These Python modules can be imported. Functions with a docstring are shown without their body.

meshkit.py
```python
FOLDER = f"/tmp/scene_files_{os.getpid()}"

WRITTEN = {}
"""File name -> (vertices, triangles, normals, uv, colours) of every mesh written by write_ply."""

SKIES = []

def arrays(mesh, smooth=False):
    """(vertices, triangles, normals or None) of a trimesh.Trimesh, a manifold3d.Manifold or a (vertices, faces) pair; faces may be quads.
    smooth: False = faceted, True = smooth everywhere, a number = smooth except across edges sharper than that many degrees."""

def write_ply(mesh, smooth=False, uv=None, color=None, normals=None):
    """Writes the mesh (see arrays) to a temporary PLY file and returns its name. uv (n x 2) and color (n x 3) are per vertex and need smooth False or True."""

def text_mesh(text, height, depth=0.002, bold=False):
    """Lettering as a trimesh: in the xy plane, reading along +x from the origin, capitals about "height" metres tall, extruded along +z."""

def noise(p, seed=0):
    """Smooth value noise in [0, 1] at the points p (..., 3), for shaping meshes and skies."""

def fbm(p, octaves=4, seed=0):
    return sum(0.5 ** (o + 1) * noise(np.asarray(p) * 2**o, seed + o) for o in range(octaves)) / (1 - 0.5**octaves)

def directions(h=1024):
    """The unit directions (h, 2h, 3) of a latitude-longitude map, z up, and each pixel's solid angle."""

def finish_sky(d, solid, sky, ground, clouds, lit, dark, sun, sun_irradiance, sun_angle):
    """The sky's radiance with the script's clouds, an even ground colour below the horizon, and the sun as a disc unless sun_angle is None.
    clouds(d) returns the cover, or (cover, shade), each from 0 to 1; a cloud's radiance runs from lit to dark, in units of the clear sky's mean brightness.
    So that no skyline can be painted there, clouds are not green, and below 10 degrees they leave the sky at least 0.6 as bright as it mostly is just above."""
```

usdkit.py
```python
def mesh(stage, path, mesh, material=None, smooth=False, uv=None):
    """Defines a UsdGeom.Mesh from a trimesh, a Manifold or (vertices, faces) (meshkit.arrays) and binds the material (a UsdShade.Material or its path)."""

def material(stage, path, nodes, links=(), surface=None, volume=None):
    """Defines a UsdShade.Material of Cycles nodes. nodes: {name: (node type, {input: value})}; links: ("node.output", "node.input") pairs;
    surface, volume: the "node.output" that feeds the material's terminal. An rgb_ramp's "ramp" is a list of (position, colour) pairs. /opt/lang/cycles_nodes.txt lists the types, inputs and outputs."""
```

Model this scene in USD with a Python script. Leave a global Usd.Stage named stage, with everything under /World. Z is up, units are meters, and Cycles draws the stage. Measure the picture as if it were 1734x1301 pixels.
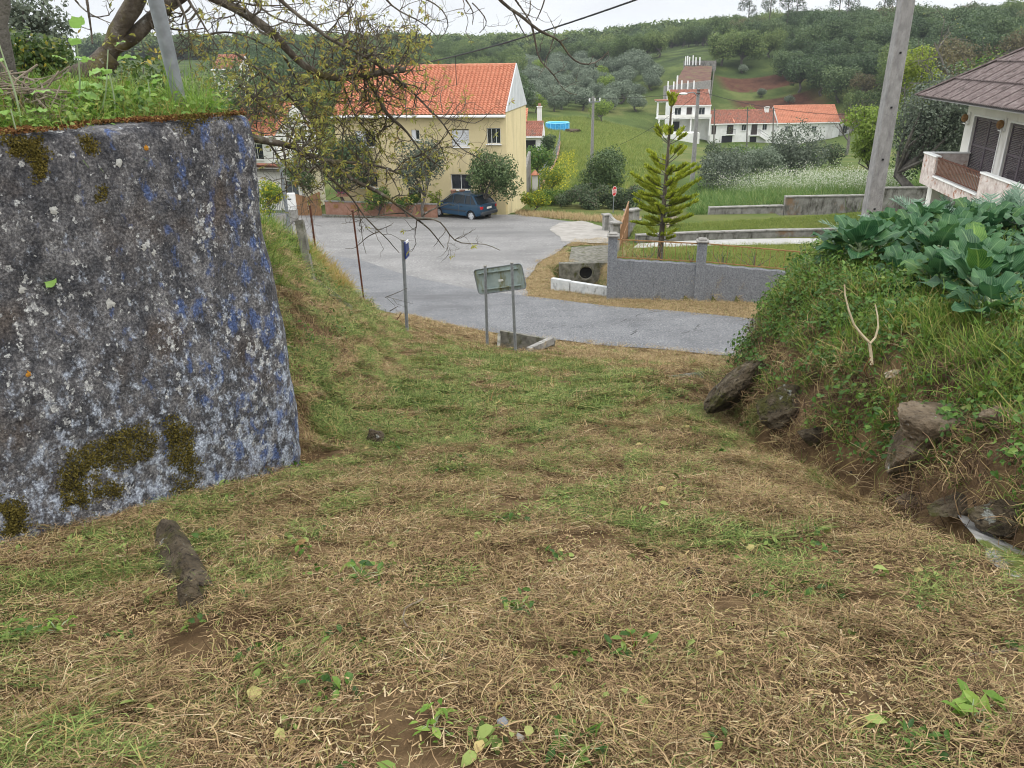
import math, random
import numpy as np, trimesh, usdkit, meshkit
from shapely.geometry import Polygon, box as sbox
from scipy.interpolate import RBFInterpolator
from pxr import Usd, UsdGeom, UsdLux, UsdShade, Gf, Sdf, Vt

stage = Usd.Stage.CreateInMemory()
UsdGeom.SetStageUpAxis(stage, 'Z'); UsdGeom.SetStageMetersPerUnit(stage, 1.0)
UsdGeom.Xform.Define(stage, '/World'); UsdGeom.Scope.Define(stage, '/World/Looks')

# ------------------------------------------------------------------ camera
PITCH, ROLL, EYE = math.radians(23.1), math.radians(1.0), np.array([0, 0, 8.6])
FPX = 1302.0
FWD = np.array([0, math.cos(PITCH), -math.sin(PITCH)])
_U0 = np.array([0, math.sin(PITCH), math.cos(PITCH)]); _R0 = np.array([1.0, 0, 0])
UP = _U0 * math.cos(ROLL) + _R0 * math.sin(ROLL)
RIGHT = _R0 * math.cos(ROLL) - _U0 * math.sin(ROLL)
cam = UsdGeom.Camera.Define(stage, '/World/camera')
cam.AddTransformOp().Set(Gf.Matrix4d(*RIGHT, 0, *UP, 0, *(-FWD), 0, *EYE, 1))
cam.CreateHorizontalApertureAttr(36.0); cam.CreateVerticalApertureAttr(27.0)
cam.CreateFocalLengthAttr(36.0 * FPX / 1734)
cam.CreateClippingRangeAttr((0.05, 20000.0))
cam.CreateExposureAttr(0.2)

# ------------------------------------------------------------------ sky and sun (overcast)
SUN_EL, SUN_AZ = math.radians(55), math.radians(118)       # azimuth = atan2(x, y) of the direction towards the sun
sky_mat = usdkit.material(stage, '/World/Looks/overcast_sky', {
    'sky': ('sky_texture', {'sky_type': 'single_scattering', 'sun_disc': False, 'sun_elevation': SUN_EL, 'sun_rotation': SUN_AZ}),
    'co': ('texture_coordinate', {}),
    'map': ('mapping', {'scale': (1.0, 1.0, 3.2)}),
    'n': ('noise_texture', {'scale': 1.7, 'detail': 6.0, 'roughness': 0.55}),
    'r': ('rgb_ramp', {'ramp': [(0.3, (5.9, 6.1, 6.4)), (0.5, (7.5, 7.65, 7.9)), (0.7, (9.2, 9.25, 9.3))]}),
    'm': ('mix_color', {'fac': 0.95, 'use_clamp': False}),
    'sx': ('separate_xyz', {}), 'cie': ('map_range', {'from_min': 0.0, 'from_max': 1.0, 'to_min': 0.94, 'to_max': 2.75, 'clamp': True}),   # an overcast sky is brighter overhead
    'ml': ('mix_color', {'blend_type': 'multiply', 'fac': 1.0, 'use_clamp': False}),
    'bg': ('background_shader', {'strength': 0.1})},
    [('co.generated', 'map.vector'), ('map.vector', 'n.vector'), ('n.fac', 'r.fac'), ('sky.color', 'm.a'), ('r.color', 'm.b'), ('co.generated', 'sx.vector'), ('sx.z', 'cie.value'), ('m.result', 'ml.a'), ('cie.result', 'ml.b'), ('ml.result', 'bg.color')],
    surface='bg.background')
sky = UsdLux.DomeLight.Define(stage, '/World/sky')
UsdShade.MaterialBindingAPI.Apply(sky.GetPrim()).Bind(sky_mat)
sky.GetPrim().SetCustomDataByKey('kind', 'structure')
sun = UsdLux.DistantLight.Define(stage, '/World/sun')
sun.CreateIntensityAttr(0.4); sun.CreateAngleAttr(12.0); sun.CreateNormalizeAttr(True); sun.CreateColorAttr(Gf.Vec3f(1.0, 0.96, 0.9))
_d = np.array([math.sin(SUN_AZ) * math.cos(SUN_EL), math.cos(SUN_AZ) * math.cos(SUN_EL), math.sin(SUN_EL)])
sun.AddTransformOp().Set(Gf.Matrix4d().SetRotate(Gf.Rotation(Gf.Vec3d(0, 0, 1), Gf.Vec3d(*_d))))

# ------------------------------------------------------------------ helpers
def W(px, py, Y):
    """World point seen at photograph pixel (px, py), at distance Y along the world's y axis (used to survey the place)."""
    d = FWD + RIGHT * ((px - 867) / FPX) - UP * ((py - 650.5) / FPX)
    return EYE + d * (Y / d[1])

def G(px, py, f, t0=1.0, t1=400.0):
    d = FWD + RIGHT * ((px - 867) / FPX) - UP * ((py - 650.5) / FPX)
    t = np.geomspace(t0, t1, 6000); p = EYE + d * t[:, None]
    below = p[:, 2] < f(p[:, 0], p[:, 1])
    return p[np.argmax(below)] if below.any() else p[-1]

def pix(p):
    v = np.asarray(p, float) - EYE; w = v @ FWD
    return np.stack([867 + FPX * (v @ RIGHT) / w, 650.5 - FPX * (v @ UP) / w], -1)

_used = {}
def numbered(parent, name):
    k = (parent, name); n = _used.get(k, -1) + 1; _used[k] = n
    return f'{parent}/{name}' if n == 0 else f'{parent}/{name}_{n:03d}'

def ppath(p): return '/World' if p is None else str(p.GetPath() if hasattr(p, 'GetPath') else p)

def tag(o, label=None, cat=None, group=None, kind=None):
    o = o.GetPrim()
    for k, v in (('label', label), ('category', cat), ('group', group), ('kind', kind)):
        if v: o.SetCustomDataByKey(k, v)
    return o

def thing(name, label, cat, loc=(0, 0, 0), rz=0.0, group=None, sc=None):
    x = UsdGeom.Xform.Define(stage, numbered('/World', name))
    x.AddTranslateOp().Set(Gf.Vec3d(*map(float, loc))); x.AddRotateZOp().Set(float(math.degrees(rz)))
    x.AddScaleOp().Set(Gf.Vec3f(*( (sc,) * 3 if np.ndim(sc) == 0 and sc is not None else (sc or (1, 1, 1)))))
    return tag(x, label, cat, group)

def dup(root, loc, rz=0.0, sc=1.0, label=None, group=None, cat=None):
    was = root.GetCustomData(); nm = root.GetName()
    base = nm[:-4] if nm[-4:-3] == '_' and nm[-3:].isdigit() else nm
    r = thing(base, label or was['label'], cat or was['category'], loc, rz, group or was.get('group'), sc)
    r.GetReferences().AddInternalReference(root.GetPath()); r.SetInstanceable(True)
    return r

def place(proto, spots, group=None, labels=None, used=None):
    """The first spot moves the prototype itself, the others are copies."""
    for i, (loc, rz, sc) in enumerate(spots):
        lab = labels[i] if labels else None
        if i == 0 and not (used is not None and proto.GetPath() in used):
            proto.GetAttribute('xformOp:translate').Set(Gf.Vec3d(*map(float, loc)))
            proto.GetAttribute('xformOp:rotateZ').Set(float(math.degrees(rz)))
            proto.GetAttribute('xformOp:scale').Set(Gf.Vec3f(*((sc,) * 3 if np.ndim(sc) == 0 else sc)))
            tag(proto, lab, None, group)
            if used is not None: used.add(proto.GetPath())
        else: dup(proto, loc, rz, sc, lab, group)

def obj(name, mesh, m, parent=None, smooth=False, label=None, cat=None, group=None, kind=None, uv=None):
    if isinstance(mesh, MB): mesh = mesh.mesh()
    g = usdkit.mesh(stage, numbered(ppath(parent), name), mesh, m, smooth, uv)
    return tag(g, label, cat, group, kind)

from scipy.sparse import coo_matrix
from scipy.sparse.csgraph import connected_components
LEAFY = set()
_um = usdkit.mesh
def _mesh_with_tone(st, path, mesh, material=None, smooth=False, uv=None):
    """usdkit.mesh, plus one random tone per separate piece (leaf, blade) for the foliage materials."""
    g = _um(st, path, mesh, material, smooth, uv)
    if material is not None and str(material.GetPath()) in LEAFY:
        f = np.array(g.GetFaceVertexIndicesAttr().Get()).reshape(-1, 3); n = len(g.GetPointsAttr().Get())
        k, lab = connected_components(coo_matrix((np.ones(2 * len(f)), (np.r_[f[:, 0], f[:, 1]], np.r_[f[:, 1], f[:, 2]])), shape=(n, n)), directed=False)
        t = np.random.default_rng(len(f)).uniform(0, 1, k).astype(np.float32)[lab]
        UsdGeom.PrimvarsAPI(g).CreatePrimvar('tone', Sdf.ValueTypeNames.FloatArray, 'vertex').Set(Vt.FloatArray.FromNumpy(t))
    return g
usdkit.mesh = _mesh_with_tone

class MB:
    """Collects pieces into one mesh."""
    def __init__(s): s.v, s.f, s.n = [], [], 0
    def add(s, v, f):
        v = np.asarray(v, float); f = np.asarray(f, int)
        if f.shape[1] == 4: f = np.vstack([f[:, [0, 1, 2]], f[:, [0, 2, 3]]])
        s.v.append(v); s.f.append(f + s.n); s.n += len(v); return s
    def tm(s, m): return s.add(m.vertices, m.faces)
    def box(s, c, size, rz=0.0, R=None, bev=0.0):
        h = np.array(size) / 2.0
        if bev > 0:
            b = min(bev, h.min() * .9); P = []
            for sx in (-1, 1):
                for sy in (-1, 1):
                    for sz in (-1, 1):
                        P += [(sx * (h[0] - b), sy * (h[1] - b), sz * h[2]), (sx * (h[0] - b), sy * h[1], sz * (h[2] - b)), (sx * h[0], sy * (h[1] - b), sz * (h[2] - b))]
            m = trimesh.convex.convex_hull(np.array(P)); v, f = m.vertices, m.faces
        else:
            m = trimesh.creation.box(2 * h); v, f = m.vertices, m.faces
        if R is None:
            cz, sz = math.cos(rz), math.sin(rz); R = np.array([[cz, -sz, 0], [sz, cz, 0], [0, 0, 1]])
        return s.add(np.asarray(v) @ np.asarray(R).T + np.asarray(c, float), f)
    def bar(s, a, b, w, h, up=(0, 0, 1)):
        a, b = np.asarray(a, float), np.asarray(b, float); d = b - a; L = np.linalg.norm(d); d = d / L
        r = np.cross(d, up); r /= max(np.linalg.norm(r), 1e-9); u = np.cross(r, d)
        return s.box((a + b) / 2, (L, w, h), R=np.stack([d, r, u], 1))
    def tube(s, path, rad, n=6, cap=True):
        path = np.asarray(path, float); rad = np.broadcast_to(np.asarray(rad, float), (len(path),))
        t = np.gradient(path, axis=0); t /= np.maximum(np.linalg.norm(t, axis=1, keepdims=True), 1e-9)
        ref = np.array([0, 0, 1.0]) if abs(t[0, 2]) < .9 else np.array([1.0, 0, 0])
        a = np.cross(t, ref); a /= np.maximum(np.linalg.norm(a, axis=1, keepdims=True), 1e-6); b = np.cross(t, a)
        th = np.arange(n) / n * 2 * math.pi
        v = path[:, None] + (a[:, None] * np.cos(th)[None, :, None] + b[:, None] * np.sin(th)[None, :, None]) * rad[:, None, None]
        k = len(path); i = np.arange(k - 1)[:, None] * n + np.arange(n)[None]; j = np.arange(k - 1)[:, None] * n + (np.arange(n)[None] + 1) % n
        f = np.stack([i, j, j + n, i + n], -1).reshape(-1, 4); v = v.reshape(-1, 3)
        s.add(v, f)
        if cap:
            o = s.n - len(v)
            for base, fl in ((0, 1), ((k - 1) * n, -1)):
                idx = [base + q for q in range(n)]
                tri = [(idx[0], idx[q], idx[q + 1]) if fl < 0 else (idx[0], idx[q + 1], idx[q]) for q in range(1, n - 1)]
                s.f.append(np.array(tri) + o)
        return s
    def grid(s, P):
        a, b = P.shape[:2]; i = np.arange(a - 1)[:, None] * b + np.arange(b - 1)[None]
        return s.add(P.reshape(-1, 3), np.stack([i, i + b, i + b + 1, i + 1], -1).reshape(-1, 4))
    def poly(s, pts, z0, z1):
        m = trimesh.creation.extrude_polygon(Polygon(pts) if not hasattr(pts, 'exterior') else pts, z1 - z0, engine='earcut'); return s.add(np.asarray(m.vertices) + [0, 0, z0], m.faces)
    def mesh(s): return np.vstack(s.v), np.vstack(s.f)

def rotz(a): return np.array([[math.cos(a), -math.sin(a), 0], [math.sin(a), math.cos(a), 0], [0, 0, 1]])

def rock(size, seed, sub=3, rough=.35, flat=None):
    m = trimesh.creation.icosphere(sub + 1, 1.0); v = np.array(m.vertices)
    rng = np.random.default_rng(seed)
    for _ in range(13):                                  # planar cuts give broken faces
        n = rng.normal(size=3); n /= np.linalg.norm(n); d = rng.uniform(.42, .9); k = v @ n - d; v = v - np.maximum(k, 0)[:, None] * n * .92
    v *= (1 + rough * (meshkit.fbm(v * 1.7 + seed, 4, seed) - .5) + .16 * (meshkit.fbm(v * 6 + seed, 3, seed + 3) - .5))[:, None]
    return v * np.array(size), np.array(m.faces)

# ------------------------------------------------------------------ materials
def noisy(name, ramp, scale=6.0, rough=.85, bump=.3, bscale=None, stretch=(1, 1, 1), detail=6, island=0.0, spec=.3, bdist=.02, extra=None):
    """Noise in world (object) space through a colour ramp, with fine relief. extra = (ramp colour, scale, lo, hi) blotches over it."""
    n = {'g': ('geometry', {}), 'm': ('mapping', {'scale': stretch}), 'n': ('noise_texture', {'scale': scale, 'detail': float(detail), 'roughness': .62}),
         'r': ('rgb_ramp', {'ramp': ramp}), 'b': ('noise_texture', {'scale': bscale or scale * 6, 'detail': 5.0, 'roughness': .6}),
         'bp': ('bump', {'strength': bump, 'distance': bdist}), 'p': ('principled_bsdf', {'roughness': rough, 'specular_ior_level': spec})}
    l = [('g.position', 'm.vector'), ('m.vector', 'n.vector'), ('g.position', 'b.vector'), ('b.fac', 'bp.height'), ('bp.normal', 'p.normal')]
    if island:
        n['a'] = ('math', {'math_type': 'multiply_add', 'value2': island, 'value3': -island / 2}); n['s'] = ('math', {'math_type': 'add'})
        l += [('g.random_per_island', 'a.value1'), ('n.fac', 's.value1'), ('a.value', 's.value2'), ('s.value', 'r.fac')]
    else: l += [('n.fac', 'r.fac')]
    src = 'r.color'
    for q, (col, sc, lo, hi, st) in enumerate(extra or []):
        n[f'em{q}'] = ('mapping', {'scale': st, 'location': (q * 3.7, q * 1.9, 0)}); n[f'en{q}'] = ('noise_texture', {'scale': sc, 'detail': 6.0, 'roughness': .65})
        n[f'er{q}'] = ('rgb_ramp', {'ramp': [(lo, (0, 0, 0)), (hi, (1, 1, 1))]}); n[f'ex{q}'] = ('mix_color', {'b': col})
        l += [('g.position', f'em{q}.vector'), (f'em{q}.vector', f'en{q}.vector'), (f'en{q}.fac', f'er{q}.fac'), (f'er{q}.color', f'ex{q}.fac'), (src, f'ex{q}.a')]
        src = f'ex{q}.result'
    l += [(src, 'p.base_color')]
    return usdkit.material(stage, '/World/Looks/' + name, n, l, surface='p.BSDF')

def leafy(name, ramp, rough=.55, trans=.3, big=.35, bscale=.6, spec=.3, inst=0.0):
    LEAFY.add('/World/Looks/' + name)
    """Foliage: every leaf its own tone (random per island), clumps vary a little with place, some light passes through."""
    n = {'g': ('geometry', {}), 'at': ('attribute', {'attribute': 'tone'}), 'n': ('noise_texture', {'scale': bscale, 'detail': 2.0}), 'a': ('math', {'math_type': 'multiply_add', 'value2': big, 'value3': -big / 2}),
         's': ('math', {'math_type': 'multiply_add', 'value2': 1.0 - inst}), 'r': ('rgb_ramp', {'ramp': ramp}), 'p': ('principled_bsdf', {'roughness': rough, 'specular_ior_level': spec}),
         't': ('translucent_bsdf', {}), 'm': ('mix_closure', {'fac': trans})}
    l = [('g.position', 'n.vector'), ('n.fac', 'a.value1'), ('at.fac', 's.value1'), ('a.value', 's.value3'),
         ('r.color', 'p.base_color'), ('r.color', 't.color'), ('p.BSDF', 'm.closure1'), ('t.BSDF', 'm.closure2')]
    if inst:
        n['o'] = ('object_info', {}); n['oi'] = ('math', {'math_type': 'multiply_add', 'value2': inst})
        l += [('o.random', 'oi.value1'), ('s.value', 'oi.value3'), ('oi.value', 'r.fac')]
    else: l += [('s.value', 'r.fac')]
    return usdkit.material(stage, '/World/Looks/' + name, n, l, surface='m.closure')

def plain(name, col, rough=.6, metal=0.0, spec=.4, var=.12, scale=8.0):
    c = np.array(col, float)
    return noisy(name, [(.3, c * (1 - var)), (.7, np.minimum(c * (1 + var), 1))], scale, rough, .1, spec=spec) if not metal else usdkit.material(stage, '/World/Looks/' + name, {
        'g': ('geometry', {}), 'n': ('noise_texture', {'scale': scale, 'detail': 5.0}), 'r': ('rgb_ramp', {'ramp': [(.3, c * (1 - var)), (.7, np.minimum(c * (1 + var), 1))]}),
        'p': ('principled_bsdf', {'roughness': rough, 'metallic': metal})}, [('g.position', 'n.vector'), ('n.fac', 'r.fac'), ('r.color', 'p.base_color')], surface='p.BSDF')

def glass(name, tint=(.02, .025, .03), rough=.05):
    return usdkit.material(stage, '/World/Looks/' + name, {'t': ('transparent_bsdf', {'color': (.55, .58, .6)}), 'g': ('glossy_bsdf', {'roughness': rough, 'color': (.9, .9, .9)}), 'd': ('diffuse_bsdf', {'color': tint}),
        'f': ('fresnel', {'IOR': 1.5}), 'a': ('mix_closure', {'fac': .5}), 'm': ('mix_closure', {})}, [('t.BSDF', 'a.closure1'), ('d.BSDF', 'a.closure2'), ('f.fac', 'm.fac'), ('a.closure', 'm.closure1'), ('g.BSDF', 'm.closure2')], surface='m.closure')

M = {}
M['earth'] = noisy('earth', [(.3, (.035, .026, .016)), (.5, (.075, .055, .032)), (.7, (.12, .092, .055))], 5, .95, .8, 40, island=0, bdist=.03)
M['dark_earth'] = noisy('dark_earth', [(.3, (.012, .009, .006)), (.7, (.05, .036, .022))], 8, .95, .8, 30)
M['asphalt_lane'] = noisy('asphalt_lane', [(.3, (.105, .108, .113)), (.5, (.14, .143, .148)), (.7, (.175, .178, .182))], 1.1, .85, .5, 90, extra=[((.29, .29, .285), 26, .54, .62, (1, 1, 1)), ((.055, .057, .06), 24, .54, .63, (1.1, 1, 1)), ((.09, .09, .093), .5, .52, .7, (.25, 1, 1))], bdist=.01)
M['asphalt_lot'] = noisy('asphalt_lot', [(.3, (.15, .147, .143)), (.5, (.19, .186, .18)), (.7, (.23, .225, .218))], .6, .9, .5, 70, extra=[((.36, .35, .33), 16, .55, .64, (1, 1, 1)), ((.10, .099, .097), 14, .55, .66, (1.1, 1, 1)), ((.13, .128, .124), .35, .5, .72, (.3, 1, 1))], bdist=.01)
M['straw'] = leafy('straw', [(.0, (.035, .02, .009)), (.25, (.14, .088, .045)), (.46, (.32, .215, .115)), (.68, (.50, .36, .195)), (.80, (.29, .23, .09)), (.91, (.17, .21, .055)), (1, (.62, .49, .31))], .8, .15, .3, 1.6, .15)
M['dry_straw'] = leafy('dry_straw', [(0, (.19, .135, .07)), (.5, (.40, .295, .155)), (.85, (.54, .42, .25)), (1, (.27, .28, .09))], .8, .15, .2, 1.2, .15)
M['clippings'] = leafy('clippings', [(0, (.035, .055, .012)), (.3, (.105, .155, .036)), (.55, (.18, .245, .062)), (.78, (.27, .33, .10)), (.9, (.42, .34, .14)), (1, (.26, .16, .065))], .7, .2, .35, 1.4, .2)
M['grass'] = leafy('grass', [(0, (.045, .085, .010)), (.4, (.105, .19, .022)), (.7, (.175, .275, .036)), (.85, (.25, .29, .06)), (1, (.38, .29, .11))], .55, .3, .4, .8)
M['lawn_grass'] = leafy('lawn_grass', [(0, (.075, .125, .018)), (.5, (.155, .215, .036)), (1, (.29, .29, .08))], .6, .3, .6, .25)
M['tall_grass'] = leafy('tall_grass', [(0, (.055, .115, .024)), (.5, (.10, .18, .04)), (.85, (.17, .25, .065)), (1, (.26, .28, .10))], .55, .3, .4, .5)
M['yellow_grass'] = leafy('yellow_grass', [(0, (.2, .14, .04)), (.4, (.34, .24, .07)), (.7, (.42, .31, .11)), (1, (.2, .22, .06))], .7, .3, .3, 1.0)
M['weed'] = leafy('weed', [(0, (.025, .065, .010)), (.5, (.065, .14, .02)), (.8, (.125, .21, .035)), (.93, (.18, .24, .05)), (1, (.17, .18, .045))], .5, .25, .4, .9)
M['fresh_weed'] = leafy('fresh_weed', [(0, (.085, .17, .02)), (.5, (.15, .26, .036)), (1, (.25, .35, .075))], .5, .35, .3, 1.0)
M['moss'] = leafy('moss', [(0, (.035, .03, .008)), (.5, (.085, .07, .018)), (1, (.16, .13, .034))], .95, .05, .6, 9, .05)
M['rust_moss'] = leafy('rust_moss', [(0, (.06, .028, .012)), (.5, (.13, .062, .026)), (.8, (.2, .10, .04)), (1, (.17, .14, .04))], .95, .05, .6, 5, .05)
M['bark'] = noisy('bark', [(.3, (.034, .027, .02)), (.5, (.085, .07, .052)), (.7, (.18, .16, .13))], 9, .95, .9, 40, (1, 1, .35), extra=[((.11, .095, .02), 3, .55, .68, (1, 1, 1)), ((.27, .27, .245), 14, .6, .68, (1, 1, 1))])
M['bark_grey'] = noisy('bark_grey', [(.3, (.05, .045, .04)), (.7, (.16, .145, .125))], 6, .95, .9, 30, (1, 1, .4))
M['dead_wood'] = noisy('dead_wood', [(.3, (.1, .078, .055)), (.7, (.27, .225, .17))], 12, .9, .5)
M['stone'] = noisy('stone', [(.3, (.06, .045, .028)), (.5, (.14, .105, .068)), (.7, (.23, .185, .13))], 5, .92, .9, 22, extra=[((.35, .35, .33), 9, .62, .68, (1, 1, 1)), ((.05, .04, .012), 5, .55, .65, (1, 1, 1)), ((.05, .035, .022), 30, .55, .66, (1, 1, 1))], bdist=.05)
M['stone_moss'] = noisy('stone_moss', [(.3, (.032, .024, .014)), (.5, (.085, .065, .04)), (.7, (.16, .13, .085))], 9, .97, 1.0, 30, extra=[((.06, .058, .014), 5, .5, .6, (1, 1, 1)), ((.3, .31, .28), 9, .63, .69, (1, 1, 1)), ((.02, .015, .01), 34, .54, .64, (1, 1, 1))], bdist=.05)
M['concrete'] = noisy('concrete', [(.3, (.17, .165, .15)), (.5, (.25, .24, .22)), (.7, (.34, .33, .3))], 5, .9, .5, 50, extra=[((.08, .075, .06), 4, .56, .7, (1, 1, .4))])
M['concrete_old'] = noisy('concrete_old', [(.3, (.075, .072, .058)), (.5, (.15, .145, .12)), (.7, (.24, .23, .19))], 6, .95, .7, 40, extra=[((.06, .062, .02), 4, .52, .66, (1, 1, .5))])
M['concrete_pole'] = noisy('concrete_pole', [(.3, (.17, .165, .16)), (.7, (.30, .295, .28))], 14, .9, .7, 60, (1, 1, .4), extra=[((.10, .095, .09), 30, .62, .72, (1, 1, 1))])
M['render_grey'] = noisy('render_grey', [(.3, (.12, .13, .145)), (.5, (.2, .21, .225)), (.7, (.31, .32, .33))], 26, .95, .9, 80, extra=[((.06, .06, .062), 38, .55, .66, (1, 1, 1)), ((.055, .052, .05), 1.4, .58, .75, (1, 1, .3))])
M['wall_old'] = noisy('wall_old', [(.3, (.13, .125, .11)), (.7, (.29, .28, .26))], 4, .95, .6, 40, extra=[((.06, .055, .045), 3, .5, .64, (1, 1, .3)), ((.2, .13, .08), 1.2, .58, .7, (1, 1, 1))])
M['white_kerb'] = noisy('white_kerb', [(.3, (.38, .4, .4)), (.7, (.55, .56, .55))], 6, .85, .3, extra=[((.14, .14, .13), 6, .57, .7, (1, 1, .4))])
M['galvanised'] = plain('galvanised', (.19, .205, .215), .45, .35, var=.2, scale=20)
M['sign_back'] = noisy('sign_back', [(.3, (.20, .25, .24)), (.7, (.30, .36, .34))], 4, .55, .05, extra=[((.13, .13, .055), 7, .5, .66, (1, 1, .25))], spec=.5)
M['rust'] = noisy('rust', [(.3, (.055, .02, .012)), (.7, (.13, .05, .028))], 20, .9, .5)
M['rust_paint'] = noisy('rust_paint', [(.3, (.17, .085, .032)), (.7, (.33, .19, .075))], 12, .75, .2)
M['gate_paint'] = noisy('gate_paint', [(.3, (.2, .105, .05)), (.7, (.3, .17, .085))], 6, .7, .2)
M['blue'] = plain('sign_blue', (.012, .025, .11), .4)
M['white'] = plain('white_paint', (.74, .74, .72), .6, var=.05)
M['black'] = plain('black', (.012, .012, .013), .6)
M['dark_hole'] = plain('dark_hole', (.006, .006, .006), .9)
# ------------------------------------------------------------------ terrain
def ss(x, a, b):
    t = np.clip((np.asarray(x, float) - a) / (b - a), 0, 1); return t * t * (3 - 2 * t)
_py = [-8, 0, 1.3, 5, 10, 13, 15, 16.5, 18, 19, 22]; _pz = [9.8, 7.45, 7.07, 5.97, 4.5, 3.55, 2.87, 2.42, 2.13, 2.04, 1.8]
def lot(x, y): return 2.1 - .072 * (y - 18)
def yroad(x): return np.interp(x, [-30, -6, -2.71, -1.66, -.39, 1.09, 3.26, 5.02, 9, 14, 30], [36, 22.6, 20.39, 19.54, 18.62, 17.91, 17.01, 16.28, 14.6, 12.4, 5])
def yfar(x): return np.interp(x, [-30, -5.97, -3.4, -1.23, .65, 3.17, 5.49, 6.74, 14, 30], [48, 30.2, 26.35, 24.19, 22.9, 21.36, 20.34, 19.65, 16.4, 9.4])
_ctl = [(-15, 55, -.6), (0, 53, -.9), (-15, 40, .5), (0, 40, .5), (-10, 30, 1.24), (0, 30, 1.24), (5, 30, 1.24), (-6, 24, 1.6), (6, 24, 1.65), (-12, 48, -.1), (-3, 46, .1), (4, 46, .05), (-22, 40, 1.0), (-25, 60, -.6),
        (-40, 100, 1), (-60, 150, 3), (-60, 250, 8), (-20, 100, -.5), (-20, 150, -.5), (-20, 200, 2), (-20, 260, 5), (3.6, 120, -1.2), (7.5, 120, -1.8), (15.4, 150, -2.2), (8.5, 52, -.35), (9, 90, -1.1), (12, 60, -.75),
        (20, 200, .6), (25, 250, 4.6), (30, 310, 7), (38, 150, -7.2), (54, 150, -7.4), (66, 152, -6), (28, 148, -5.6), (25, 110, -3.2), (45, 110, -5), (40, 160, -4.5), (52, 185, 1.0), (63, 200, 5.7), (70, 225, 10.8), (42, 185, 3.5), (46, 205, 7.5),
        (80, 300, 12), (0, 310, 7), (-60, 330, 9), (-120, 200, 6), (-200, 300, 10), (69, 150, 1.2), (82, 180, 7), (92, 225, 11.5), (110, 150, 8), (120, 80, 5), (16.4, 40, 1.5), (26, 60, -.9), (14, 45, .6), (9, 45, .15), (18, 29, 1.7), (26, 26, 2.2), (32, 40, 1.6), (60, 60, .5),
        (14, 24, 1.75), (20, 18, 2.6), (30, 10, 4), (12, 16, 2.2), (-14, 24, 2.4), (-12, 18, 4.5), (-25, 20, 4.5), (-30, 5, 7), (30, -5, 8), (0, 500, 10), (150, 500, 14), (-300, 500, 9), (300, 400, 15), (-400, 100, 9), (300, 100, 9), (0, 700, 9), (150, 900, 13), (300, 900, 13), (-200, 900, 9), (-500, 900, 10), (600, 900, 12), (0, 1400, 8), (-700, 1400, 8), (800, 1400, 8), (50, 920, 15), (-40, 900, 10.5)]
_ctl = np.array(_ctl, float)
_wk = lambda a: np.stack([np.sign(a[:, 0]) * np.abs(a[:, 0]) ** .6, np.maximum(a[:, 1] + 20, 1) ** .6], 1)     # denser near the viewer
_rbf = RBFInterpolator(_wk(_ctl), _ctl[:, 2], kernel='linear')
LOT = Polygon([(-30, 47), (-10, 28), (-6, 22.8), (-2.7, 20.0), (3, 16.8), (14, 12), (14, 17), (7, 19.4), (3, 21.1), (.4, 23.2), (.3, 25), (1.1, 29), (3.3, 34.5), (4.6, 36), (3.9, 41), (.9, 45), (-10, 46.8), (-24, 52)])
GARD = Polygon([(3.2, 22.65), (8.9, 21.35), (14, 20.2), (19, 26), (17, 36), (6.3, 36.6), (4.4, 30)])
import shapely
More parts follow.
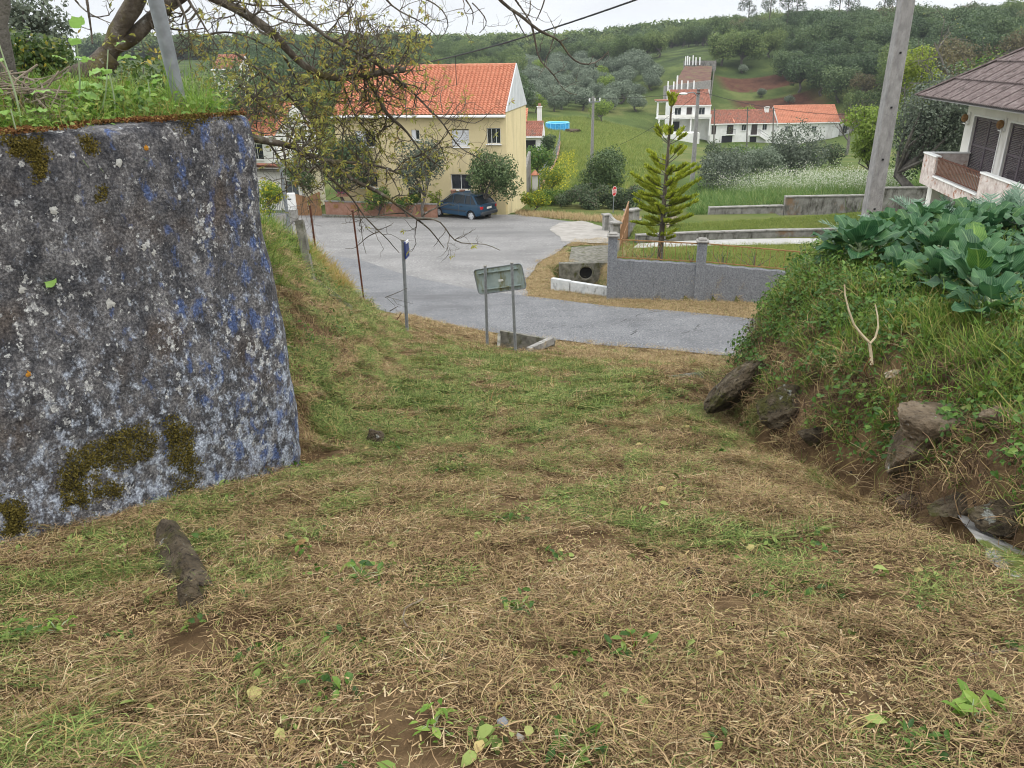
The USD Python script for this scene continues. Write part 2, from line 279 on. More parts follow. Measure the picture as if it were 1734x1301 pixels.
def far(x, y):
    sh = np.shape(x); q = np.stack([np.ravel(x), np.ravel(y)], 1).astype(float)
    z = _rbf(_wk(q)); pts = shapely.points(q)
    d = shapely.distance(LOT, pts); w = 1 - ss(d, 0, 4.0)
    z = z * (1 - w) + (lot(q[:, 0], q[:, 1]) - .05) * w
    near = (q[:, 1] < 44) & (d > .2); z = np.where(near, z, z)
    ing = shapely.contains(GARD, pts)
    gz = np.interp(q[:, 1], [21, 22.5, 26, 29.5, 32, 40], [2.55, 2.5, 2.2, 1.72, 1.62, 1.6])
    z = np.where(ing, gz, z)
    big = np.clip((q[:, 1] - 60) / 60, 0, 1)
    z = z + big * .8 * (meshkit.fbm(np.stack([q[:, 0] / 14, q[:, 1] / 14, 0 * q[:, 0]], 1), 3, 5) - .5)
    # ditch in front of the driveway pipe
    dx = ss(q[:, 0], 1.3, 1.9) * (1 - ss(q[:, 0], 3.2, 3.6)); dy = ss(q[:, 1], 23.9, 24.7) * (1 - ss(q[:, 1], 28.2, 28.4))
    z = z - .75 * dx * dy
    return z.reshape(sh)
WALLA, WALLB = np.array([-1.455, 4.80]), np.array([-2.6, 3.02])         # front foot line of the old wall, from its corner to the left
_wd = (WALLB - WALLA) / np.linalg.norm(WALLB - WALLA); _wn = np.array([-_wd[1], _wd[0]])      # along the wall, and into the picture? set below
if _wn[1] < 0: _wn = -_wn
_sd = np.array([-.62, 1.0]) / np.linalg.norm([-.62, 1.0])                                      # side wall direction
def inside_terrace(x, y, m=0.0):
    a = (x - WALLA[0]) * _wn[0] + (y - WALLA[1]) * _wn[1]                                       # behind the front face
    sn = np.array([-_sd[1], _sd[0]])
    b = (x - WALLA[0]) * sn[0] + (y - WALLA[1]) * sn[1]                                         # left of the side face
    return np.minimum(a, b) - m
def near(x, y):
    x = np.asarray(x, float); y = np.asarray(y, float)
    yy = y + (18.4 - yroad(x)) * ss(y, 9, 16)
    base = np.interp(yy, _py, _pz)
    q = np.stack([x / 1.3, y / 1.3, 0 * x], -1)
    base = base + .10 * (meshkit.fbm(q, 3, 2) - .5) * (1 - ss(yy, 16, 18)) + (.06 * (meshkit.noise(q * 4.2, 9) - .5) + .05 * (meshkit.fbm(q * 9.5, 2, 19) - .5)) * (1 - ss(yy, 15, 18))
    # right bank
    xb = np.interp(y, [0, 2.3, 4, 4.6, 6.5, 8.4, 9.6, 10.5], [2.25, 2.16, 2.04, 1.88, 1.9, 2.75, 3.5, 4.6]) + .16 * (meshkit.noise(np.stack([y * 1.6, 0 * y, 0 * y], -1), 4) - .5)
    cz = np.interp(y, [0, 3, 5, 7, 9], [7.7, 7.15, 6.95, 6.72, 6.5]) + .06 * np.clip(x - 3, 0, 6)
    s = (x - xb) / 1.0
    rise = np.where(s > 0, 1 - (1 - np.clip(s, 0, 1)) ** 1.9, 0)
    lump = (.26 * (meshkit.fbm(np.stack([x * 1.5, y * 1.5, 0 * x], -1), 3, 7) - .5) + .13 * (meshkit.fbm(np.stack([x * 5, y * 5, 0 * x], -1), 2, 17) - .5) * (1 - ss(s, 1.1, 1.8))) * ss(s, -.05, .4)
    E = 1 - ss(y - .25 * np.clip(x - 3, 0, 8), 8.4, 10.3)
    z = base + ((cz - base) * rise + lump) * E
    # ditch at its foot
    dd = np.exp(-((x - xb + .02) / .17) ** 2) * (1 - ss(y, 4.9, 5.8)) * ss(y, 2.2, 3.2); z = z - .36 * dd
    dd = np.exp(-((x - xb + .15) / .35) ** 2) * ss(y, 6.8, 7.6) * (1 - ss(y, 9.3, 9.9)); z = z - .18 * dd
    # left bank
    xl = np.interp(y, [4.0, 6, 8, 10, 14, 17, 18.5], [-1.45, -1.6, -1.6, -1.75, -2.2, -2.9, -3.3])
    cl = np.interp(y, [4.7, 7, 9, 11, 14, 16.5, 18.3], [7.9, 7.25, 6.85, 6.35, 5.25, 3.85, 2.4])
    wl = np.interp(y, [5, 9, 14, 18], [.9, 1.45, 1.6, .8])
    t = np.clip((xl - x) / wl, 0, 1); t = t ** 1.12
    lump = .25 * (meshkit.fbm(np.stack([x * 1.4, y * 1.4, 0 * x + 3], -1), 3, 8) - .5) * ss(xl - x, .1, .6)
    zl = base + (np.maximum(cl, base) - base) * t * (1 - ss(y, 17.6, 18.6)) + lump * (1 - ss(y, 17, 18.4)) * ss(y, 4.8, 5.5)
    xc = xl - wl - np.interp(y, [5, 10, 14, 18], [6, 2.2, .9, .4])
    fall = ss(xc - x, 0, 3.2)
    zl = zl * (1 - fall) + np.minimum(zl, np.maximum(lot(x, y), 2.0) + np.interp(y, [5, 12, 16], [4.5, 1.2, 0])) * fall
    z = np.where((x < xl) & (y > 5.0), zl, z)
    foot = (x - WALLA[0]) * -_wn[0] + (y - WALLA[1]) * -_wn[1]; z = z - .06 * np.exp(-(foot / .35) ** 2) * (x < -1.3) * (y < 4.9)
    # terrace behind the old wall
    k = inside_terrace(x, y, .12); z = np.where(k > 0, np.maximum(z, 8.22 + .10 * ss(k, .2, .8) + .05 * (meshkit.noise(q * 3, 3) - .5)), z)
    # sunk inlet beside the road
    pit = ss(x, -.42, -.34) * (1 - ss(x, .55, .62)) * ss(y, 16.1, 16.3) * (1 - ss(y, 17.15, 17.25)); z = z - .55 * pit
    return z
def ground(x, y):
    x, y = np.broadcast_arrays(np.asarray(x, float), np.asarray(y, float))
    fz, nz = far(x, y), near(x, y)
    w = ss(y - yroad(x), -.5, .1)
    farleft = ss(-6.0 - x, 0, 4) * ss(y, 10, 16); w = np.maximum(w, farleft); w = np.maximum(w, ss(x, 11, 15))
    return nz * (1 - w) + fz * w
_gx = np.unique(np.concatenate([np.arange(-4.6, 5.6, .075), -4.6 - np.cumsum(.08 * 1.045 ** np.arange(128)), 5.6 + np.cumsum(.08 * 1.045 ** np.arange(128))]))
_gy = np.unique(np.concatenate([np.arange(-1.5, 19, .085), 19 + np.cumsum(.1 * 1.024 ** np.arange(240)), -1.5 - np.cumsum(.3 * 1.25 ** np.arange(12))]))
GX, GY = np.meshgrid(_gx, _gy, indexing='ij'); GZ = ground(GX, GY)
from scipy.interpolate import RegularGridInterpolator
_gi = RegularGridInterpolator((_gx, _gy), GZ, bounds_error=False, fill_value=None)
def gz(x, y): return _gi(np.stack(np.broadcast_arrays(np.asarray(x, float), np.asarray(y, float)), -1))
def gn(x, y, e=.08):
    n = np.stack([(gz(x - e, y) - gz(x + e, y)) / (2 * e), (gz(x, y - e) - gz(x, y + e)) / (2 * e), np.ones(np.shape(x))], -1)
    return n / np.linalg.norm(n, axis=-1, keepdims=True)
def GP(px, py): return G(px, py, gz)

# ground material: earth near, grass beyond, red soil on the terraces (all by place)
def ground_mat():
    n = {'g': ('geometry', {}), 'x': ('separate_xyz', {}),
         'n1': ('noise_texture', {'scale': 4.0, 'detail': 8.0, 'roughness': .65}), 'earth': ('rgb_ramp', {'ramp': [(.3, (.055, .034, .017)), (.5, (.14, .09, .046)), (.7, (.24, .165, .085))]}),
         'n2': ('noise_texture', {'scale': .12, 'detail': 8.0, 'roughness': .6}), 'field': ('rgb_ramp', {'ramp': [(.3, (.05, .078, .02)), (.5, (.085, .115, .03)), (.62, (.14, .145, .05)), (.75, (.07, .10, .026))]}), 'ff': ('rgb_ramp', {'ramp': [(.3, (.022, .035, .012)), (.5, (.045, .066, .02)), (.65, (.085, .115, .03)), (.75, (.055, .05, .025))]}), 'fy': ('map_range', {'from_min': 152.0, 'from_max': 205.0, 'clamp': True}), 'm0': ('mix_color', {}),
         'n3': ('noise_texture', {'scale': .5, 'detail': 8.0, 'roughness': .7}), 'red': ('rgb_ramp', {'ramp': [(.35, (.06, .028, .018)), (.6, (.10, .048, .03)), (.68, (.07, .085, .025))]}),
         'wy': ('map_range', {'from_min': 19.0, 'from_max': 23.0, 'clamp': True}), 'm1': ('mix_color', {}),
         'rx0': ('map_range', {'from_min': 47.0, 'from_max': 50.0, 'clamp': True}), 'rx1': ('map_range', {'from_min': 68.0, 'from_max': 63.0, 'clamp': True}),
         'ry0': ('map_range', {'from_min': 159.0, 'from_max': 161.0, 'clamp': True}), 'ry1': ('map_range', {'from_min': 196.0, 'from_max': 192.0, 'clamp': True}),
         'k1': ('math', {'math_type': 'multiply'}), 'k2': ('math', {'math_type': 'multiply'}), 'k3': ('math', {'math_type': 'multiply'}),
         'band': ('wave_texture', {'wave_type': 'bands', 'bands_direction': 'y', 'scale': .021, 'distortion': 1.2, 'detail': 3.0, 'detail_scale': .3}), 'br': ('rgb_ramp', {'ramp': [(.25, (0, 0, 0)), (.45, (1, 1, 1))]}), 'k4': ('math', {'math_type': 'multiply'}),
         'm2': ('mix_color', {}), 'b': ('noise_texture', {'scale': 14.0, 'detail': 8.0, 'roughness': .7}), 'bp': ('bump', {'strength': .9, 'distance': .06}), 'p': ('principled_bsdf', {'roughness': .95, 'specular_ior_level': .1})}
    l = [('g.position', 'x.vector'), ('g.position', 'n1.vector'), ('g.position', 'n2.vector'), ('g.position', 'n3.vector'), ('n1.fac', 'earth.fac'), ('n2.fac', 'field.fac'), ('n3.fac', 'red.fac'),
         ('x.y', 'wy.value'), ('wy.result', 'm1.fac'), ('earth.color', 'm1.a'), ('n2.fac', 'ff.fac'), ('x.y', 'fy.value'), ('fy.result', 'm0.fac'), ('field.color', 'm0.a'), ('ff.color', 'm0.b'), ('m0.result', 'm1.b'),
         ('x.x', 'rx0.value'), ('x.x', 'rx1.value'), ('x.y', 'ry0.value'), ('x.y', 'ry1.value'), ('rx0.result', 'k1.value1'), ('rx1.result', 'k1.value2'), ('ry0.result', 'k2.value1'), ('ry1.result', 'k2.value2'),
         ('k1.value', 'k3.value1'), ('k2.value', 'k3.value2'), ('g.position', 'band.vector'), ('band.fac', 'br.fac'), ('br.color', 'k4.value1'), ('k3.value', 'k4.value2'), ('k4.value', 'm2.fac'), ('m1.result', 'm2.a'), ('red.color', 'm2.b'), ('m2.result', 'p.base_color'),
         ('g.position', 'b.vector'), ('b.fac', 'bp.height'), ('bp.normal', 'p.normal')]
    return usdkit.material(stage, '/World/Looks/ground', n, l, surface='p.BSDF')
obj('ground', MB().grid(np.stack([GX, GY, GZ], -1)), ground_mat(), smooth=True, kind='structure')

# asphalt sheets on the lot plane
def sheet(name, poly, dz, m, step=.8):
    poly = Polygon(poly) if not hasattr(poly, 'exterior') else poly
    v, f = trimesh.creation.triangulate_polygon(poly.segmentize(step), engine='earcut'); v = np.asarray(v)
    return obj(name, (np.column_stack([v, lot(v[:, 0], v[:, 1]) + dz]), f), m, kind='structure')
def wob(pts, seed, amp=.12, step=.35):
    p = np.array(Polygon(pts).segmentize(step).exterior.coords)[:-1]
    return p + amp * 2 * (np.stack([meshkit.fbm(np.column_stack([p * 1.1, 0 * p[:, 0]]), 3, seed), meshkit.fbm(np.column_stack([p * 1.1, 0 * p[:, 0]]), 3, seed + 9)], 1) - .5)
lotpoly = wob([(-29, 46.2), (-9.6, 28.3), (-6, 23.2), (3, 17.3), (7, 15.6), (7, 19.5), (3, 21.2), (.5, 23.0), (.45, 25), (1.15, 29), (2.9, 34.2), (4.5, 36.3), (3.3, 41.0), (.6, 44.6), (-10, 46.3), (-23.5, 51)], 3)
sheet('parking_area', lotpoly, 0.0, M['asphalt_lot'])
xs = np.linspace(-24, 13.5, 60)
lane = [(x, yroad(x) + .06 + .1 * math.sin(x * 2.1) * math.sin(x * .7)) for x in xs] + [(x, yfar(x) + .05 * math.sin(x * 1.7)) for x in xs[::-1]]
sheet('road', lane, .006, M['asphalt_lane'])
# pale gravel apron by the gate
apron = wob([(2.4, 34.0), (4.5, 33.2), (4.75, 38.5), (3.9, 41.2), (2.6, 40.5), (2.0, 38)], 8, .25)
sheet('gravel_apron', apron, .012, noisy('gravel', [(.3, (.24, .225, .2)), (.7, (.36, .34, .31))], 2, .95, .8, 60))
# cracks in the lane: thin dark sunk seams of filler
cm = MB()
for pts in ([(905, 562), (935, 556), (962, 551)], [(1035, 551), (1062, 541), (1090, 531), (1128, 526)], [(1155, 565), (1175, 559), (1190, 562)], [(1175, 559), (1186, 549)], [(1068, 568), (1080, 558)], [(1265, 590), (1280, 570), (1300, 555)]):
    p = np.array([G(a, b, lambda x, y: lot(x, y) + .01) for a, b in pts])
    q = np.array([p[0] + (p[-1] - p[0]) * t for t in np.linspace(0, 1, 14)]); q = np.column_stack([np.interp(np.linspace(0, 1, 14), np.linspace(0, 1, len(p)), p[:, k]) for k in range(3)])
    q[:, 0] += .05 * np.sin(np.arange(14) * 2.3); q[:, 1] += .04 * np.cos(np.arange(14) * 1.7)
    for a, b in zip(q[:-1], q[1:]):
        d = (b - a); nrm = np.array([-d[1], d[0], 0]); nrm /= np.linalg.norm(nrm); cm.add([a - nrm * .011, a + nrm * .011, b + nrm * .011, b - nrm * .011], [[0, 1, 2, 3]])
obj('road_cracks', cm, plain('crack_filler', (.035, .035, .036), .9), kind='structure')

# ------------------------------------------------------------------ scattering of grass, clippings, weeds
def blades(n, L, wd, spread, lie, rng, seg=3, bend=.8, flat=False):
    """n thin bent blades in one mesh. lie: 0 upright ... 1 lying on the ground."""
    yaw = rng.uniform(0, 2 * math.pi, n); ln = rng.uniform(L[0], L[1], n); w = rng.uniform(wd[0], wd[1], n)
    r = spread * np.sqrt(rng.uniform(0, 1, n)); a = rng.uniform(0, 2 * math.pi, n); o = np.stack([r * np.cos(a), r * np.sin(a), rng.uniform(0, .03, n) * lie - .005], 1)
    el0 = np.radians(np.where(rng.uniform(0, 1, n) < lie, rng.uniform(0, 16, n), rng.uniform(50, 88, n)))
    b = rng.uniform(-1, 1, n) * bend if lie > .5 else rng.uniform(.3, 1, n) * bend
    P = [o]; side = np.stack([-np.sin(yaw), np.cos(yaw), 0 * yaw], 1); cur = o; curl = rng.uniform(-1, 1, n) * (.9 if lie > .5 else .25)
    for k in range(seg):
        e = el0 - b * (k + .5) / seg if lie <= .5 else el0 * (1 - 1.6 * k / seg); y = yaw + curl * k / seg
        cur = cur + np.stack([np.cos(e) * np.cos(y), np.cos(e) * np.sin(y), np.sin(e)], 1) * (ln / seg)[:, None]; P.append(cur)
    P = np.stack(P, 1); tw = w[:, None] * np.linspace(1, .25 if not flat else .8, seg + 1)[None]
    tilt = rng.uniform(-.6, .6, n); sd = side + np.stack([0 * tilt, 0 * tilt, tilt], 1)
    V = np.stack([P - sd[:, None] * tw[..., None] / 2, P + sd[:, None] * tw[..., None] / 2], 2).reshape(-1, 3)
    m = (seg + 1) * 2; f = np.concatenate([np.array([[2 * k, 2 * k + 1, 2 * k + 3, 2 * k + 2]]) for k in range(seg)])
    return V, (np.arange(n)[:, None, None] * m + f[None]).reshape(-1, 4)

def leaves_at(C, N, size, rng, aspect=1.8, droop=0.0, fold=True):
    """A pointed leaf at every point C, roughly facing N."""
    n = len(C); N = N / np.maximum(np.linalg.norm(N, axis=1, keepdims=True), 1e-9)
    t = rng.normal(size=(n, 3)); t[:, 2] -= droop; t -= N * (t * N).sum(1, keepdims=True); t /= np.maximum(np.linalg.norm(t, axis=1, keepdims=True), 1e-9); s = np.cross(N, t)
    L = np.broadcast_to(np.asarray(size, float), (n,))[:, None]
    V = np.stack([C - t * L * .5, C + s * L * .5 / aspect + N * L * (.06 if fold else 0), C + t * L * .5, C - s * L * .5 / aspect + N * L * (.06 if fold else 0)], 1).reshape(-1, 3)
    return V, np.arange(4 * n).reshape(n, 4)

def leaf_shapes(C, N, size, rng, aspect=1.8, droop=0.3):
    """Near leaves: two rows of edge points either side of a sunken midrib, tip bent down."""
    n = len(C); N = N / np.maximum(np.linalg.norm(N, axis=1, keepdims=True), 1e-9)
    t = rng.normal(size=(n, 3)); t[:, 2] -= droop; t -= N * (t * N).sum(1, keepdims=True); t /= np.maximum(np.linalg.norm(t, axis=1, keepdims=True), 1e-9); s = np.cross(N, t)
    L = np.broadcast_to(np.asarray(size, float), (n,))[:, None]; w = L * .5 / aspect; b = rng.uniform(.05, .35, n)[:, None]; a = rng.uniform(.75, 1.1, (n, 4))[..., None]
    mid = lambda f: C + t * L * (f - .5) - N * L * b * max(f - .3, 0) ** 2 * 2
    V = [mid(0), mid(.38), mid(.72), mid(1.0)] + [mid(f) + k * s * w * g * a[:, q] + N * L * .07 for q, (f, g, k) in enumerate(((.26, .85, 1), (.62, .95, 1), (.26, .85, -1), (.62, .95, -1)))]
    V = np.stack(V, 1).reshape(-1, 3); f = np.array([[0, 4, 1, 1], [4, 5, 2, 1], [5, 3, 2, 2], [0, 1, 6, 6], [6, 1, 2, 7], [7, 2, 3, 3]])
    q = (np.arange(n)[:, None, None] * 8 + f[None]).reshape(-1, 4); tri = np.vstack([q[:, [0, 1, 2]], q[:, [0, 2, 3]]]); return V, tri[(tri[:, 0] != tri[:, 1]) & (tri[:, 1] != tri[:, 2]) & (tri[:, 0] != tri[:, 2])]

def weed_mesh(rng, n=26, h=.22, size=(.03, .07), spread=.14):
    mb = MB(); C, N = [], []
    for k in range(n):
        a = rng.uniform(0, 6.28); r = spread * rng.uniform(.1, 1); z = h * rng.uniform(.15, 1) * (1 - .5 * r / spread)
        C.append((r * math.cos(a), r * math.sin(a), z)); N.append((math.cos(a) * .6 + rng.normal() * .3, math.sin(a) * .6 + rng.normal() * .3, .9))
    C, N = np.array(C), np.array(N)
    mb.add(*leaf_shapes(C, N, rng.uniform(size[0], size[1], n), rng, 1.5, .3)); return mb.mesh()

def quat(n, yaw):
    """Turns z to n after a yaw."""
    n = np.asarray(n, float); h = np.stack([-n[:, 1], n[:, 0], 0 * n[:, 0], 1 + n[:, 2]], -1); h /= np.linalg.norm(h, axis=1, keepdims=True)
    cz, sz = np.cos(yaw / 2), np.sin(yaw / 2); x, y, z, w = h.T
    return np.stack([x * cz + y * sz, y * cz - x * sz, w * sz + z * cz, w * cz - z * sz], -1)      # h * yaw

def scatter(name, protos, P, label, cat, rng, sc=(.8, 1.25), N=None, kind='stuff', tilt=0.0, idx=None, parent=None, group=None):
    P = np.asarray(P, float); n = len(P)
    if n == 0: return
    inst = UsdGeom.PointInstancer.Define(stage, numbered(ppath(parent), name)); path = str(inst.GetPath())
    rel = []
    for k, (mesh, m) in enumerate(protos):
        usdkit.mesh(stage, f'{path}/clump_{k + 1:03d}' if k else f'{path}/clump', mesh, m, False); rel.append(Sdf.Path(f'{path}/clump_{k + 1:03d}' if k else f'{path}/clump'))
    inst.CreatePrototypesRel().SetTargets(rel)
    inst.CreateProtoIndicesAttr(Vt.IntArray.FromNumpy((rng.integers(0, len(protos), n) if idx is None else np.asarray(idx)).astype(np.int32)))
    inst.CreatePositionsAttr(Vt.Vec3fArray.FromNumpy(P.astype(np.float32)))
    if N is None: N = np.tile([0, 0, 1.0], (n, 1))
    if tilt: N = N + rng.normal(size=(n, 3)) * tilt; N /= np.linalg.norm(N, axis=1, keepdims=True)
    q = quat(N, rng.uniform(0, 2 * math.pi, n))
    inst.CreateOrientationsAttr(Vt.QuathArray([Gf.Quath(float(a[3]), float(a[0]), float(a[1]), float(a[2])) for a in q]))
    s = rng.uniform(sc[0], sc[1], n); inst.CreateScalesAttr(Vt.Vec3fArray.FromNumpy(np.repeat(s[:, None], 3, 1).astype(np.float32)))
    return tag(inst, label, cat, group, kind)

def spots(rng, n, x0, x1, y0, y1, dens=None, view=True):
    """Random ground points; those outside the photograph's view (with a margin) are dropped; dens(x, y) is a probability."""
    x, y = rng.uniform(x0, x1, n), rng.uniform(y0, y1, n)
    k = np.ones(n, bool) if dens is None else rng.uniform(0, 1, n) < dens(x, y)
    x, y = x[k], y[k]; p = np.column_stack([x, y, gz(x, y)])
    if view:
        u = pix(p); k = (u[:, 0] > -160) & (u[:, 0] < 1900) & (u[:, 1] < 1480) & (((p - EYE) @ FWD) > .2); p = p[k]
    return p
# ------------------------------------------------------------------ the mown slope
rng = np.random.default_rng(11)
def xb_at(y): return np.interp(y, [0, 2.3, 4, 4.6, 6.5, 8.4, 9.6, 10.5, 12, 16], [2.25, 2.16, 2.04, 1.88, 1.9, 2.75, 3.5, 4.6, 8, 9])
def xl_at(y): return np.where(y < 4.7, np.interp(y, [0, 3.0, 4.73], [-4.5, -2.65, -1.48]), np.interp(y, [4.7, 6, 8, 10, 14, 17, 18.5], [-1.5, -1.6, -1.6, -1.75, -2.2, -2.9, -3.3]))
_c0, _c1 = GP(1622, 918), GP(1770, 1046)
def onpath(x, y): return ~((x > _c0[0] + (y - _c0[1]) * (_c1[0] - _c0[0]) / (_c1[1] - _c0[1])) & (y < _c0[1] + .25)) & ~((x > -.45) & (x < .66) & (y > 16.05) & (y < 17.3)) & (x < xb_at(y) - np.where(y < 5.5, .12, -.05)) & (x > xl_at(y) - .1) & (y < yroad(x) + .15)
def nz2(x, y, s, seed): return meshkit.fbm(np.stack([x * s, y * s, 0 * x], -1), 3, seed)
def green_amt(x, y):
    """How green the cuttings are: a green swathe in the upper middle, brown near the viewer."""
    g = ss(y, 4.2, 6.2) * (1 - ss(y, 11.5, 14.5)) * (1 - ss(np.abs(x + .35 - .03 * y), .9, 2.3)) * 1.1
    g = g + .15 + .35 * ss(nz2(x, y, .9, 21), .52, .66) + .18 * (x < -.9) * (y < 4)
    return np.clip(g * (.35 + 1.1 * ss(nz2(x, y, 1.7, 31), .35, .6)), 0, 1)
near_st = [(blades(680, (.02, .085), (.0013, .003), .17, .93, np.random.default_rng(k), 3, 1.2), M['straw']) for k in range(5)]
far_st = [(blades(460, (.04, .13), (.003, .0065), .24, .93, np.random.default_rng(k + 50), 2, 1.2), M['straw']) for k in range(4)]
near_gr = [(blades(560, (.02, .085), (.0016, .0042), .17, .88, np.random.default_rng(k + 20), 3, 1.2), M['clippings']) for k in range(4)]
far_gr = [(blades(420, (.04, .14), (.0035, .008), .24, .9, np.random.default_rng(k + 70), 2, 1.2), M['clippings']) for k in range(4)]
bare = lambda x, y: 1 - .3 * ss(nz2(x, y, 1.1, 41), .60, .70) - .45 * np.exp(-(((x + .12) / .35) ** 2 + ((y - 1.75) / .16) ** 2))
def scat(name, protos, n, y0, y1, dens, label, sc=(.8, 1.25), x0=-4.5, x1=9, cat='mown grass', tilt=.12):
    p = spots(rng, n, x0, x1, y0, y1, dens); 
    return scatter(name, protos, p + [0, 0, .004], label, cat, rng, sc, gn(p[:, 0], p[:, 1]), tilt=tilt)
scat('dry_cut_grass', near_st, 3200, .6, 6.4, lambda x, y: onpath(x, y) * bare(x, y) * (1 - .75 * green_amt(x, y)), 'brown dry cut grass lying over the near part of the slope')
scat('dry_cut_grass', far_st, 2800, 5.6, 19.5, lambda x, y: onpath(x, y) * (1 - .55 * ss(nz2(x, y, 1.2, 42), .58, .68)) * (1 - .85 * green_amt(x, y)), 'brown dry cut grass lying over the far part of the slope')
scat('green_cut_grass', near_gr, 2600, .6, 6.6, lambda x, y: onpath(x, y) * green_amt(x, y) * .9, 'green grass cuttings mixed in the dry grass near the viewer')
scat('green_cut_grass', far_gr, 2600, 5.6, 17, lambda x, y: onpath(x, y) * green_amt(x, y), 'swathe of green grass cuttings down the middle of the slope')
# pale dry verge along the lane, near and far side
verge = [(blades(100, (.04, .14), (.004, .009), .22, .85, np.random.default_rng(k + 90), 2, 1.2), M['dry_straw']) for k in range(3)]
def dv(x, y): return (1 - ss(np.abs(yroad(x) - .55 - y), .35, 1.0 + .3 * x * (x > 0))) * (x > -3.0) * (x < 9) * (y < yroad(x) + .1 + .25 * nz2(x, y, 2, 3))
scat('dry_verge', verge, 9000, 9, 21, dv, 'pale straw coloured verge along the near edge of the lane', cat='dry grass')
def dv2(x, y):
    a = (y > yfar(x) - .15) & (y < 22.9 - .23 * (x - 3) + .2) & (x > 1.2)
    b = (x > .2) & (x < 4.6) & (y > yfar(x) - .15) & (y < 34.8) & (x > np.interp(y, [22, 25, 29, 34], [.5, .4, 1.05, 2.9])) & ~((x > 2.4) & (x < 4.3) & (y > 28.3) & (y < 33))
    return np.where(a | b, .95, 0)
scat('dry_verge', verge, 9000, 19, 35, dv2, 'pale straw coloured verge around the ditch and below the grey garden wall', x0=0, cat='dry grass')
sb = [(blades(60, (.08, .3), (.008, .02), .3, .3, np.random.default_rng(k + 95), 2, .6), M['dry_straw']) for k in range(3)]
scat('dry_scrub', sb, 1500, 40, 48, lambda x, y: (x > .6) & (x < 7) & (np.abs(y - 45.2 + .75 * (x - .6)) < 1.0), 'russet dry scrub along the back edge of the parking area', x0=.5, x1=8, cat='dry scrub')
# loose greens and sprigs dropped by the mower
wl = [(weed_mesh(np.random.default_rng(k + 5), 12, .04, (.02, .05), .10), M['clippings']) for k in range(3)] + [(weed_mesh(np.random.default_rng(k + 8), 14, .05, (.018, .045), .09), M['weed']) for k in range(3)]
scat('cut_weeds', wl, 2600, .7, 9, lambda x, y: onpath(x, y) * (.25 + .5 * ss(nz2(x, y, 1.3, 61), .5, .65)), 'small green weed leaves dropped over the mown slope', cat='cut weeds', sc=(.6, 1.3))
stalks = [(blades(9, (.08, .2), (.0022, .0045), .2, .97, np.random.default_rng(k + 33), 4, 1.2, True), M['dry_straw']) for k in range(3)]
chaff = [(blades(420, (.008, .03), (.0016, .004), .2, .97, np.random.default_rng(k + 133), 1, .5, True), M['straw']) for k in range(3)]
scat('straw_chaff', chaff, 1500, .6, 7, lambda x, y: onpath(x, y) * 1.0, 'fine straw chaff on the earth of the near slope', cat='straw', tilt=.03)
scat('straw_stalks', stalks, 90, .7, 9, lambda x, y: onpath(x, y) * 1.0, 'long pale straw stalks lying loose on the mown slope', cat='straw')
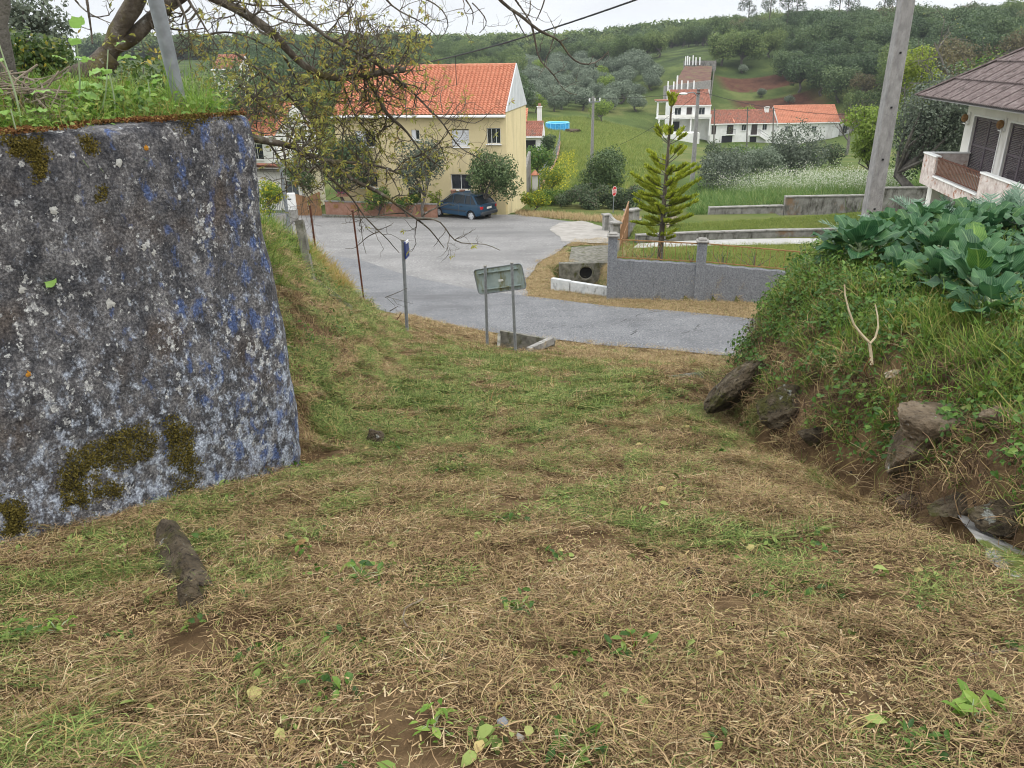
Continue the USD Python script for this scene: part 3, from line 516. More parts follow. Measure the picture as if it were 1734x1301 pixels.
# ------------------------------------------------------------------ the old wall on the left
def old_wall_mat():
    n = {'g': ('geometry', {}), 'ms': ('mapping', {'scale': (1, 1, .78)}), 'x': ('separate_xyz', {}),
         'n1': ('noise_texture', {'scale': 9.0, 'detail': 10.0, 'roughness': .74}), 'base': ('rgb_ramp', {'ramp': [(.3, (.024, .026, .032)), (.45, (.058, .058, .063)), (.55, (.105, .102, .105)), (.7, (.2, .2, .205))]}),
         'n2': ('noise_texture', {'scale': 17.0, 'detail': 9.0, 'roughness': .72}), 'lowz': ('map_range', {'from_min': 6.2, 'from_max': 8.3, 'to_min': .075, 'to_max': -.10, 'clamp': True}), 'n2b': ('math', {'math_type': 'add'}),
         'pale': ('rgb_ramp', {'ramp': [(.53, (0, 0, 0)), (.64, (1, 1, 1))]}), 'm1': ('mix_color', {'b': (.29, .32, .375)}),
         'n3': ('noise_texture', {'scale': 11.0, 'detail': 7.0, 'roughness': .66}), 'm3': ('mapping', {'scale': (1, 1, .6), 'location': (7.1, 3.3, 2.2)}), 'cx': ('map_range', {'from_min': -2.35, 'from_max': -1.62, 'to_min': -.13, 'to_max': -.005, 'clamp': True}), 'n3b': ('math', {'math_type': 'add'}),
         'blue': ('rgb_ramp', {'ramp': [(.52, (0, 0, 0)), (.60, (.75, .75, .75))]}), 'm2': ('mix_color', {'b': (.055, .09, .21)}),
         'v': ('voronoi_texture', {'scale': 26.0, 'randomness': 1.0}), 'wn': ('noise_texture', {'scale': 55.0, 'detail': 3.0}), 'wm': ('mix_color', {'blend_type': 'linear_light', 'fac': .028, 'use_clamp': False}), 'vsep': ('separate_color', {}), 'vk': ('math', {'math_type': 'greater_than', 'value2': .52}), 'vk2': ('math', {'math_type': 'multiply'}), 'vm': ('mapping', {'scale': (1, 1, .75)}), 'vn': ('noise_texture', {'scale': 3.0, 'detail': 3.0}), 'vt': ('math', {'math_type': 'multiply_add', 'value2': 1.3, 'value3': -.40}), 'vl': ('math', {'math_type': 'less_than'}), 'vs': ('math', {'math_type': 'multiply', 'value2': .75}), 'm4': ('mix_color', {'b': (.36, .365, .36)}),
         'n5': ('noise_texture', {'scale': 75.0, 'detail': 5.0, 'roughness': .7}), 'sp': ('rgb_ramp', {'ramp': [(.34, (.3, .3, .31)), (.5, (1, 1, 1)), (.64, (2.3, 2.3, 2.2))]}), 'm5': ('mix_color', {'blend_type': 'multiply', 'fac': .85, 'use_clamp': False}),
         'n6': ('noise_texture', {'scale': 2.6, 'detail': 6.0}), 'brn': ('rgb_ramp', {'ramp': [(.56, (0, 0, 0)), (.72, (.55, .55, .55))]}), 'm6': ('mix_color', {'b': (.075, .052, .034)}),
         'bn': ('noise_texture', {'scale': 34.0, 'detail': 8.0, 'roughness': .7}), 'bp': ('bump', {'strength': .9, 'distance': .02}), 'p': ('principled_bsdf', {'roughness': .93, 'specular_ior_level': .2})}
    l = [('g.position', 'ms.vector'), ('g.position', 'x.vector'), ('ms.vector', 'n1.vector'), ('n1.fac', 'base.fac'), ('ms.vector', 'n2.vector'), ('x.z', 'lowz.value'), ('n2.fac', 'n2b.value1'), ('lowz.result', 'n2b.value2'), ('n2b.value', 'pale.fac'),
         ('pale.color', 'm1.fac'), ('base.color', 'm1.a'), ('g.position', 'm3.vector'), ('m3.vector', 'n3.vector'), ('x.x', 'cx.value'), ('n3.fac', 'n3b.value1'), ('cx.result', 'n3b.value2'), ('n3b.value', 'blue.fac'), ('blue.color', 'm2.fac'), ('m1.result', 'm2.a'),
         ('g.position', 'vm.vector'), ('vm.vector', 'wm.a'), ('g.position', 'wn.vector'), ('wn.color', 'wm.b'), ('wm.result', 'v.vector'), ('v.color', 'vsep.color'), ('vsep.r', 'vk.value1'), ('vl.value', 'vk2.value1'), ('vk.value', 'vk2.value2'), ('g.position', 'vn.vector'), ('vn.fac', 'vt.value1'), ('v.distance', 'vl.value1'), ('vt.value', 'vl.value2'), ('vk2.value', 'vs.value1'), ('vs.value', 'm4.fac'), ('m2.result', 'm6.a'), ('g.position', 'n6.vector'), ('n6.fac', 'brn.fac'), ('brn.color', 'm6.fac'), ('m6.result', 'm4.a'),
         ('g.position', 'n5.vector'), ('n5.fac', 'sp.fac'), ('m4.result', 'm5.a'), ('sp.color', 'm5.b'), ('m5.result', 'p.base_color'), ('g.position', 'bn.vector'), ('bn.fac', 'bp.height'), ('bp.normal', 'p.normal')]
    return usdkit.material(stage, '/World/Looks/old_wall', n, l, surface='p.BSDF')
wall = thing('old_wall', 'big old grey wall with blue paint traces, lichen and moss beside the mown slope', 'wall')
ZT = 8.31
L0 = 2.4
path, nor = [], []
for t in np.linspace(L0, .17, 90): path.append(WALLA + _wd * t); nor.append(-_wn)
sn = np.array([_sd[1], -_sd[0]]); a0, a1 = math.atan2(-_wn[1], -_wn[0]), math.atan2(sn[1], sn[0])
while a1 < a0: a1 += 2 * math.pi
cc = WALLA + _wd * .17 + _wn * .17
for a in np.linspace(a0, a1, 12)[1:-1]: path.append(cc + .17 * np.array([math.cos(a), math.sin(a)])); nor.append(np.array([math.cos(a), math.sin(a)]))
for t in np.linspace(.08, 2.2, 24): path.append(cc + sn * .17 + _sd * t); nor.append(sn)
path, nor = np.array(path), np.array(nor)
prof = [(0, z) for z in np.linspace(5.5, ZT - .04, 90)] + [(-.012, ZT - .014), (-.04, ZT)] + [(-o, ZT + .004) for o in np.linspace(.08, .26, 6)] + [(-.28, ZT - .02), (-.28, ZT - .4)]
P = np.zeros((len(path), len(prof), 3))
for j, (o, z) in enumerate(prof):
    P[:, j, :2] = path + nor * o; P[:, j, 2] = z
def wall_out(p): return .07 * (meshkit.fbm(p * 2.1, 4, 3) - .5) + .012 * (meshkit.fbm(p * 14, 3, 6) - .5) + .05 * np.exp(-((p[..., 2] - 6.6) / .7) ** 2)
P[..., :2] += nor[:, None] * wall_out(P)[..., None]
P[..., 2] += (meshkit.fbm(P * 3.0, 3, 12) - .5) * .035 * (P[..., 2] > ZT - .1)
OWM = old_wall_mat()
obj('wall_body', MB().grid(P), OWM, wall, smooth=True)
def WP(px, py, off=0.0):
    d = FWD + RIGHT * ((px - 867) / FPX) - UP * ((py - 650.5) / FPX)
    n = np.array([*(-_wn), 0]); a = np.array([*WALLA, 0]) + n * .02; p = EYE + d * (((a - EYE) @ n) / (d @ n)); return p + n * (float(wall_out(p - n * .02)) - .02 + off)
def moss_patch(poly, n, seed, m='moss', name='moss_patch', size=.0105, out=.015, thr=.42):
    n = int(n * 1.7); r = np.random.default_rng(seed); pg = Polygon(poly); x0, y0, x1, y1 = pg.buffer(12).bounds
    q = np.column_stack([r.uniform(x0, x1, n), r.uniform(y0, y1, n)]); d = np.where(shapely.contains(pg, shapely.points(q)), 1, -1) * shapely.distance(pg.exterior, shapely.points(q))
    k = d + 26 * (meshkit.fbm(np.column_stack([q / 13, 0 * q[:, 0]]), 4, seed) - .5) + r.normal(size=n) * 5 > 3 * (thr > .35); q, d = q[k], d[k]
    p = np.array([WP(a, b) for a, b in q]); nn = np.array([*(-_wn), 0])
    th = out * np.clip(d / 12, .15, 1) * (.5 + meshkit.noise(np.column_stack([q / 9, 0 * d]), 2))
    N = nn + r.normal(size=(len(p), 3)) * .7; N[:, 2] += .25
    mb = MB(); mb.add(*leaves_at(p + nn * (th * r.uniform(.2, 1, len(p)))[:, None], N, r.uniform(.6, 1.4, len(p)) * size, r, 1.4, .8)); obj(name, mb, M[m], wall)
moss_patch([(95, 800), (110, 765), (160, 745), (200, 720), (245, 715), (262, 740), (265, 770), (200, 790), (150, 795), (150, 850), (100, 860)], 9000, 1)
moss_patch([(268, 712), (290, 706), (320, 725), (330, 790), (335, 815), (305, 800), (285, 780)], 5200, 2)
moss_patch([(290, 800), (320, 805), (345, 840), (400, 815), (412, 830), (330, 880), (290, 850)], 4200, 3)
moss_patch([(0, 845), (40, 850), (42, 900), (0, 910)], 2600, 4)
moss_patch([(160, 805), (210, 815), (205, 840), (150, 845)], 1500, 5)
moss_patch([(5, 235), (70, 228), (85, 250), (82, 300), (66, 308), (55, 270), (20, 262)], 4200, 6)
moss_patch([(300, 196), (345, 192), (342, 204), (322, 222), (305, 210)], 1800, 7)
moss_patch([(143, 232), (160, 230), (163, 252), (152, 258)], 900, 8, thr=.3)
moss_patch([(168, 322), (180, 322), (180, 338), (168, 338)], 500, 9, thr=.3)
moss_patch([(338, 193), (385, 187), (392, 196), (345, 202)], 1200, 10)
# moss and crumbs along the top edge
r = np.random.default_rng(4); n = 15000; t = r.uniform(.1, L0, n); o = r.uniform(-.01, .28, n)
p = np.column_stack([(WALLA + np.outer(t, _wd) + np.outer(o, _wn)), np.full(n, ZT) + .004 + r.uniform(0, .018, n)])
kk = (meshkit.fbm(p * 6, 3, 3) > .51 + .08 * (t > 1.5)); p = p[kk]
mb = MB(); mb.add(*leaves_at(p, np.array([0, 0, 1]) + r.normal(size=(len(p), 3)) * .8, r.uniform(.008, .02, len(p)), r, 1.3)); obj('moss_cap', mb, M['rust_moss'], wall, label='rust red moss along the top of the wall')
def rosette(px, py, rad, m, seed):
    rad = rad * .72
    rr = np.random.default_rng(seed); th = np.linspace(0, 6.283, 18)[:-1]; c = WP(px, py, .004); u = np.array([*_wd, 0]); ra = rad * (1 + .25 * rr.normal(size=17))
    v = [c + np.array([*(-_wn), 0]) * .004] + [c + u * ra[i] * math.cos(th[i]) + np.array([0, 0, 1]) * ra[i] * 1.15 * math.sin(th[i]) for i in range(17)]
    obj('lichen', MB().add(v, [[0, 1 + i, 1 + (i + 1) % 17] for i in range(17)]), m, wall)
M['lichen_orange'] = noisy('lichen_orange', [(.3, (.3, .12, .012)), (.7, (.5, .24, .03))], 60, .9, .5); M['lichen_pale'] = noisy('lichen_pale', [(.3, (.3, .3, .28)), (.7, (.5, .5, .47))], 70, .9, .5)
rosette(251, 251, .017, M['lichen_orange'], 1); rosette(45, 633, .017, M['lichen_orange'], 2)
for i, (a, b, c) in enumerate([(204, 277, .026), (95, 357, .024), (188, 515, .03), (246, 420, .02), (262, 428, .018), (115, 835, .02), (306, 335, .015), (330, 330, .015), (41, 492, .02)]): rosette(a, b, c, M['lichen_pale'], 10 + i)

# ------------------------------------------------------------------ stones
def stone(px, py, size, seed, label, mat='stone', rz=0.0, sink=.25, tilt=None, cat='stone', name='stone', rough=.35, loc=None):
    c = GP(px, py) if loc is None else np.asarray(loc, float); v, f = rock(size, seed, 4, rough)
    if tilt is not None: v = v @ trimesh.transformations.rotation_matrix(tilt[0], tilt[1])[:3, :3].T
    t = thing(name, label, cat, c + [0, 0, size[2] * (1 - 2 * sink)], rz); obj('rock_body', (v, f), M[mat], t, smooth=35); return t
stone(1243, 690, (.14, .32, .38), 25, 'large mossy slab of rock leaning at the far foot of the right bank', 'stone_moss', -.8, .3, (.6, (0, 1, 0)))
stone(1330, 700, (.22, .17, .22), 6, 'mossy boulder with a pale lichen patch right of the leaning slab', 'stone_moss', .3, .34)
stone(1518, 818, (.10, .16, .27), 7, 'upright brown standing stone at the edge of the ditch', 'stone', -.3, .12, (.35, (0, 1, 0)))
stone(1568, 745, (.26, .2, .2), 8, 'broad brown rock set into the right bank above the standing stone', 'stone', .4, .3)
stone(1687, 722, (.11, .08, .08), 9, 'small pale grey rock in the right bank near the picture edge', 'stone', .2, .35)
stone(1500, 846, (.055, .035, .03), 10, 'small tan stone lying in the ditch below the standing stone', 'stone', .8, .3)
stone(1545, 850, (.12, .07, .04), 14, 'flat grey-brown stone in the ditch bottom', 'stone', .5, .3)
stone(1615, 872, (.17, .12, .07), 11, 'dark mossy rock overhanging the ditch on the right', 'stone_moss', .7, .1)
stone(1700, 888, (.16, .12, .09), 15, 'mossy rock at the right edge above the concrete channel', 'stone_moss', .2, .2)
stone(1380, 745, (.14, .09, .07), 12, 'low mossy stone half buried between boulder and standing stone', 'stone_moss', .1, .3)
_a, _b = GP(262, 880), GP(345, 1030); _d = _b - _a
stone(300, 950, (.085, np.linalg.norm(_d) * .52, .085), 13, 'long rough brown stone sticking out of the ground below the old wall', 'stone_moss', math.atan2(-_d[0], _d[1]), .36, (math.asin(float(np.clip(_d[2] / np.linalg.norm(_d), -1, 1))), (1, 0, 0)), loc=(_a + _b) / 2)
stone(335, 1025, (.075, .07, .12), 16, 'dark mossy stone stump at the lower end of the long brown stone', 'stone_moss', .1, .4)
stone(638, 752, (.085, .09, .13), 57, 'mossy stone stump standing in the cut grass right of the wall corner', 'stone_moss', .1, .38)
stone(853, 1228, (.016, .022, .014), 18, 'small dark blue-grey pebble in the straw near the bottom edge', 'render_grey', .3, .3)
stone(693, 1135, (.035, .012, .010), 19, 'thin orange-brown tile shard lying in the bare patch', 'rust_paint', .1, .2, name='tile_shard', cat='shard')
for i, (a, b) in enumerate([(800, 1130), (828, 1155), (832, 1160), (866, 1140), (748, 1112), (880, 1250)]):
    stone(a, b, (.012 + .003 * (i % 3), .012, .008), 30 + i, 'small pale pebble in the bare patch of the slope', 'concrete', i, .2, name='pebble').SetCustomDataByKey('group', 'pale pebbles in the bare patch')
for i, (a, b) in enumerate([(1625, 1183), (1612, 1180), (1588, 1196)]):
    stone(a, b, (.02, .018, .014), 40 + i, 'small tan pebble beside the torn weeds at lower right', 'stone', i, .25, name='pebble').SetCustomDataByKey('group', 'tan pebbles at the lower right')

# holes of bare dark earth in the grass
def clod(px, py, rx, seed, label):
    c = GP(px, py); v, f = rock((rx, rx * .55, .035), seed, 3, .8); t = thing('earth_clod', label, 'clod', c, 0); obj('clod_body', (v, f), M['dark_earth'], t, smooth=True)
clod(925, 715, .12, 3, 'dark clod of earth in the middle of the mown slope'); clod(640, 562, .16, 4, 'dark clod of earth left of the blue sign post'); clod(1170, 976, .06, 5, 'small brown earth clod in the straw at right')
clod(693, 605, .12, 6, 'brown earth heap at the foot of the blue sign post')

# concrete channel at the right edge
ch = MB()
for i, (a, b) in enumerate([((1622, 918), (1770, 1046))]):
    p0, p1 = GP(*a), GP(*b); d = p1 - p0; L = np.linalg.norm(d); u = d / L; s = np.array([u[1], -u[0], 0]); s = s if s[0] > 0 else -s; s /= np.linalg.norm(s)
    tt = np.linspace(-.15, 1.3, 60); ww = np.linspace(-.03, .34, 14)
    Q = p0 + tt[:, None, None] * d + ww[None, :, None] * s; Q[..., 0] += .05 * (meshkit.noise(Q * [0, 9, 0], 3) - .5); Q[..., 2] = np.interp(p0[1] + tt * d[1], _py, _pz)[:, None] + .012 - .035 * np.sin(np.clip(ww / .34, 0, 1) * math.pi)[None] + .02 * (meshkit.fbm(Q * 9, 3, 1) - .5)
    ch.grid(Q)
M['channel'] = noisy('channel', [(.3, (.11, .105, .09)), (.5, (.22, .215, .2)), (.7, (.34, .33, .31))], 9, .8, .8, 40, extra=[((.075, .09, .012), 5, .48, .58, (1, 1, 1))])
tag(obj('drain_channel', ch, M['channel'], None, True), 'wet concrete drain channel with yellow-green moss at the lower right edge', 'drain')

# ------------------------------------------------------------------ right bank growth
rng = np.random.default_rng(21)
def bank_s(x, y): return (x - np.interp(y, [0, 2.3, 4, 4.6, 6.5, 8.4, 9.6, 10.5], [2.25, 2.16, 2.04, 1.88, 1.9, 2.75, 3.5, 4.6])) / 1.0
M['root'] = leafy('root', [(0, (.035, .02, .012)), (.5, (.10, .06, .034)), (.85, (.2, .13, .07)), (1, (.13, .12, .04))], .9, .1, .3, 2.0)
tuft = [(blades(44, (.07, .22), (.004, .008), .09, .12, np.random.default_rng(k + 200), 3, 1.1), M['grass']) for k in range(4)]
shaggy = [(blades(44, (.08, .2), (.003, .006), .10, .5, np.random.default_rng(k + 210), 3, 1.5), M['grass']) for k in range(3)]
drys = [(blades(56, (.05, .18), (.003, .006), .13, .55, np.random.default_rng(k + 220), 3, 1.4), M['straw']) for k in range(3)]
rub = [((rock((.035 * q, .028 * q, .022 * q), 70 + k, 1, .5)), M[('stone', 'dark_earth', 'stone')[k % 3]]) for k, q in enumerate((.5, .8, 1.2, .35, .6, 1.0))]
roots = [(blades(56, (.06, .22), (.002, .0045), .13, .6, np.random.default_rng(k + 225), 3, 1.8), M['root']) for k in range(3)]
weeds = [(weed_mesh(np.random.default_rng(k + 230), 52, .2, (.014, .042), .15), M['weed']) for k in range(5)]
bramble = [(weed_mesh(np.random.default_rng(k + 240), 48, .26, (.025, .055), .2), M['weed']) for k in range(3)]
def bs(name, protos, n, dens, label, cat, sc=(.7, 1.3), y0=.8, y1=11, x0=1.7, x1=10):
    p = spots(rng, n, x0, x1, y0, y1, dens); scatter(name, protos, p, label, cat, rng, sc, gn(p[:, 0], p[:, 1]) * .5 + [0, 0, .5], tilt=.2)
onb = lambda x, y: (bank_s(x, y) > .05) & (y < 10.3 + .25 * np.clip(x - 3, 0, 8))
bs('bank_grass', tuft, 11000, lambda x, y: onb(x, y) * np.where(bank_s(x, y) > .62, np.where(bank_s(x, y) > 1.35, .4, .95), .5 * ss(bank_s(x, y), .2, .6)), 'bright green tufted grass along the crest of the right bank', 'grass')
bs('hanging_grass', shaggy, 5200, lambda x, y: onb(x, y) * (bank_s(x, y) < 1.3) * (.35 + .6 * ss(nz2(x, y, 1.6, 4), .45, .6)), 'shaggy grass hanging down the face of the right bank', 'grass')
bs('bank_rubble', rub, 1500, lambda x, y: onb(x, y) * (bank_s(x, y) < .8) * .8, 'small stones and clods in the earth of the right bank', 'rubble', (.5, 1.6))
bs('bank_roots', roots, 6000, lambda x, y: onb(x, y) * (bank_s(x, y) < 1.1) * (.25 + .75 * ss(nz2(x, y, 1.5, 44), .42, .56)), 'brown roots and dead stems matted over the cut face of the right bank', 'roots')
bs('bank_straw', drys, 6500, lambda x, y: onb(x, y) * (bank_s(x, y) < .9) * (.15 + .85 * ss(.5 - bank_s(x, y), -.2, .35)), 'dry brown grass over the lower face of the right bank', 'dry grass')
bs('bank_weeds', weeds, 9500, lambda x, y: onb(x, y) * (bank_s(x, y) > .2) * (bank_s(x, y) < 2.2) * (.25 + .75 * ss(nz2(x, y, 1.3, 14), .42, .58)), 'small leafy weeds covering the right bank', 'weeds')
bs('bank_bramble', bramble, 1500, lambda x, y: onb(x, y) * (bank_s(x, y) > .4) * (bank_s(x, y) < 1.5) * ss(nz2(x, y, .9, 24), .5, .6), 'dark bramble leaves trailing over the right bank', 'brambles')

def cab_leaf_mat():
    n = {'u': ('attribute', {'attribute': 'st'}), 'x': ('separate_xyz', {}), 'au': ('math', {'math_type': 'absolute'}), 'mid': ('math', {'math_type': 'less_than', 'value2': .07}), 'vv': ('math', {'math_type': 'multiply_add', 'value2': -.75}), 'sv': ('math', {'math_type': 'multiply', 'value2': 42.0}), 'si': ('math', {'math_type': 'sine'}), 'gt': ('math', {'math_type': 'greater_than', 'value2': .90}), 'mx': ('math', {'math_type': 'maximum'}), 'f': ('math', {'math_type': 'multiply', 'value2': .5}),
         'g': ('geometry', {}), 'n': ('noise_texture', {'scale': 6.0, 'detail': 4.0}), 'r': ('rgb_ramp', {'ramp': [(.3, (.013, .05, .021)), (.5, (.03, .09, .034)), (.7, (.06, .14, .05))]}), 'm': ('mix_color', {'b': (.16, .26, .12)}), 'oi': ('object_info', {}), 'or': ('rgb_ramp', {'ramp': [(0, (.75, .85, .85)), (.85, (1.1, 1.05, 1)), (1, (1.6, 1.35, .6))]}), 'mm': ('mix_color', {'blend_type': 'multiply', 'fac': 1.0, 'use_clamp': False}),
         'p': ('principled_bsdf', {'roughness': .55, 'specular_ior_level': .2}), 't': ('translucent_bsdf', {}), 'mc': ('mix_closure', {'fac': .15})}
    l = [('u.vector', 'x.vector'), ('x.x', 'au.value1'), ('au.value', 'mid.value1'), ('au.value', 'vv.value1'), ('x.y', 'vv.value3'), ('vv.value', 'sv.value1'), ('sv.value', 'si.value1'), ('si.value', 'gt.value1'), ('mid.value', 'mx.value1'), ('gt.value', 'mx.value2'), ('mx.value', 'f.value1'), ('f.value', 'm.fac'), ('g.position', 'n.vector'), ('n.fac', 'r.fac'), ('r.color', 'm.a'), ('m.result', 'mm.a'), ('oi.random', 'or.fac'), ('or.color', 'mm.b'), ('mm.result', 'p.base_color'), ('mm.result', 't.color'), ('p.BSDF', 'mc.closure1'), ('t.BSDF', 'mc.closure2')]
    return usdkit.material(stage, '/World/Looks/cabbage_leaf', n, l, surface='mc.closure')
M['cab'] = cab_leaf_mat(); M['cab_stem'] = plain('cabbage_stem', (.24, .3, .17), .5)
def cabbage_leaf(r, az, el, L, wdt, pet):
    nu, nv = 9, 9; u = np.linspace(-1, 1, nu); v = np.linspace(0, 1, nv)
    e0, droop = el, r.uniform(.5, 1.2); s, pts = 0, []
    pos = np.array([0.0, 0.0]); 
    for k in range(nv): pts.append(pos.copy()); a = e0 - droop * (k / nv) ** 1.3; pos = pos + np.array([math.cos(a), math.sin(a)]) * L / (nv - 1)
    pts = np.array(pts); tg = np.gradient(pts, axis=0); nr = np.stack([-tg[:, 1], tg[:, 0]], 1); nr /= np.linalg.norm(nr, axis=1, keepdims=True)
    w = wdt * np.clip(np.sin(math.pi * np.clip(.08 + .92 * v, 0, 1) ** .9) ** .62, .05, 1); w[0] = .02; w[-1] = wdt * .42; w[-2] = max(w[-2], wdt * .74)
    ph = r.uniform(0, 6); cup = r.uniform(-.15, .35)
    R = pts[:, 0][:, None] + nr[:, 0][:, None] * (cup * np.abs(u)[None] ** 2 * w[:, None] + .08 * L * np.sin(v * 13 + ph)[:, None] * u[None] ** 2)
    Z = pts[:, 1][:, None] + nr[:, 1][:, None] * (cup * np.abs(u)[None] ** 2 * w[:, None] + .08 * L * np.sin(v * 13 + ph)[:, None] * np.sign(u)[None] * u[None] ** 2) + .035 * L * np.sin(v * 21 + ph * 2)[:, None] * np.abs(u)[None]
    S = w[:, None] * u[None]
    ca, sa = math.cos(az), math.sin(az); base = np.array([math.cos(az), math.sin(az)]) * .02
    p0 = pet * math.cos(el); zz = pet * math.sin(el)
    P = np.stack([(R + p0 + .02) * ca - S * sa, (R + p0 + .02) * sa + S * ca, Z + zz], -1)
    uv = np.stack([np.broadcast_to(u[None], (nv, nu)), np.broadcast_to(v[:, None], (nv, nu))], -1).reshape(-1, 2)
    return P, uv, (p0, zz)
def make_cabbage(seed, label):
    r = np.random.default_rng(seed); t = thing('cabbage_plant', label, 'cabbage'); hs = r.uniform(.12, .22)
    obj('stem', MB().tube([(0, 0, -.05), (0, 0, hs)], [.016, .012], 7), M['cab_stem'], t); n = 13; petm = MB()
    for k in range(n):
        f = k / n; az = k * 2.4 + r.uniform(-.3, .3); el = math.radians(10 + 62 * f + r.uniform(-8, 8)); L = r.uniform(.2, .3) * (1 - .3 * f); pet = r.uniform(.07, .13) * (1 - .4 * f)
        P, uv, (p0, zz) = cabbage_leaf(r, az, el, L, L * r.uniform(.36, .46), pet); z0 = hs * (.35 + .6 * f); P[..., 2] += z0
        petm.tube([(0, 0, z0), (math.cos(az) * (p0 + .025), math.sin(az) * (p0 + .025), z0 + zz)], [.008, .006], 5, False)
        v, fc = MB().grid(P).mesh(); obj('leaf', (v, fc), M['cab'], t, smooth=True, uv=uv)
    obj('leaf_stalks', petm, M['cab_stem'], t); return t
cab_l = 'broad blue-green cabbage growing in the plot on top of the right bank'
cabs = [make_cabbage(100 + k, cab_l) for k in range(5)]
r = np.random.default_rng(77); sp = []
for yy in np.arange(4.25, 9.6, .44):
    for xx in np.arange(3.1, 9.2, .42):
        x, y = xx + r.uniform(-.13, .13), yy + r.uniform(-.13, .13)
        if y > 8.4: continue
        a = pix((x, y, float(gz(x, y)) + .25))
        if bank_s(x, y) < 1.0 or a[0] < 1415 + max(0, (430 - a[1])) * .2 or a[0] > 1800 or a[1] > 512: continue
        sp.append(((x, y, float(gz(x, y)) - .01), r.uniform(0, 6.28), r.uniform(.82, 1.15)))
print('cabbages', len(sp)); used = set()
for i, s in enumerate(sp): fr = s[0][1] < 5.3; place(cabs[i % 5], [s], 'cabbages in the front rows of the plot' if fr else 'cabbages in the rear rows of the plot', ['broad blue-green cabbage in the front rows of the plot on the right bank' if fr else 'blue-green cabbage in the rear rows of the plot, before the cardoons'], used)
# feathery grey-green cardoons behind them
M['cardoon'] = leafy('cardoon', [(0, (.05, .10, .06)), (.5, (.10, .17, .11)), (1, (.17, .25, .175))], .5, .2, .3, 1.0)
def cardoon_leaf(r, az, el, L):
    n = 15; pos = np.zeros(2); pts = []; dr = r.uniform(.7, 1.5)
    for k in range(n): pts.append(pos.copy()); a = el - dr * (k / n) ** 1.4; pos = pos + np.array([math.cos(a), math.sin(a)]) * L / n
    pts = np.array(pts); P3 = np.stack([pts[:, 0] * math.cos(az), pts[:, 0] * math.sin(az), pts[:, 1]], 1); sd = np.array([-math.sin(az), math.cos(az), 0.0]); mb = MB(); mb.tube(P3, np.linspace(.008, .002, n), 4, False)
    for k in range(2, n):
        t = (P3[k] - P3[k - 1]); t /= np.linalg.norm(t); ln = L * .24 * math.sin(math.pi * (.12 + .8 * k / n)) + .02
        for s in (-1, 1):
            d = sd * s * .85 + t * .7 + np.array([0, 0, r.uniform(-.1, .35)]); e = P3[k] + d * ln; w = t * .016; mb.add([P3[k] - w, P3[k] + w, e + t * .01, (P3[k] + e) / 2 - w * 1.1], [[0, 1, 2, 3]])
    return mb
def make_cardoon(seed, label):
    r = np.random.default_rng(seed); t = thing('cardoon_plant', label, 'cardoon')
    for k in range(11): obj('leaf', cardoon_leaf(r, k * 2.4 + r.uniform(-.3, .3), math.radians(r.uniform(35, 85)), r.uniform(.4, .68)), M['cardoon'], t)
    return t
cl = 'feathery grey-green cardoon behind the cabbages on the right bank'
cds = [make_cardoon(300 + k, cl) for k in range(3)]; used = set()
for i, (px_, Y) in enumerate([(1440, 9.6), (1470, 9.3), (1500, 9.9), (1535, 9.5), (1565, 9.8), (1590, 9.2), (1615, 9.7), (1640, 9.1), (1662, 9.5), (1690, 9.0), (1712, 9.4), (1735, 8.8), (1765, 9.2), (1425, 9.0), (1520, 8.9), (1575, 8.8), (1680, 8.5)]):
    x = float(W(px_, 400, Y)[0]); Y = Y - .35; place(cds[i % 3], [((x, Y, float(gz(x, Y)) - .02), i * 1.3, 0.72 + .22 * ((i * 7) % 5) / 5)], 'cardoons along the back of the cabbage plot', [cl], used)

# pulled-up pale forked stalk
Yk = float(GP(1477, 610)[1]) - .2
def stk(pts, r0, r1, Y0=Yk, Y1=None): p = np.array([W(a, b, Y0 + (0 if Y1 is None else (Y1 - Y0) * i / (len(pts) - 1))) for i, (a, b) in enumerate(pts)]); return p, np.linspace(r0, r1, len(p))
t = thing('pulled_stalk', 'pale forked pulled-up cabbage stalk lying on the right bank', 'stalk')
M['pale_stalk'] = noisy('pale_stalk', [(.3, (.3, .235, .14)), (.7, (.5, .43, .29))], 20, .7, .3)
obj('main_stalk', MB().tube(*stk([(1476, 618), (1475, 600), (1472, 580), (1460, 568), (1446, 550), (1437, 525), (1431, 500), (1430, 482)], .011, .004, Yk, Yk + .12), 7), M['pale_stalk'], t)
obj('side_stalk', MB().tube(*stk([(1473, 582), (1482, 572), (1487, 555), (1486, 535), (1482, 516)], .008, .004, Yk, Yk + .1), 6), M['pale_stalk'], t)
rt = MB()
for q in ([(1475, 612), (1463, 628), (1470, 640), (1480, 650)], [(1476, 615), (1480, 626), (1470, 632)], [(1474, 605), (1466, 618), (1460, 632)]): rt.tube(*stk(q, .004, .0015, Yk - .04), 5)
obj('roots', rt, M['rust_moss'], t)
def dead_leaf(pxs, m, label, Yo=-.05):
    p = np.array([GP(*q) + np.array([0, Yo, .03]) for q in pxs]); c = p.mean(0) + [0, -.01, .03]
    tag(obj('fallen_leaf', MB().add(np.vstack([c, p]), [[0, 1 + i, 1 + (i + 1) % len(p)] for i in range(len(p))]), M[m]), label, 'leaf')
M['tan_leaf'] = noisy('tan_leaf', [(.3, (.3, .17, .08)), (.7, (.45, .28, .15))], 30, .8, .3); M['pale_leaf'] = noisy('pale_leaf', [(.3, (.35, .29, .21)), (.7, (.5, .43, .34))], 30, .8, .3); M['red_leaf'] = noisy('red_leaf', [(.3, (.28, .03, .015)), (.7, (.42, .06, .03))], 30, .6, .2)
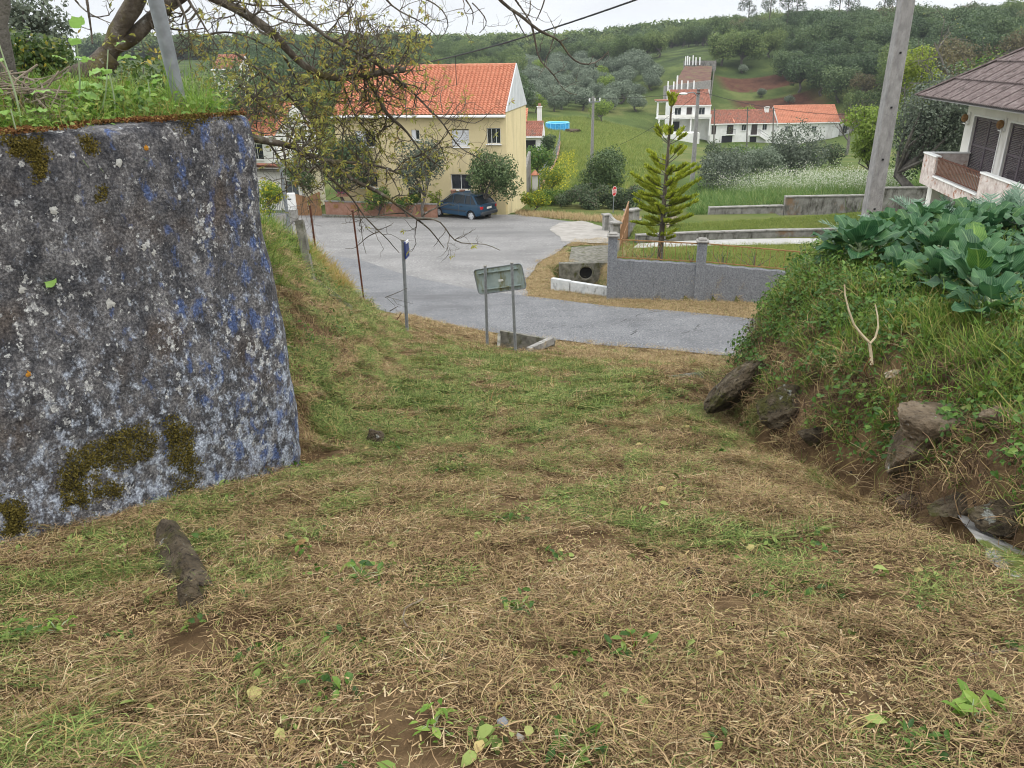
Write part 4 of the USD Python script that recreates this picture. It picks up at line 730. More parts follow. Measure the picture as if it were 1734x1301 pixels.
dead_leaf([(1563, 520), (1572, 508), (1585, 510), (1583, 527), (1570, 536)], 'tan_leaf', 'large tan dried cabbage leaf under the front row of cabbages')
dead_leaf([(1490, 634), (1502, 632), (1510, 628), (1518, 630), (1505, 642), (1492, 642)], 'pale_leaf', 'pale dried leaf lying below the pulled-up stalk')
dead_leaf([(1408, 593), (1416, 589), (1424, 598), (1420, 604)], 'red_leaf', 'small red bramble leaf on the right bank, lower of two'); dead_leaf([(1409, 567), (1416, 565), (1416, 571), (1410, 571)], 'red_leaf', 'small red bramble leaf on the right bank, upper of two')
# bare twigs sticking out over the lane from both banks
def twig_thing(lines, Y, label, m='dead_wood', name='bare_twig'):
    mb = MB()
    for q, w in lines: p = np.array([W(a, b, Y) for a, b in q]); mb.tube(p, np.linspace(w, w * .5, len(p)), 5)
    tag(obj(name, mb, M[m]), label, 'twig')
twig_thing([([(1312, 545), (1300, 538), (1284, 540), (1277, 545)], .008), ([(1300, 538), (1288, 548)], .005), ([(1310, 548), (1296, 554)], .006)], 9.0, 'bare dark twig poking out of the right bank over the lane', 'bark_grey')
twig_thing([([(652, 504), (672, 496), (690, 488)], .01), ([(655, 503), (675, 508), (700, 515)], .006), ([(665, 505), (672, 515), (686, 520)], .006), ([(655, 505), (668, 517), (672, 527)], .005), ([(660, 527), (675, 518)], .012)], 15.5, 'grey brushwood twigs sticking out of the left bank over the lane', 'bark_grey')
twig_thing([([(672, 542), (680, 530)], .012)], 16.5, 'short rusty stump of iron beside the lane', 'rust', 'iron_stump')
# half pipe mouth in the bank foot
c = W(1192, 640, 9.3); th = np.linspace(-.2, math.pi * 1.05, 18); mb = MB()
ring = lambda rr, o: np.stack([c[0] - o + .25 * rr * np.cos(th), c[1] + rr * np.cos(th) - .3 * o, c[2] - .16 + rr * np.sin(th)], 1)
mb.grid(np.stack([ring(.24, 0), ring(.24, .5)])); mb.grid(np.stack([ring(.19, 0), ring(.19, .5)])); mb.grid(np.stack([ring(.19, 0), ring(.24, 0)]))
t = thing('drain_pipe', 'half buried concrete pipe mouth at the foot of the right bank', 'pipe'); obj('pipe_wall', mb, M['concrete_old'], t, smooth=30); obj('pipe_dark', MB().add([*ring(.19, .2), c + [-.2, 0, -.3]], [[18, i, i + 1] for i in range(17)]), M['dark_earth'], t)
# torn green weeds lying in the straw
for i, (a, b, s, lab) in enumerate([(1640, 1225, .17, 'uprooted weed with broad torn green leaves lying at lower right'), (975, 1285, .12, 'torn bright green leaf cluster lying at the bottom edge'), (735, 1240, .1, 'pale green thistle leaf lying near the bottom edge'), (880, 1040, .12, 'tuft of green grass regrowing in the straw'), (1075, 1110, .14, 'dark green weed with a reddish stem in the straw'), (610, 985, .14, 'small green weed in the straw right of the long brown stone'), (30, 1085, .12, 'dark green weed near the left edge of the picture'), (1560, 1280, .1, 'small green weed at the lower right corner area'), (955, 1250, .09, 'round-leaved green weed near the bottom middle'), (100, 1075, .1, 'long pale green leaf weed at the lower left')]):
    r = np.random.default_rng(900 + i); c = GP(a, b); s *= .62; n = 22; az = r.uniform(0, 6.28, n); C = np.stack([np.cos(az), np.sin(az), 0 * az], 1) * (s * r.uniform(.2, 1, n))[:, None]; C[:, 2] = r.uniform(.01, .05, n)
    N = np.array([0, 0, 1.0]) + r.normal(size=(n, 3)) * .35; mb = MB().add(*leaf_shapes(C, N, r.uniform(.04, .09, n) * s / .12, r, 2.3)); st = MB()
    for q in range(5): st.tube([(0, 0, .005), tuple(C[q] * .6 + [0, 0, .01]), tuple(C[q])], [.002, .0018, .001], 4)
    t = thing('torn_weed', lab, 'weed', c + [0, 0, .01], 0); obj('leaves', mb, M['fresh_weed' if i in (0, 2, 9) else 'weed'], t); obj('stems', st, M['rust_moss' if i == 4 else 'cab_stem'], t)
for i, (pts, w, lab) in enumerate([([(1640, 1115), (1680, 1110), (1734, 1102)], .004, 'long pale grey stick lying near the right edge'), ([(1180, 1165), (1200, 1155), (1222, 1142)], .005, 'short dark stick in the straw at lower right'), ([(695, 1085), (683, 1065), (688, 1045), (718, 1031)], .003, 'curved straw hoop standing in the cut grass'), ([(498, 1185), (530, 1184), (555, 1192)], .005, 'brown stick in the straw at lower left'), ([(545, 665), (560, 675), (578, 678)], .01, 'pale broken stick by the wall corner')]):
    p = np.array([GP(*q) + [0, 0, .012 + (.03 if i == 2 else 0)] for q in pts]); p = np.column_stack([np.interp(np.linspace(0, 1, 12), np.linspace(0, 1, len(p)), p[:, k]) for k in range(3)])
    tag(obj('stick', MB().tube(p, w, 5), M['dead_wood' if i != 1 else 'bark_grey']), lab, 'stick')

# ------------------------------------------------------------------ left bank growth
rng = np.random.default_rng(31)
ls = lambda x, y: (xl_at(y) - x)
longg = [(blades(44, (.12, .36), (.005, .010), .13, .22, np.random.default_rng(k + 400), 3, 1.1), M['grass']) for k in range(4)]
yel = [(blades(44, (.15, .4), (.005, .011), .14, .2, np.random.default_rng(k + 410), 3, .9), M['yellow_grass']) for k in range(3)]
def lb(name, protos, n, dens, label, cat, y0=4.9, y1=19, sc=(.7, 1.2), x0=-7.5, x1=-1.2):
    p = spots(rng, n, x0, x1, y0, y1, dens); scatter(name, protos, p, label, cat, rng, sc, gn(p[:, 0], p[:, 1]) * .4 + [0, 0, .6], tilt=.2)
lb('left_bank_grass', longg, 6500, lambda x, y: (inside_terrace(x, y) < 0) * (ls(x, y) > np.interp(y, [5, 9, 14], [.5, 1.05, 1.35])) * (y < 14.5) * np.where(ls(x, y) > 3.2, .3, .9) * (.5 + .5 * (nz2(x, y, 1.2, 5) > .47)), 'long green grass on the left bank behind the old wall', 'grass')
lb('yellow_bank_grass', yel, 2300, lambda x, y: (ls(x, y) > .9) * (ls(x, y) < 3) * ss(y, 11.8, 13.2) * (1 - ss(y, 16.8, 17.6)), 'golden dry grass on the end of the left bank by the rusty posts', 'dry grass', 11, 18)
lb('left_bank_straw', drys, 4200, lambda x, y: (inside_terrace(x, y) < 0) * (y > 5.5) * (ls(x, y) > .0) * (ls(x, y) < 1.7) * .6, 'dry brown grass hanging down the left bank', 'dry grass')
lb('left_bank_cuttings', far_gr + far_st[:2], 2200, lambda x, y: (inside_terrace(x, y) < 0) * (ls(x, y) > -.1) * (ls(x, y) < 1.7), 'green cuttings over the foot of the left bank', 'mown grass', sc=(.8, 1.2))
lb('left_bank_weeds', weeds, 1500, lambda x, y: (inside_terrace(x, y) < 0) * (ls(x, y) > .4) * (ls(x, y) < 2.4) * ss(nz2(x, y, 1.2, 15), .45, .6), 'small leafy weeds in the grass of the left bank', 'weeds')
# leaning concrete post and fallen concrete beam on the left bank
p1 = GP(533, 484) + [0, -.12, .0]; p0 = W(507, 374, p1[1] + .25)
tag(obj('concrete_post', MB().bar(p0, p1, .13, .1, (1, 0, 0)), M['concrete_old']), 'weathered concrete post leaning on the edge of the left bank', 'post')
p0 = GP(527, 474) + [0, -.12, .06]; p1 = GP(595, 526) + [0, -.1, .06]
tag(obj('concrete_beam', MB().bar(p0, p1, .10, .09), M['concrete_old']), 'long mossy concrete beam lying down the slope of the left bank', 'beam')
stone(492, 392, (.22, .16, .22), 50, 'dark moss-covered block at the top of the left bank behind the leaning post', 'stone_moss', .2, .2, loc=GP(496, 415) + [-.02, -.05, .04])
for i, (a, b, Y, lab) in enumerate([((525, 350), (533, 405), 15.2, 'thin rusty iron post on the left bank, farther one'), ((597, 358), (612, 455), 16.3, 'thin rusty iron post on the left bank, nearer to the lane')]):
    p0, p1 = W(*a, Y), W(*b, Y); p1[2] = min(p1[2] - .1, float(gz(p1[0], p1[1])) - .15); t = thing('rusty_post', lab, 'post'); obj('stake', MB().bar(p0, p1, .034, .026, (0, 1, 0)), M['rust'], t); obj('cap', MB().box(p0 + [0, 0, .01], (.045, .036, .02)), M['rust'], t)
# thin street light pole beyond
p1 = W(487, 362, 36); p1[2] = float(gz(p1[0], p1[1])); p0 = W(474, 275, 36); t = thing('light_pole', 'thin grey metal pole standing behind the left bank', 'pole')
obj('shaft', MB().tube([p1, p0], [.09, .06], 10), M['galvanised'], t, smooth=40); obj('arm', MB().tube([p0, p0 + [.35, 0, .1], p0 + [.6, 0, .1]], .035, 8), M['galvanised'], t)
# ------------------------------------------------------------------ growth on the terrace behind the old wall
rng = np.random.default_rng(41)
def terr(n, lo, hi, dens=None):
    t = rng.uniform(-.2, L0 + .4, n); o = rng.uniform(lo, hi, n); q = WALLA + np.outer(t, _wd) + np.outer(o, _wn); p = np.column_stack([q, gz(q[:, 0], q[:, 1])])
    k = inside_terrace(p[:, 0], p[:, 1]) > .1; p, t, o = p[k], t[k], o[k]
    return p if dens is None else p[rng.uniform(0, 1, len(p)) < dens(t, o)]
shortg = [(blades(34, (.08, .30), (.002, .005), .08, .25, np.random.default_rng(k + 430), 3, 1.0), M['fresh_weed' if k < 2 else ('grass' if k < 4 else 'yellow_grass')]) for k in range(5)]
p = terr(1300, .2, 1.6); scatter('terrace_grass', shortg, p, 'short fresh grass on the earth behind the old wall', 'grass', rng, (.7, 1.2))
lowweed = [(weed_mesh(np.random.default_rng(k + 440), 44, .22, (.014, .045), .12), M['fresh_weed' if k % 3 == 0 else ('weed' if k % 3 == 1 else 'grass')]) for k in range(6)]
p = terr(800, .22, 1.8); scatter('terrace_weeds', lowweed, p, 'low leafy weeds on the earth behind the old wall', 'weeds', rng, (.6, 1.2))
def tall_tuft(px, Y, n, L, m, label, seed, spread=.08, wd=(.003, .006), lie=.1, cat='grass tuft'):
    c = W(px, 200, Y); c[2] = float(gz(c[0], c[1])) - .01; v, f = blades(n, L, wd, spread, lie, np.random.default_rng(seed), 4, .9); t = thing('grass_tuft', label, cat, c); obj('blades', (v, f), M[m], t)
tall_tuft(298, 5.05, 170, (.18, .5), 'fresh_weed', 'tall fresh grass tuft around the foot of the leaning grey pole', 1)
tall_tuft(345, 4.95, 170, (.18, .5), 'fresh_weed', 'tall fresh grass tuft right of the leaning grey pole near the wall corner', 2)
tall_tuft(385, 4.9, 60, (.1, .28), 'yellow_grass', 'yellowish grass tuft at the top right corner of the old wall', 3)
tall_tuft(258, 5.0, 70, (.1, .26), 'fresh_weed', 'fresh grass tuft left of the leaning grey pole', 4)
M['big_leaf'] = leafy('big_leaf', [(0, (.14, .27, .05)), (.5, (.22, .38, .08)), (1, (.3, .46, .14))], .45, .4, .3, 1.0)
def tall_weed(px, py0, py1, Y, n, size, label, seed, lean=.05):
    r = np.random.default_rng(seed); b = W(px, py0, Y); tp = W(px, py1, Y); b[2] = min(b[2], float(gz(b[0], b[1]))); tp = tp + [lean, 0, 0]; s = np.linspace(0, 1, 7)[:, None]; pth = b + (tp - b) * s + np.sin(s * 4) * [.02, 0, 0]
    t = thing('tall_weed', label, 'weed', (0, 0, 0)); obj('stem', MB().tube(pth, np.linspace(.006, .003, 7), 5), M['cab_stem'], t)
    for k in range(n):
        az = r.uniform(0, 6.28); L = size * r.uniform(.6, 1.05); P_, uv_, _q = cabbage_leaf(r, az, math.radians(r.uniform(5, 45)), L, L * r.uniform(.3, .42), L * .45)
        obj('leaf', MB().grid(P_ + pth[min(6, 1 + int(5.9 * k / n))]), M['big_leaf'], t, smooth=True)
tall_weed(118, 175, 60, 4.6, 9, .11, 'tall weed with broad fresh green leaves left of the tree trunk', 1); tall_weed(150, 180, 85, 4.5, 10, .10, 'broad-leaved fresh green weed in front of the tree trunk', 2, .12)
tall_weed(22, 190, 75, 4.0, 10, .12, 'big-leaved green weed at the left edge above the wall', 3, -.05); tall_weed(240, 180, 135, 4.8, 7, .08, 'small broad-leaved weed left of the leaning pole', 4); tall_weed(180, 190, 120, 4.5, 12, .075, 'bushy nettle-like weed on top of the old wall', 5, .03); tall_weed(5, 220, 185, 3.7, 6, .09, 'bright green weed at the left end of the wall top', 6)
# heap of cut brown twigs
r = np.random.default_rng(6); mb = MB()
for k in range(150):
    c = W(r.uniform(0, 100), r.uniform(165, 205), 4.15 + r.uniform(0, .4)); c[2] = float(gz(c[0], c[1])) + r.uniform(.02, .24); d = np.array([r.normal(), r.normal(), r.normal() * .35]); d *= r.uniform(.07, .18) / np.linalg.norm(d)
    mb.tube([c - d, c + r.normal(size=3) * .01, c + d], r.uniform(.002, .006), 5)
tag(obj('twig_heap', mb, M['dead_wood']), 'heap of cut brown twigs on top of the wall at the left edge', 'twig heap', kind='stuff')
# leaning grey pole
t = thing('grey_pole', 'grey metal pole leaning left on top of the old wall', 'pole'); b = W(311, 178, 5.0); b[2] = float(gz(b[0], b[1])) - .1; tp = W(262, -6, 4.95); tp = tp + (tp - b) * .4
obj('shaft', MB().tube([b, b + (tp - b) * .5, tp], [.034, .042, .046], 14), M['galvanised'], t, smooth=40); obj('foot', MB().tube([b, b + (tp - b) * .16], [.046, .044], 12), M['concrete_pole'], t, smooth=40)
# ------------------------------------------------------------------ the tree over the left side
M['sprig'] = leafy('sprig', [(0, (.17, .17, .035)), (.4, (.28, .29, .065)), (.75, (.38, .37, .09)), (1, (.32, .2, .06))], .5, .4, .3, 1.2)
tree = thing('overhanging_tree', 'old grey-barked tree with crooked limbs and sparse young leaves hanging over the slope', 'tree')
def limb(pts, Y0, Y1, r0, r1, name='limb', n=7, jit=.012):
    p = np.array([W(a, b, Y0 + (Y1 - Y0) * i / (len(pts) - 1)) for i, (a, b) in enumerate(pts)]); L = np.concatenate([[0], np.cumsum(np.linalg.norm(np.diff(p, axis=0), axis=1))])
    m = max(8, int(L[-1] / .07)); s = np.linspace(0, L[-1], m); from_ = np.column_stack([np.interp(s, L, p[:, k]) for k in range(3)])
    k = np.array([1, 2, 1]) / 4.0
    for _ in range(2): from_[1:-1] = from_[:-2] * .25 + from_[1:-1] * .5 + from_[2:] * .25
    rr = np.linspace(r0, r1, m) * (1 + .34 * (meshkit.noise(np.column_stack([s * 9, 0 * s, 0 * s + r0 * 99]), 4) - .5)); from_ += (meshkit.fbm(from_ * 6, 2, 3) - .5)[:, None] * jit
    if name: obj(name, MB().tube(from_, rr, n), M['bark'], tree, smooth=60)
    return from_, rr
LM = []
def lb_(pts, Y0, Y1, a, b, **k): q = limb(pts, Y0, Y1, a, b, **k); LM.append(q); return q
limb([(150, 170), (168, 120), (188, 85), (202, 50), (222, 15), (250, -40), (290, -120)], 6.7, 6.4, .072, .066, 'trunk', 16, .05)
limb([(196, 80), (225, 65), (252, 35), (290, 5), (330, -25), (380, -60)], 6.55, 6.7, .055, .046, 'limb', 10, .04)
limb([(95, 150), (130, 128), (165, 118), (185, 95)], 6.4, 6.6, .07, .09, 'limb', 10, .04)
lb_([(300, -40), (345, -8), (400, 15), (450, 45), (472, 66), (490, 88), (515, 112), (540, 127), (574, 133), (620, 129), (660, 120), (684, 119)], 6.7, 7.3, .036, .026, n=9)
lb_([(618, 128), (633, 148), (644, 173), (656, 198), (685, 215), (700, 240), (716, 262), (748, 285)], 7.2, 7.5, .018, .005)
lb_([(470, -5), (509, 30), (545, 58), (574, 76), (610, 90), (650, 118), (673, 133), (698, 156), (721, 179), (739, 198), (756, 212), (764, 233), (779, 254), (802, 261), (822, 275)], 6.8, 7.6, .016, .004)
lb_([(739, 198), (750, 202), (768, 200), (789, 206), (804, 215), (820, 202), (835, 183)], 7.5, 7.7, .007, .003, n=5)
lb_([(750, 192), (745, 160), (750, 148)], 7.5, 7.5, .005, .003, n=5)
lb_([(395, 222), (426, 234), (455, 241), (486, 244), (505, 252), (525, 263), (545, 270), (566, 274), (608, 276), (650, 282), (690, 300)], 6.2, 7.4, .032, .006, n=8)
lb_([(497, 250), (531, 274), (552, 296), (566, 309), (580, 317), (591, 328), (606, 350), (624, 377), (643, 392), (655, 402), (676, 428)], 6.8, 7.1, .014, .003)
lb_([(560, 273), (588, 300), (610, 312), (624, 317), (643, 328), (671, 344), (689, 361), (707, 372), (724, 383), (738, 402), (752, 420)], 7.0, 7.3, .020, .004)
lb_([(707, 372), (728, 371), (745, 368), (758, 392), (768, 413), (788, 414), (807, 411), (829, 414), (846, 424)], 7.2, 7.4, .009, .003, n=5)
lb_([(714, 366), (728, 356), (742, 350), (760, 345)], 7.2, 7.3, .010, .004, n=5)
lb_([(689, 361), (650, 362), (625, 370), (608, 368)], 7.2, 7.0, .007, .003, n=5)
lb_([(643, 392), (620, 400), (600, 425), (585, 420)], 7.1, 7.0, .006, .002, n=5)
lb_([(606, 350), (612, 380), (612, 400), (620, 430)], 7.1, 7.1, .006, .002, n=5)
lb_([(830, -20), (845, 0), (866, 17), (894, 35), (908, 52), (930, 60), (949, 66), (956, 80), (963, 100), (994, 114), (1022, 100), (1030, 88)], 6.8, 7.2, .015, .004)
lb_([(900, 40), (908, 69), (906, 90), (914, 107), (930, 116), (942, 128), (950, 150), (956, 163), (977, 161)], 7.0, 7.2, .010, .003)
lb_([(770, -30), (790, 0), (804, 21), (800, 42)], 6.8, 6.9, .010, .003); lb_([(800, 5), (828, 35), (822, 48), (812, 56)], 6.8, 6.9, .006, .003)
lb_([(860, -20), (873, 0), (887, 21), (900, 38)], 6.9, 7.0, .009, .006); lb_([(925, -10), (918, 15), (908, 35)], 6.9, 7.0, .007, .004)
lb_([(866, 15), (880, 45), (890, 60), (898, 70)], 6.9, 7.0, .007, .003)
lb_([(640, -20), (660, 10), (680, 25), (705, 30), (735, 55), (742, 65)], 7.0, 7.2, .010, .003); lb_([(690, -15), (745, 10), (760, 25), (765, 50), (745, 65)], 7.0, 7.2, .008, .003)
lb_([(299, -5), (315, 28), (322, 61), (330, 90)], 6.6, 6.4, .012, .004); lb_([(317, -5), (335, 25), (353, 56), (370, 85)], 6.6, 6.6, .012, .004); lb_([(147, -10), (152, 33), (157, 74)], 6.0, 5.9, .010, .006); lb_([(120, -10), (140, 20), (175, 35), (190, 40)], 6.4, 6.5, .008, .003)
lb_([(240, 45), (275, 45), (310, 55), (345, 48)], 6.6, 6.7, .012, .004); lb_([(404, 143), (431, 169), (462, 194), (500, 200), (530, 215)], 6.6, 7.0, .014, .005); lb_([(398, 90), (440, 120), (480, 150), (505, 180), (530, 230), (545, 262)], 6.7, 7.2, .012, .005); lb_([(415, 230), (432, 200), (440, 165), (428, 130)], 6.4, 6.5, .010, .004)
lb_([(350, 60), (380, 50), (420, 60), (455, 80), (480, 95)], 6.8, 7.0, .009, .004); lb_([(540, 125), (560, 105), (600, 100), (640, 60), (655, 40)], 7.2, 7.5, .008, .003); lb_([(480, 95), (500, 130), (520, 165), (560, 190), (600, 230), (625, 260)], 7.0, 7.6, .011, .004); lb_([(574, 133), (590, 165), (600, 200), (640, 240), (660, 275)], 7.2, 7.6, .010, .004); lb_([(505, 252), (540, 235), (570, 225), (610, 230)], 6.9, 7.2, .007, .003)
lb_([(455, 241), (470, 265), (500, 300), (520, 330), (535, 352)], 6.6, 6.8, .009, .003); lb_([(426, 234), (420, 260), (412, 285)], 6.3, 6.3, .006, .003); lb_([(430, 0), (450, 25), (490, 40), (540, 45), (580, 30)], 6.9, 7.3, .010, .003); lb_([(345, -20), (420, 10), (465, 10), (520, 5)], 6.9, 7.3, .010, .003)
lb_([(684, 128), (700, 118), (712, 98), (716, 80)], 7.3, 7.4, .007, .003)
# twigs: crooked shoots with upturned ends, and young leaves
r = np.random.default_rng(55); tw = MB(); LC, LN, LS, tips = [], [], [], []
def shoot(p, d, L, rad, depth):
    n = max(4, int(L / .035)); pts = [p]; d = d / np.linalg.norm(d); c = r.normal(size=3) * .5
    for k in range(n):
        d = d + r.normal(size=3) * .26 + c * .06 + np.array([0, 0, .05]) ; d /= np.linalg.norm(d); pts.append(pts[-1] + d * L / n)
        if depth < 2 and k > 0 and r.random() < (.42 if depth == 0 else .25):
            s = np.cross(d, r.normal(size=3)); s /= np.linalg.norm(s); shoot(pts[-1], d * .5 + s * .8, L * r.uniform(.3, .6), rad * .62, depth + 1)
    tw.tube(np.array(pts), np.linspace(rad, rad * .5, len(pts)), 4 if depth else 5, False); tips.append((pts[-1], d, depth))
for (P_, R_) in LM:
    seg = np.linalg.norm(np.diff(P_, axis=0), axis=1).sum(); u = pix(P_.mean(0)); dense = (u[0] < 700) * (u[1] < 340) * (u[0] > 300)
    for _ in range(int(seg * (20 if dense else 5.0)) + (3 if dense else 1)):
        k = r.integers(len(P_) // 5, len(P_)); t = P_[min(k + 1, len(P_) - 1)] - P_[k - 1]; t /= np.linalg.norm(t) + 1e-9
        s = r.normal(size=3); s[1] *= .7; s -= t * (s @ t); s /= np.linalg.norm(s); shoot(P_[k], t * .35 + s, r.uniform(.12, .5) * (1.1 if dense else .62), min(R_[k] * .6, .007), 0)
for p, d, dp in tips:
    u = pix(p); prob = .6 if (u[0] < 760 and u[0] > 330 and 60 < u[1] < 345) else (.30 if u[1] < 300 and u[0] < 820 else .09)
    if r.random() > prob: continue
    n = r.integers(4, 10)
    for q in range(n):
        a = d * r.uniform(-.3, .6) + r.normal(size=3) * .6; a[2] -= .45; a /= np.linalg.norm(a); L = r.uniform(.022, .055); LC.append(p + a * L * .55); s = np.cross(a, r.normal(size=3)); LN.append(s); LS.append((L, a))
C, N = np.array(LC), np.array(LN); N /= np.linalg.norm(N, axis=1, keepdims=True); A = np.array([a for _, a in LS]); L = np.array([l for l, _ in LS])[:, None]; S = np.cross(N, A)
V = np.stack([C - A * L * .5, C + S * L * .15, C + A * L * .5, C - S * L * .15], 1).reshape(-1, 3)
obj('twigs', tw, M['bark'], tree, kind='stuff'); obj('young_leaves', (V, np.arange(len(V)).reshape(-1, 4)), M['sprig'], tree, kind='stuff')
print('twigs', len(tips), 'sprig leaves', len(C))
t2 = thing('tree_trunk', 'dark tree trunk cut off by the upper left corner of the picture', 'tree'); p = np.array([W(-16, 70, 5.2), W(-6, 40, 5.2), W(0, 10, 5.2), W(-2, -40, 5.2)]); p[0, 2] = float(gz(p[0, 0], p[0, 1])) - .1; obj('trunk', MB().tube(p, [.08, .06, .055, .055], 12), M['bark_grey'], t2, smooth=60)

# ------------------------------------------------------------------ tree kinds (trunk + crown), instanced
M['olive'] = leafy('olive', [(0, (.065, .09, .055)), (.5, (.13, .165, .11)), (1, (.23, .275, .19))], .6, .15, .5, .3, inst=.25)
M['broad'] = leafy('broadleaf', [(0, (.035, .058, .018)), (.35, (.07, .11, .03)), (.7, (.13, .18, .05)), (1, (.21, .25, .075))], .55, .25, .6, .12, inst=.5)
M['bright'] = leafy('bright_leaf', [(0, (.10, .16, .02)), (.5, (.17, .25, .035)), (1, (.26, .33, .06))], .5, .35, .4, .5)
M['darkgreen'] = leafy('dark_leaf', [(0, (.02, .04, .016)), (.5, (.052, .09, .03)), (1, (.125, .17, .06))], .5, .15, .6, .12, inst=.45)
M['brownish'] = leafy('brown_leaf', [(0, (.06, .048, .022)), (.5, (.105, .09, .04)), (1, (.16, .14, .065))], .6, .2, .4, .4)
M['pine'] = leafy('pine_needles', [(0, (.025, .042, .018)), (.6, (.05, .075, .03)), (1, (.085, .11, .045))], .6, .1, .4, .4)
def crown_mesh(blobs, n, size, r, aspect=1.7, gap=.33, inner=.45, droop=.2):
    blobs = np.array(blobs, float); w = blobs[:, 3] ** 2; k = r.choice(len(blobs), n, p=w / w.sum()); d = r.normal(size=(n, 3)); d /= np.linalg.norm(d, axis=1, keepdims=True)
    rr = r.uniform(inner ** 3, 1, n) ** (1 / 3); wob_ = .75 + .55 * meshkit.noise(d * 2.6 + k[:, None] * 5.3, 3); p = blobs[k, :3] + d * (blobs[k, 3] * rr * wob_)[:, None]
    keep = meshkit.noise(p * (1.4 / max(blobs[:, 3].mean(), .2)) + 11, 7) > gap; p, d = p[keep], d[keep]
    return leaves_at(p, d + r.normal(size=p.shape) * .7 + [0, 0, .25], r.uniform(.7, 1.35, len(p)) * size, r, aspect, droop)
def limbs_mesh(h, rad, blobs, r, fork=.4):
    mb = MB(); top = np.array([r.normal() * .08 * h, r.normal() * .08 * h, h * fork]); mb.tube([(0, 0, -.4), (0, 0, 0), top * .5 + r.normal(size=3) * .03 * h * [1, 1, 0], top], [rad * 1.5, rad * 1.15, rad, rad * .85], 7)
    for b in blobs: c = np.array(b[:3]); mid = top + (c - top) * .5 + r.normal(size=3) * .06 * h; mb.tube([top, mid, c + (c - top) * .25], [rad * .55, rad * .35, rad * .12], 5, False)
    return mb
def blobset(r, n, R, zc, zr, br): return [(r.uniform(-1, 1) * R * .65, r.uniform(-1, 1) * R * .65, zc + r.uniform(-1, 1) * zr, br * r.uniform(.7, 1.2)) for _ in range(n)]
def make_tree(name, label, cat, seed, m, R, h, n, size, nb=7, fork=.35, trunk=.13, zc=None, br=None, bark='bark_grey', **k):
    r = np.random.default_rng(seed); B = blobset(r, nb, R, zc or h * .66, h * .17, br or R * .55); t = thing(name, label, cat)
    obj('trunk', limbs_mesh(h, trunk, B, r, fork), M[bark], t, smooth=50); obj('crown', crown_mesh(B, n, size, r, **k), M[m], t); return t
def make_pine(name, label, seed, h, n=1600):
    r = np.random.default_rng(seed); t = thing(name, label, 'tree'); B = [(r.normal() * .9, r.normal() * .9, h * z, h * .085 * r.uniform(.7, 1.3)) for z in np.linspace(.6, .98, 8)]
    mb = MB().tube([(0, 0, -.5), (.1, 0, h * .5), (0, .1, h * .98)], [.2, .14, .04], 7)
    for b in B: mb.tube([(0, 0, b[2] - .5), b[:3]], [.05, .02], 4, False)
    obj('trunk', mb, M['bark_grey'], t); obj('crown', crown_mesh(B, n, .42, r, 2.6, .38), M['pine'], t); return t
KIND = {}
def kinds(key, name, label, cat, group, maker, seeds): KIND[key] = dict(p=[maker(name, label, cat, s) for s in seeds], used=set(), label=label, group=group, i=0)
def plant(key, x, y, sc=1.0, rz=None, label=None, group=None, dz=0.0, sq=1.0):
    K = KIND[key]; K['i'] += 1; p = K['p'][K['i'] % len(K['p'])]
    place(p, [((x, y, float(gz(x, y)) + dz), rz if rz is not None else (K['i'] * 2.399) % 6.283, (sc, sc, sc * sq))], group if group is not None else (None if label else K['group']), [label or K['label']], K['used'])
kinds('olive', 'olive_tree', 'grey-green olive tree on the hillside beyond the meadow', 'tree', 'olive trees on the far hillside', lambda a, b, c, s: make_tree(a, b, c, s, 'olive', 2.2, 4.3, 3600, .26, 9, .22, .2, gap=.27, zc=2.3), (1, 2, 3))
kinds('broad', 'broadleaf_tree', 'mid-green broadleaf tree in the wood on the far hillside', 'tree', 'broadleaf trees of the hillside wood', lambda a, b, c, s: make_tree(a, b, c, s, 'broad', 3.0, 7.2, 4200, .36, 11, .2, .2, gap=.24, zc=4.0, br=1.7), (4, 5, 6))
kinds('dark', 'evergreen_tree', 'dark evergreen tree in the wood on the far hillside', 'tree', 'dark evergreens of the hillside wood', lambda a, b, c, s: make_tree(a, b, c, s, 'darkgreen', 2.9, 6.6, 4200, .33, 11, .2, .2, gap=.22, zc=3.6, br=1.7), (7, 8, 9))
kinds('bright', 'spring_tree', 'bright lime-green young tree at the foot of the olive grove', 'tree', 'lime-green trees on the far slope', lambda a, b, c, s: make_tree(a, b, c, s, 'bright', 2.1, 4.6, 3000, .25, 8, .22, .13, gap=.25, zc=2.5), (10, 11))
kinds('brown', 'budding_tree', 'brownish budding tree in the wood on the far hillside', 'tree', 'brownish trees of the hillside wood', lambda a, b, c, s: make_tree(a, b, c, s, 'brownish', 2.8, 6.4, 3200, .32, 11, .2, .18, gap=.34, zc=3.6, br=1.5), (12, 13))
kinds('pine', 'pine_tree', 'tall thin pine tree standing above the wood on the right ridge', 'tree', 'tall pines on the right ridge', lambda a, b, c, s: make_pine(a, b, s, 13.0), (14, 15))
r = np.random.default_rng(99); put = []
RED = Polygon([(1216, 124), (1330, 118), (1335, 205), (1212, 200)]); HOUSES = Polygon([(1118, 84), (1216, 82), (1218, 185), (1440, 174), (1440, 260), (1105, 250)])
def free(x, y, d): return all((x - a) ** 2 + (y - b) ** 2 > (d * .5 + e * .5) ** 2 for a, b, e in put)
cnt = {}
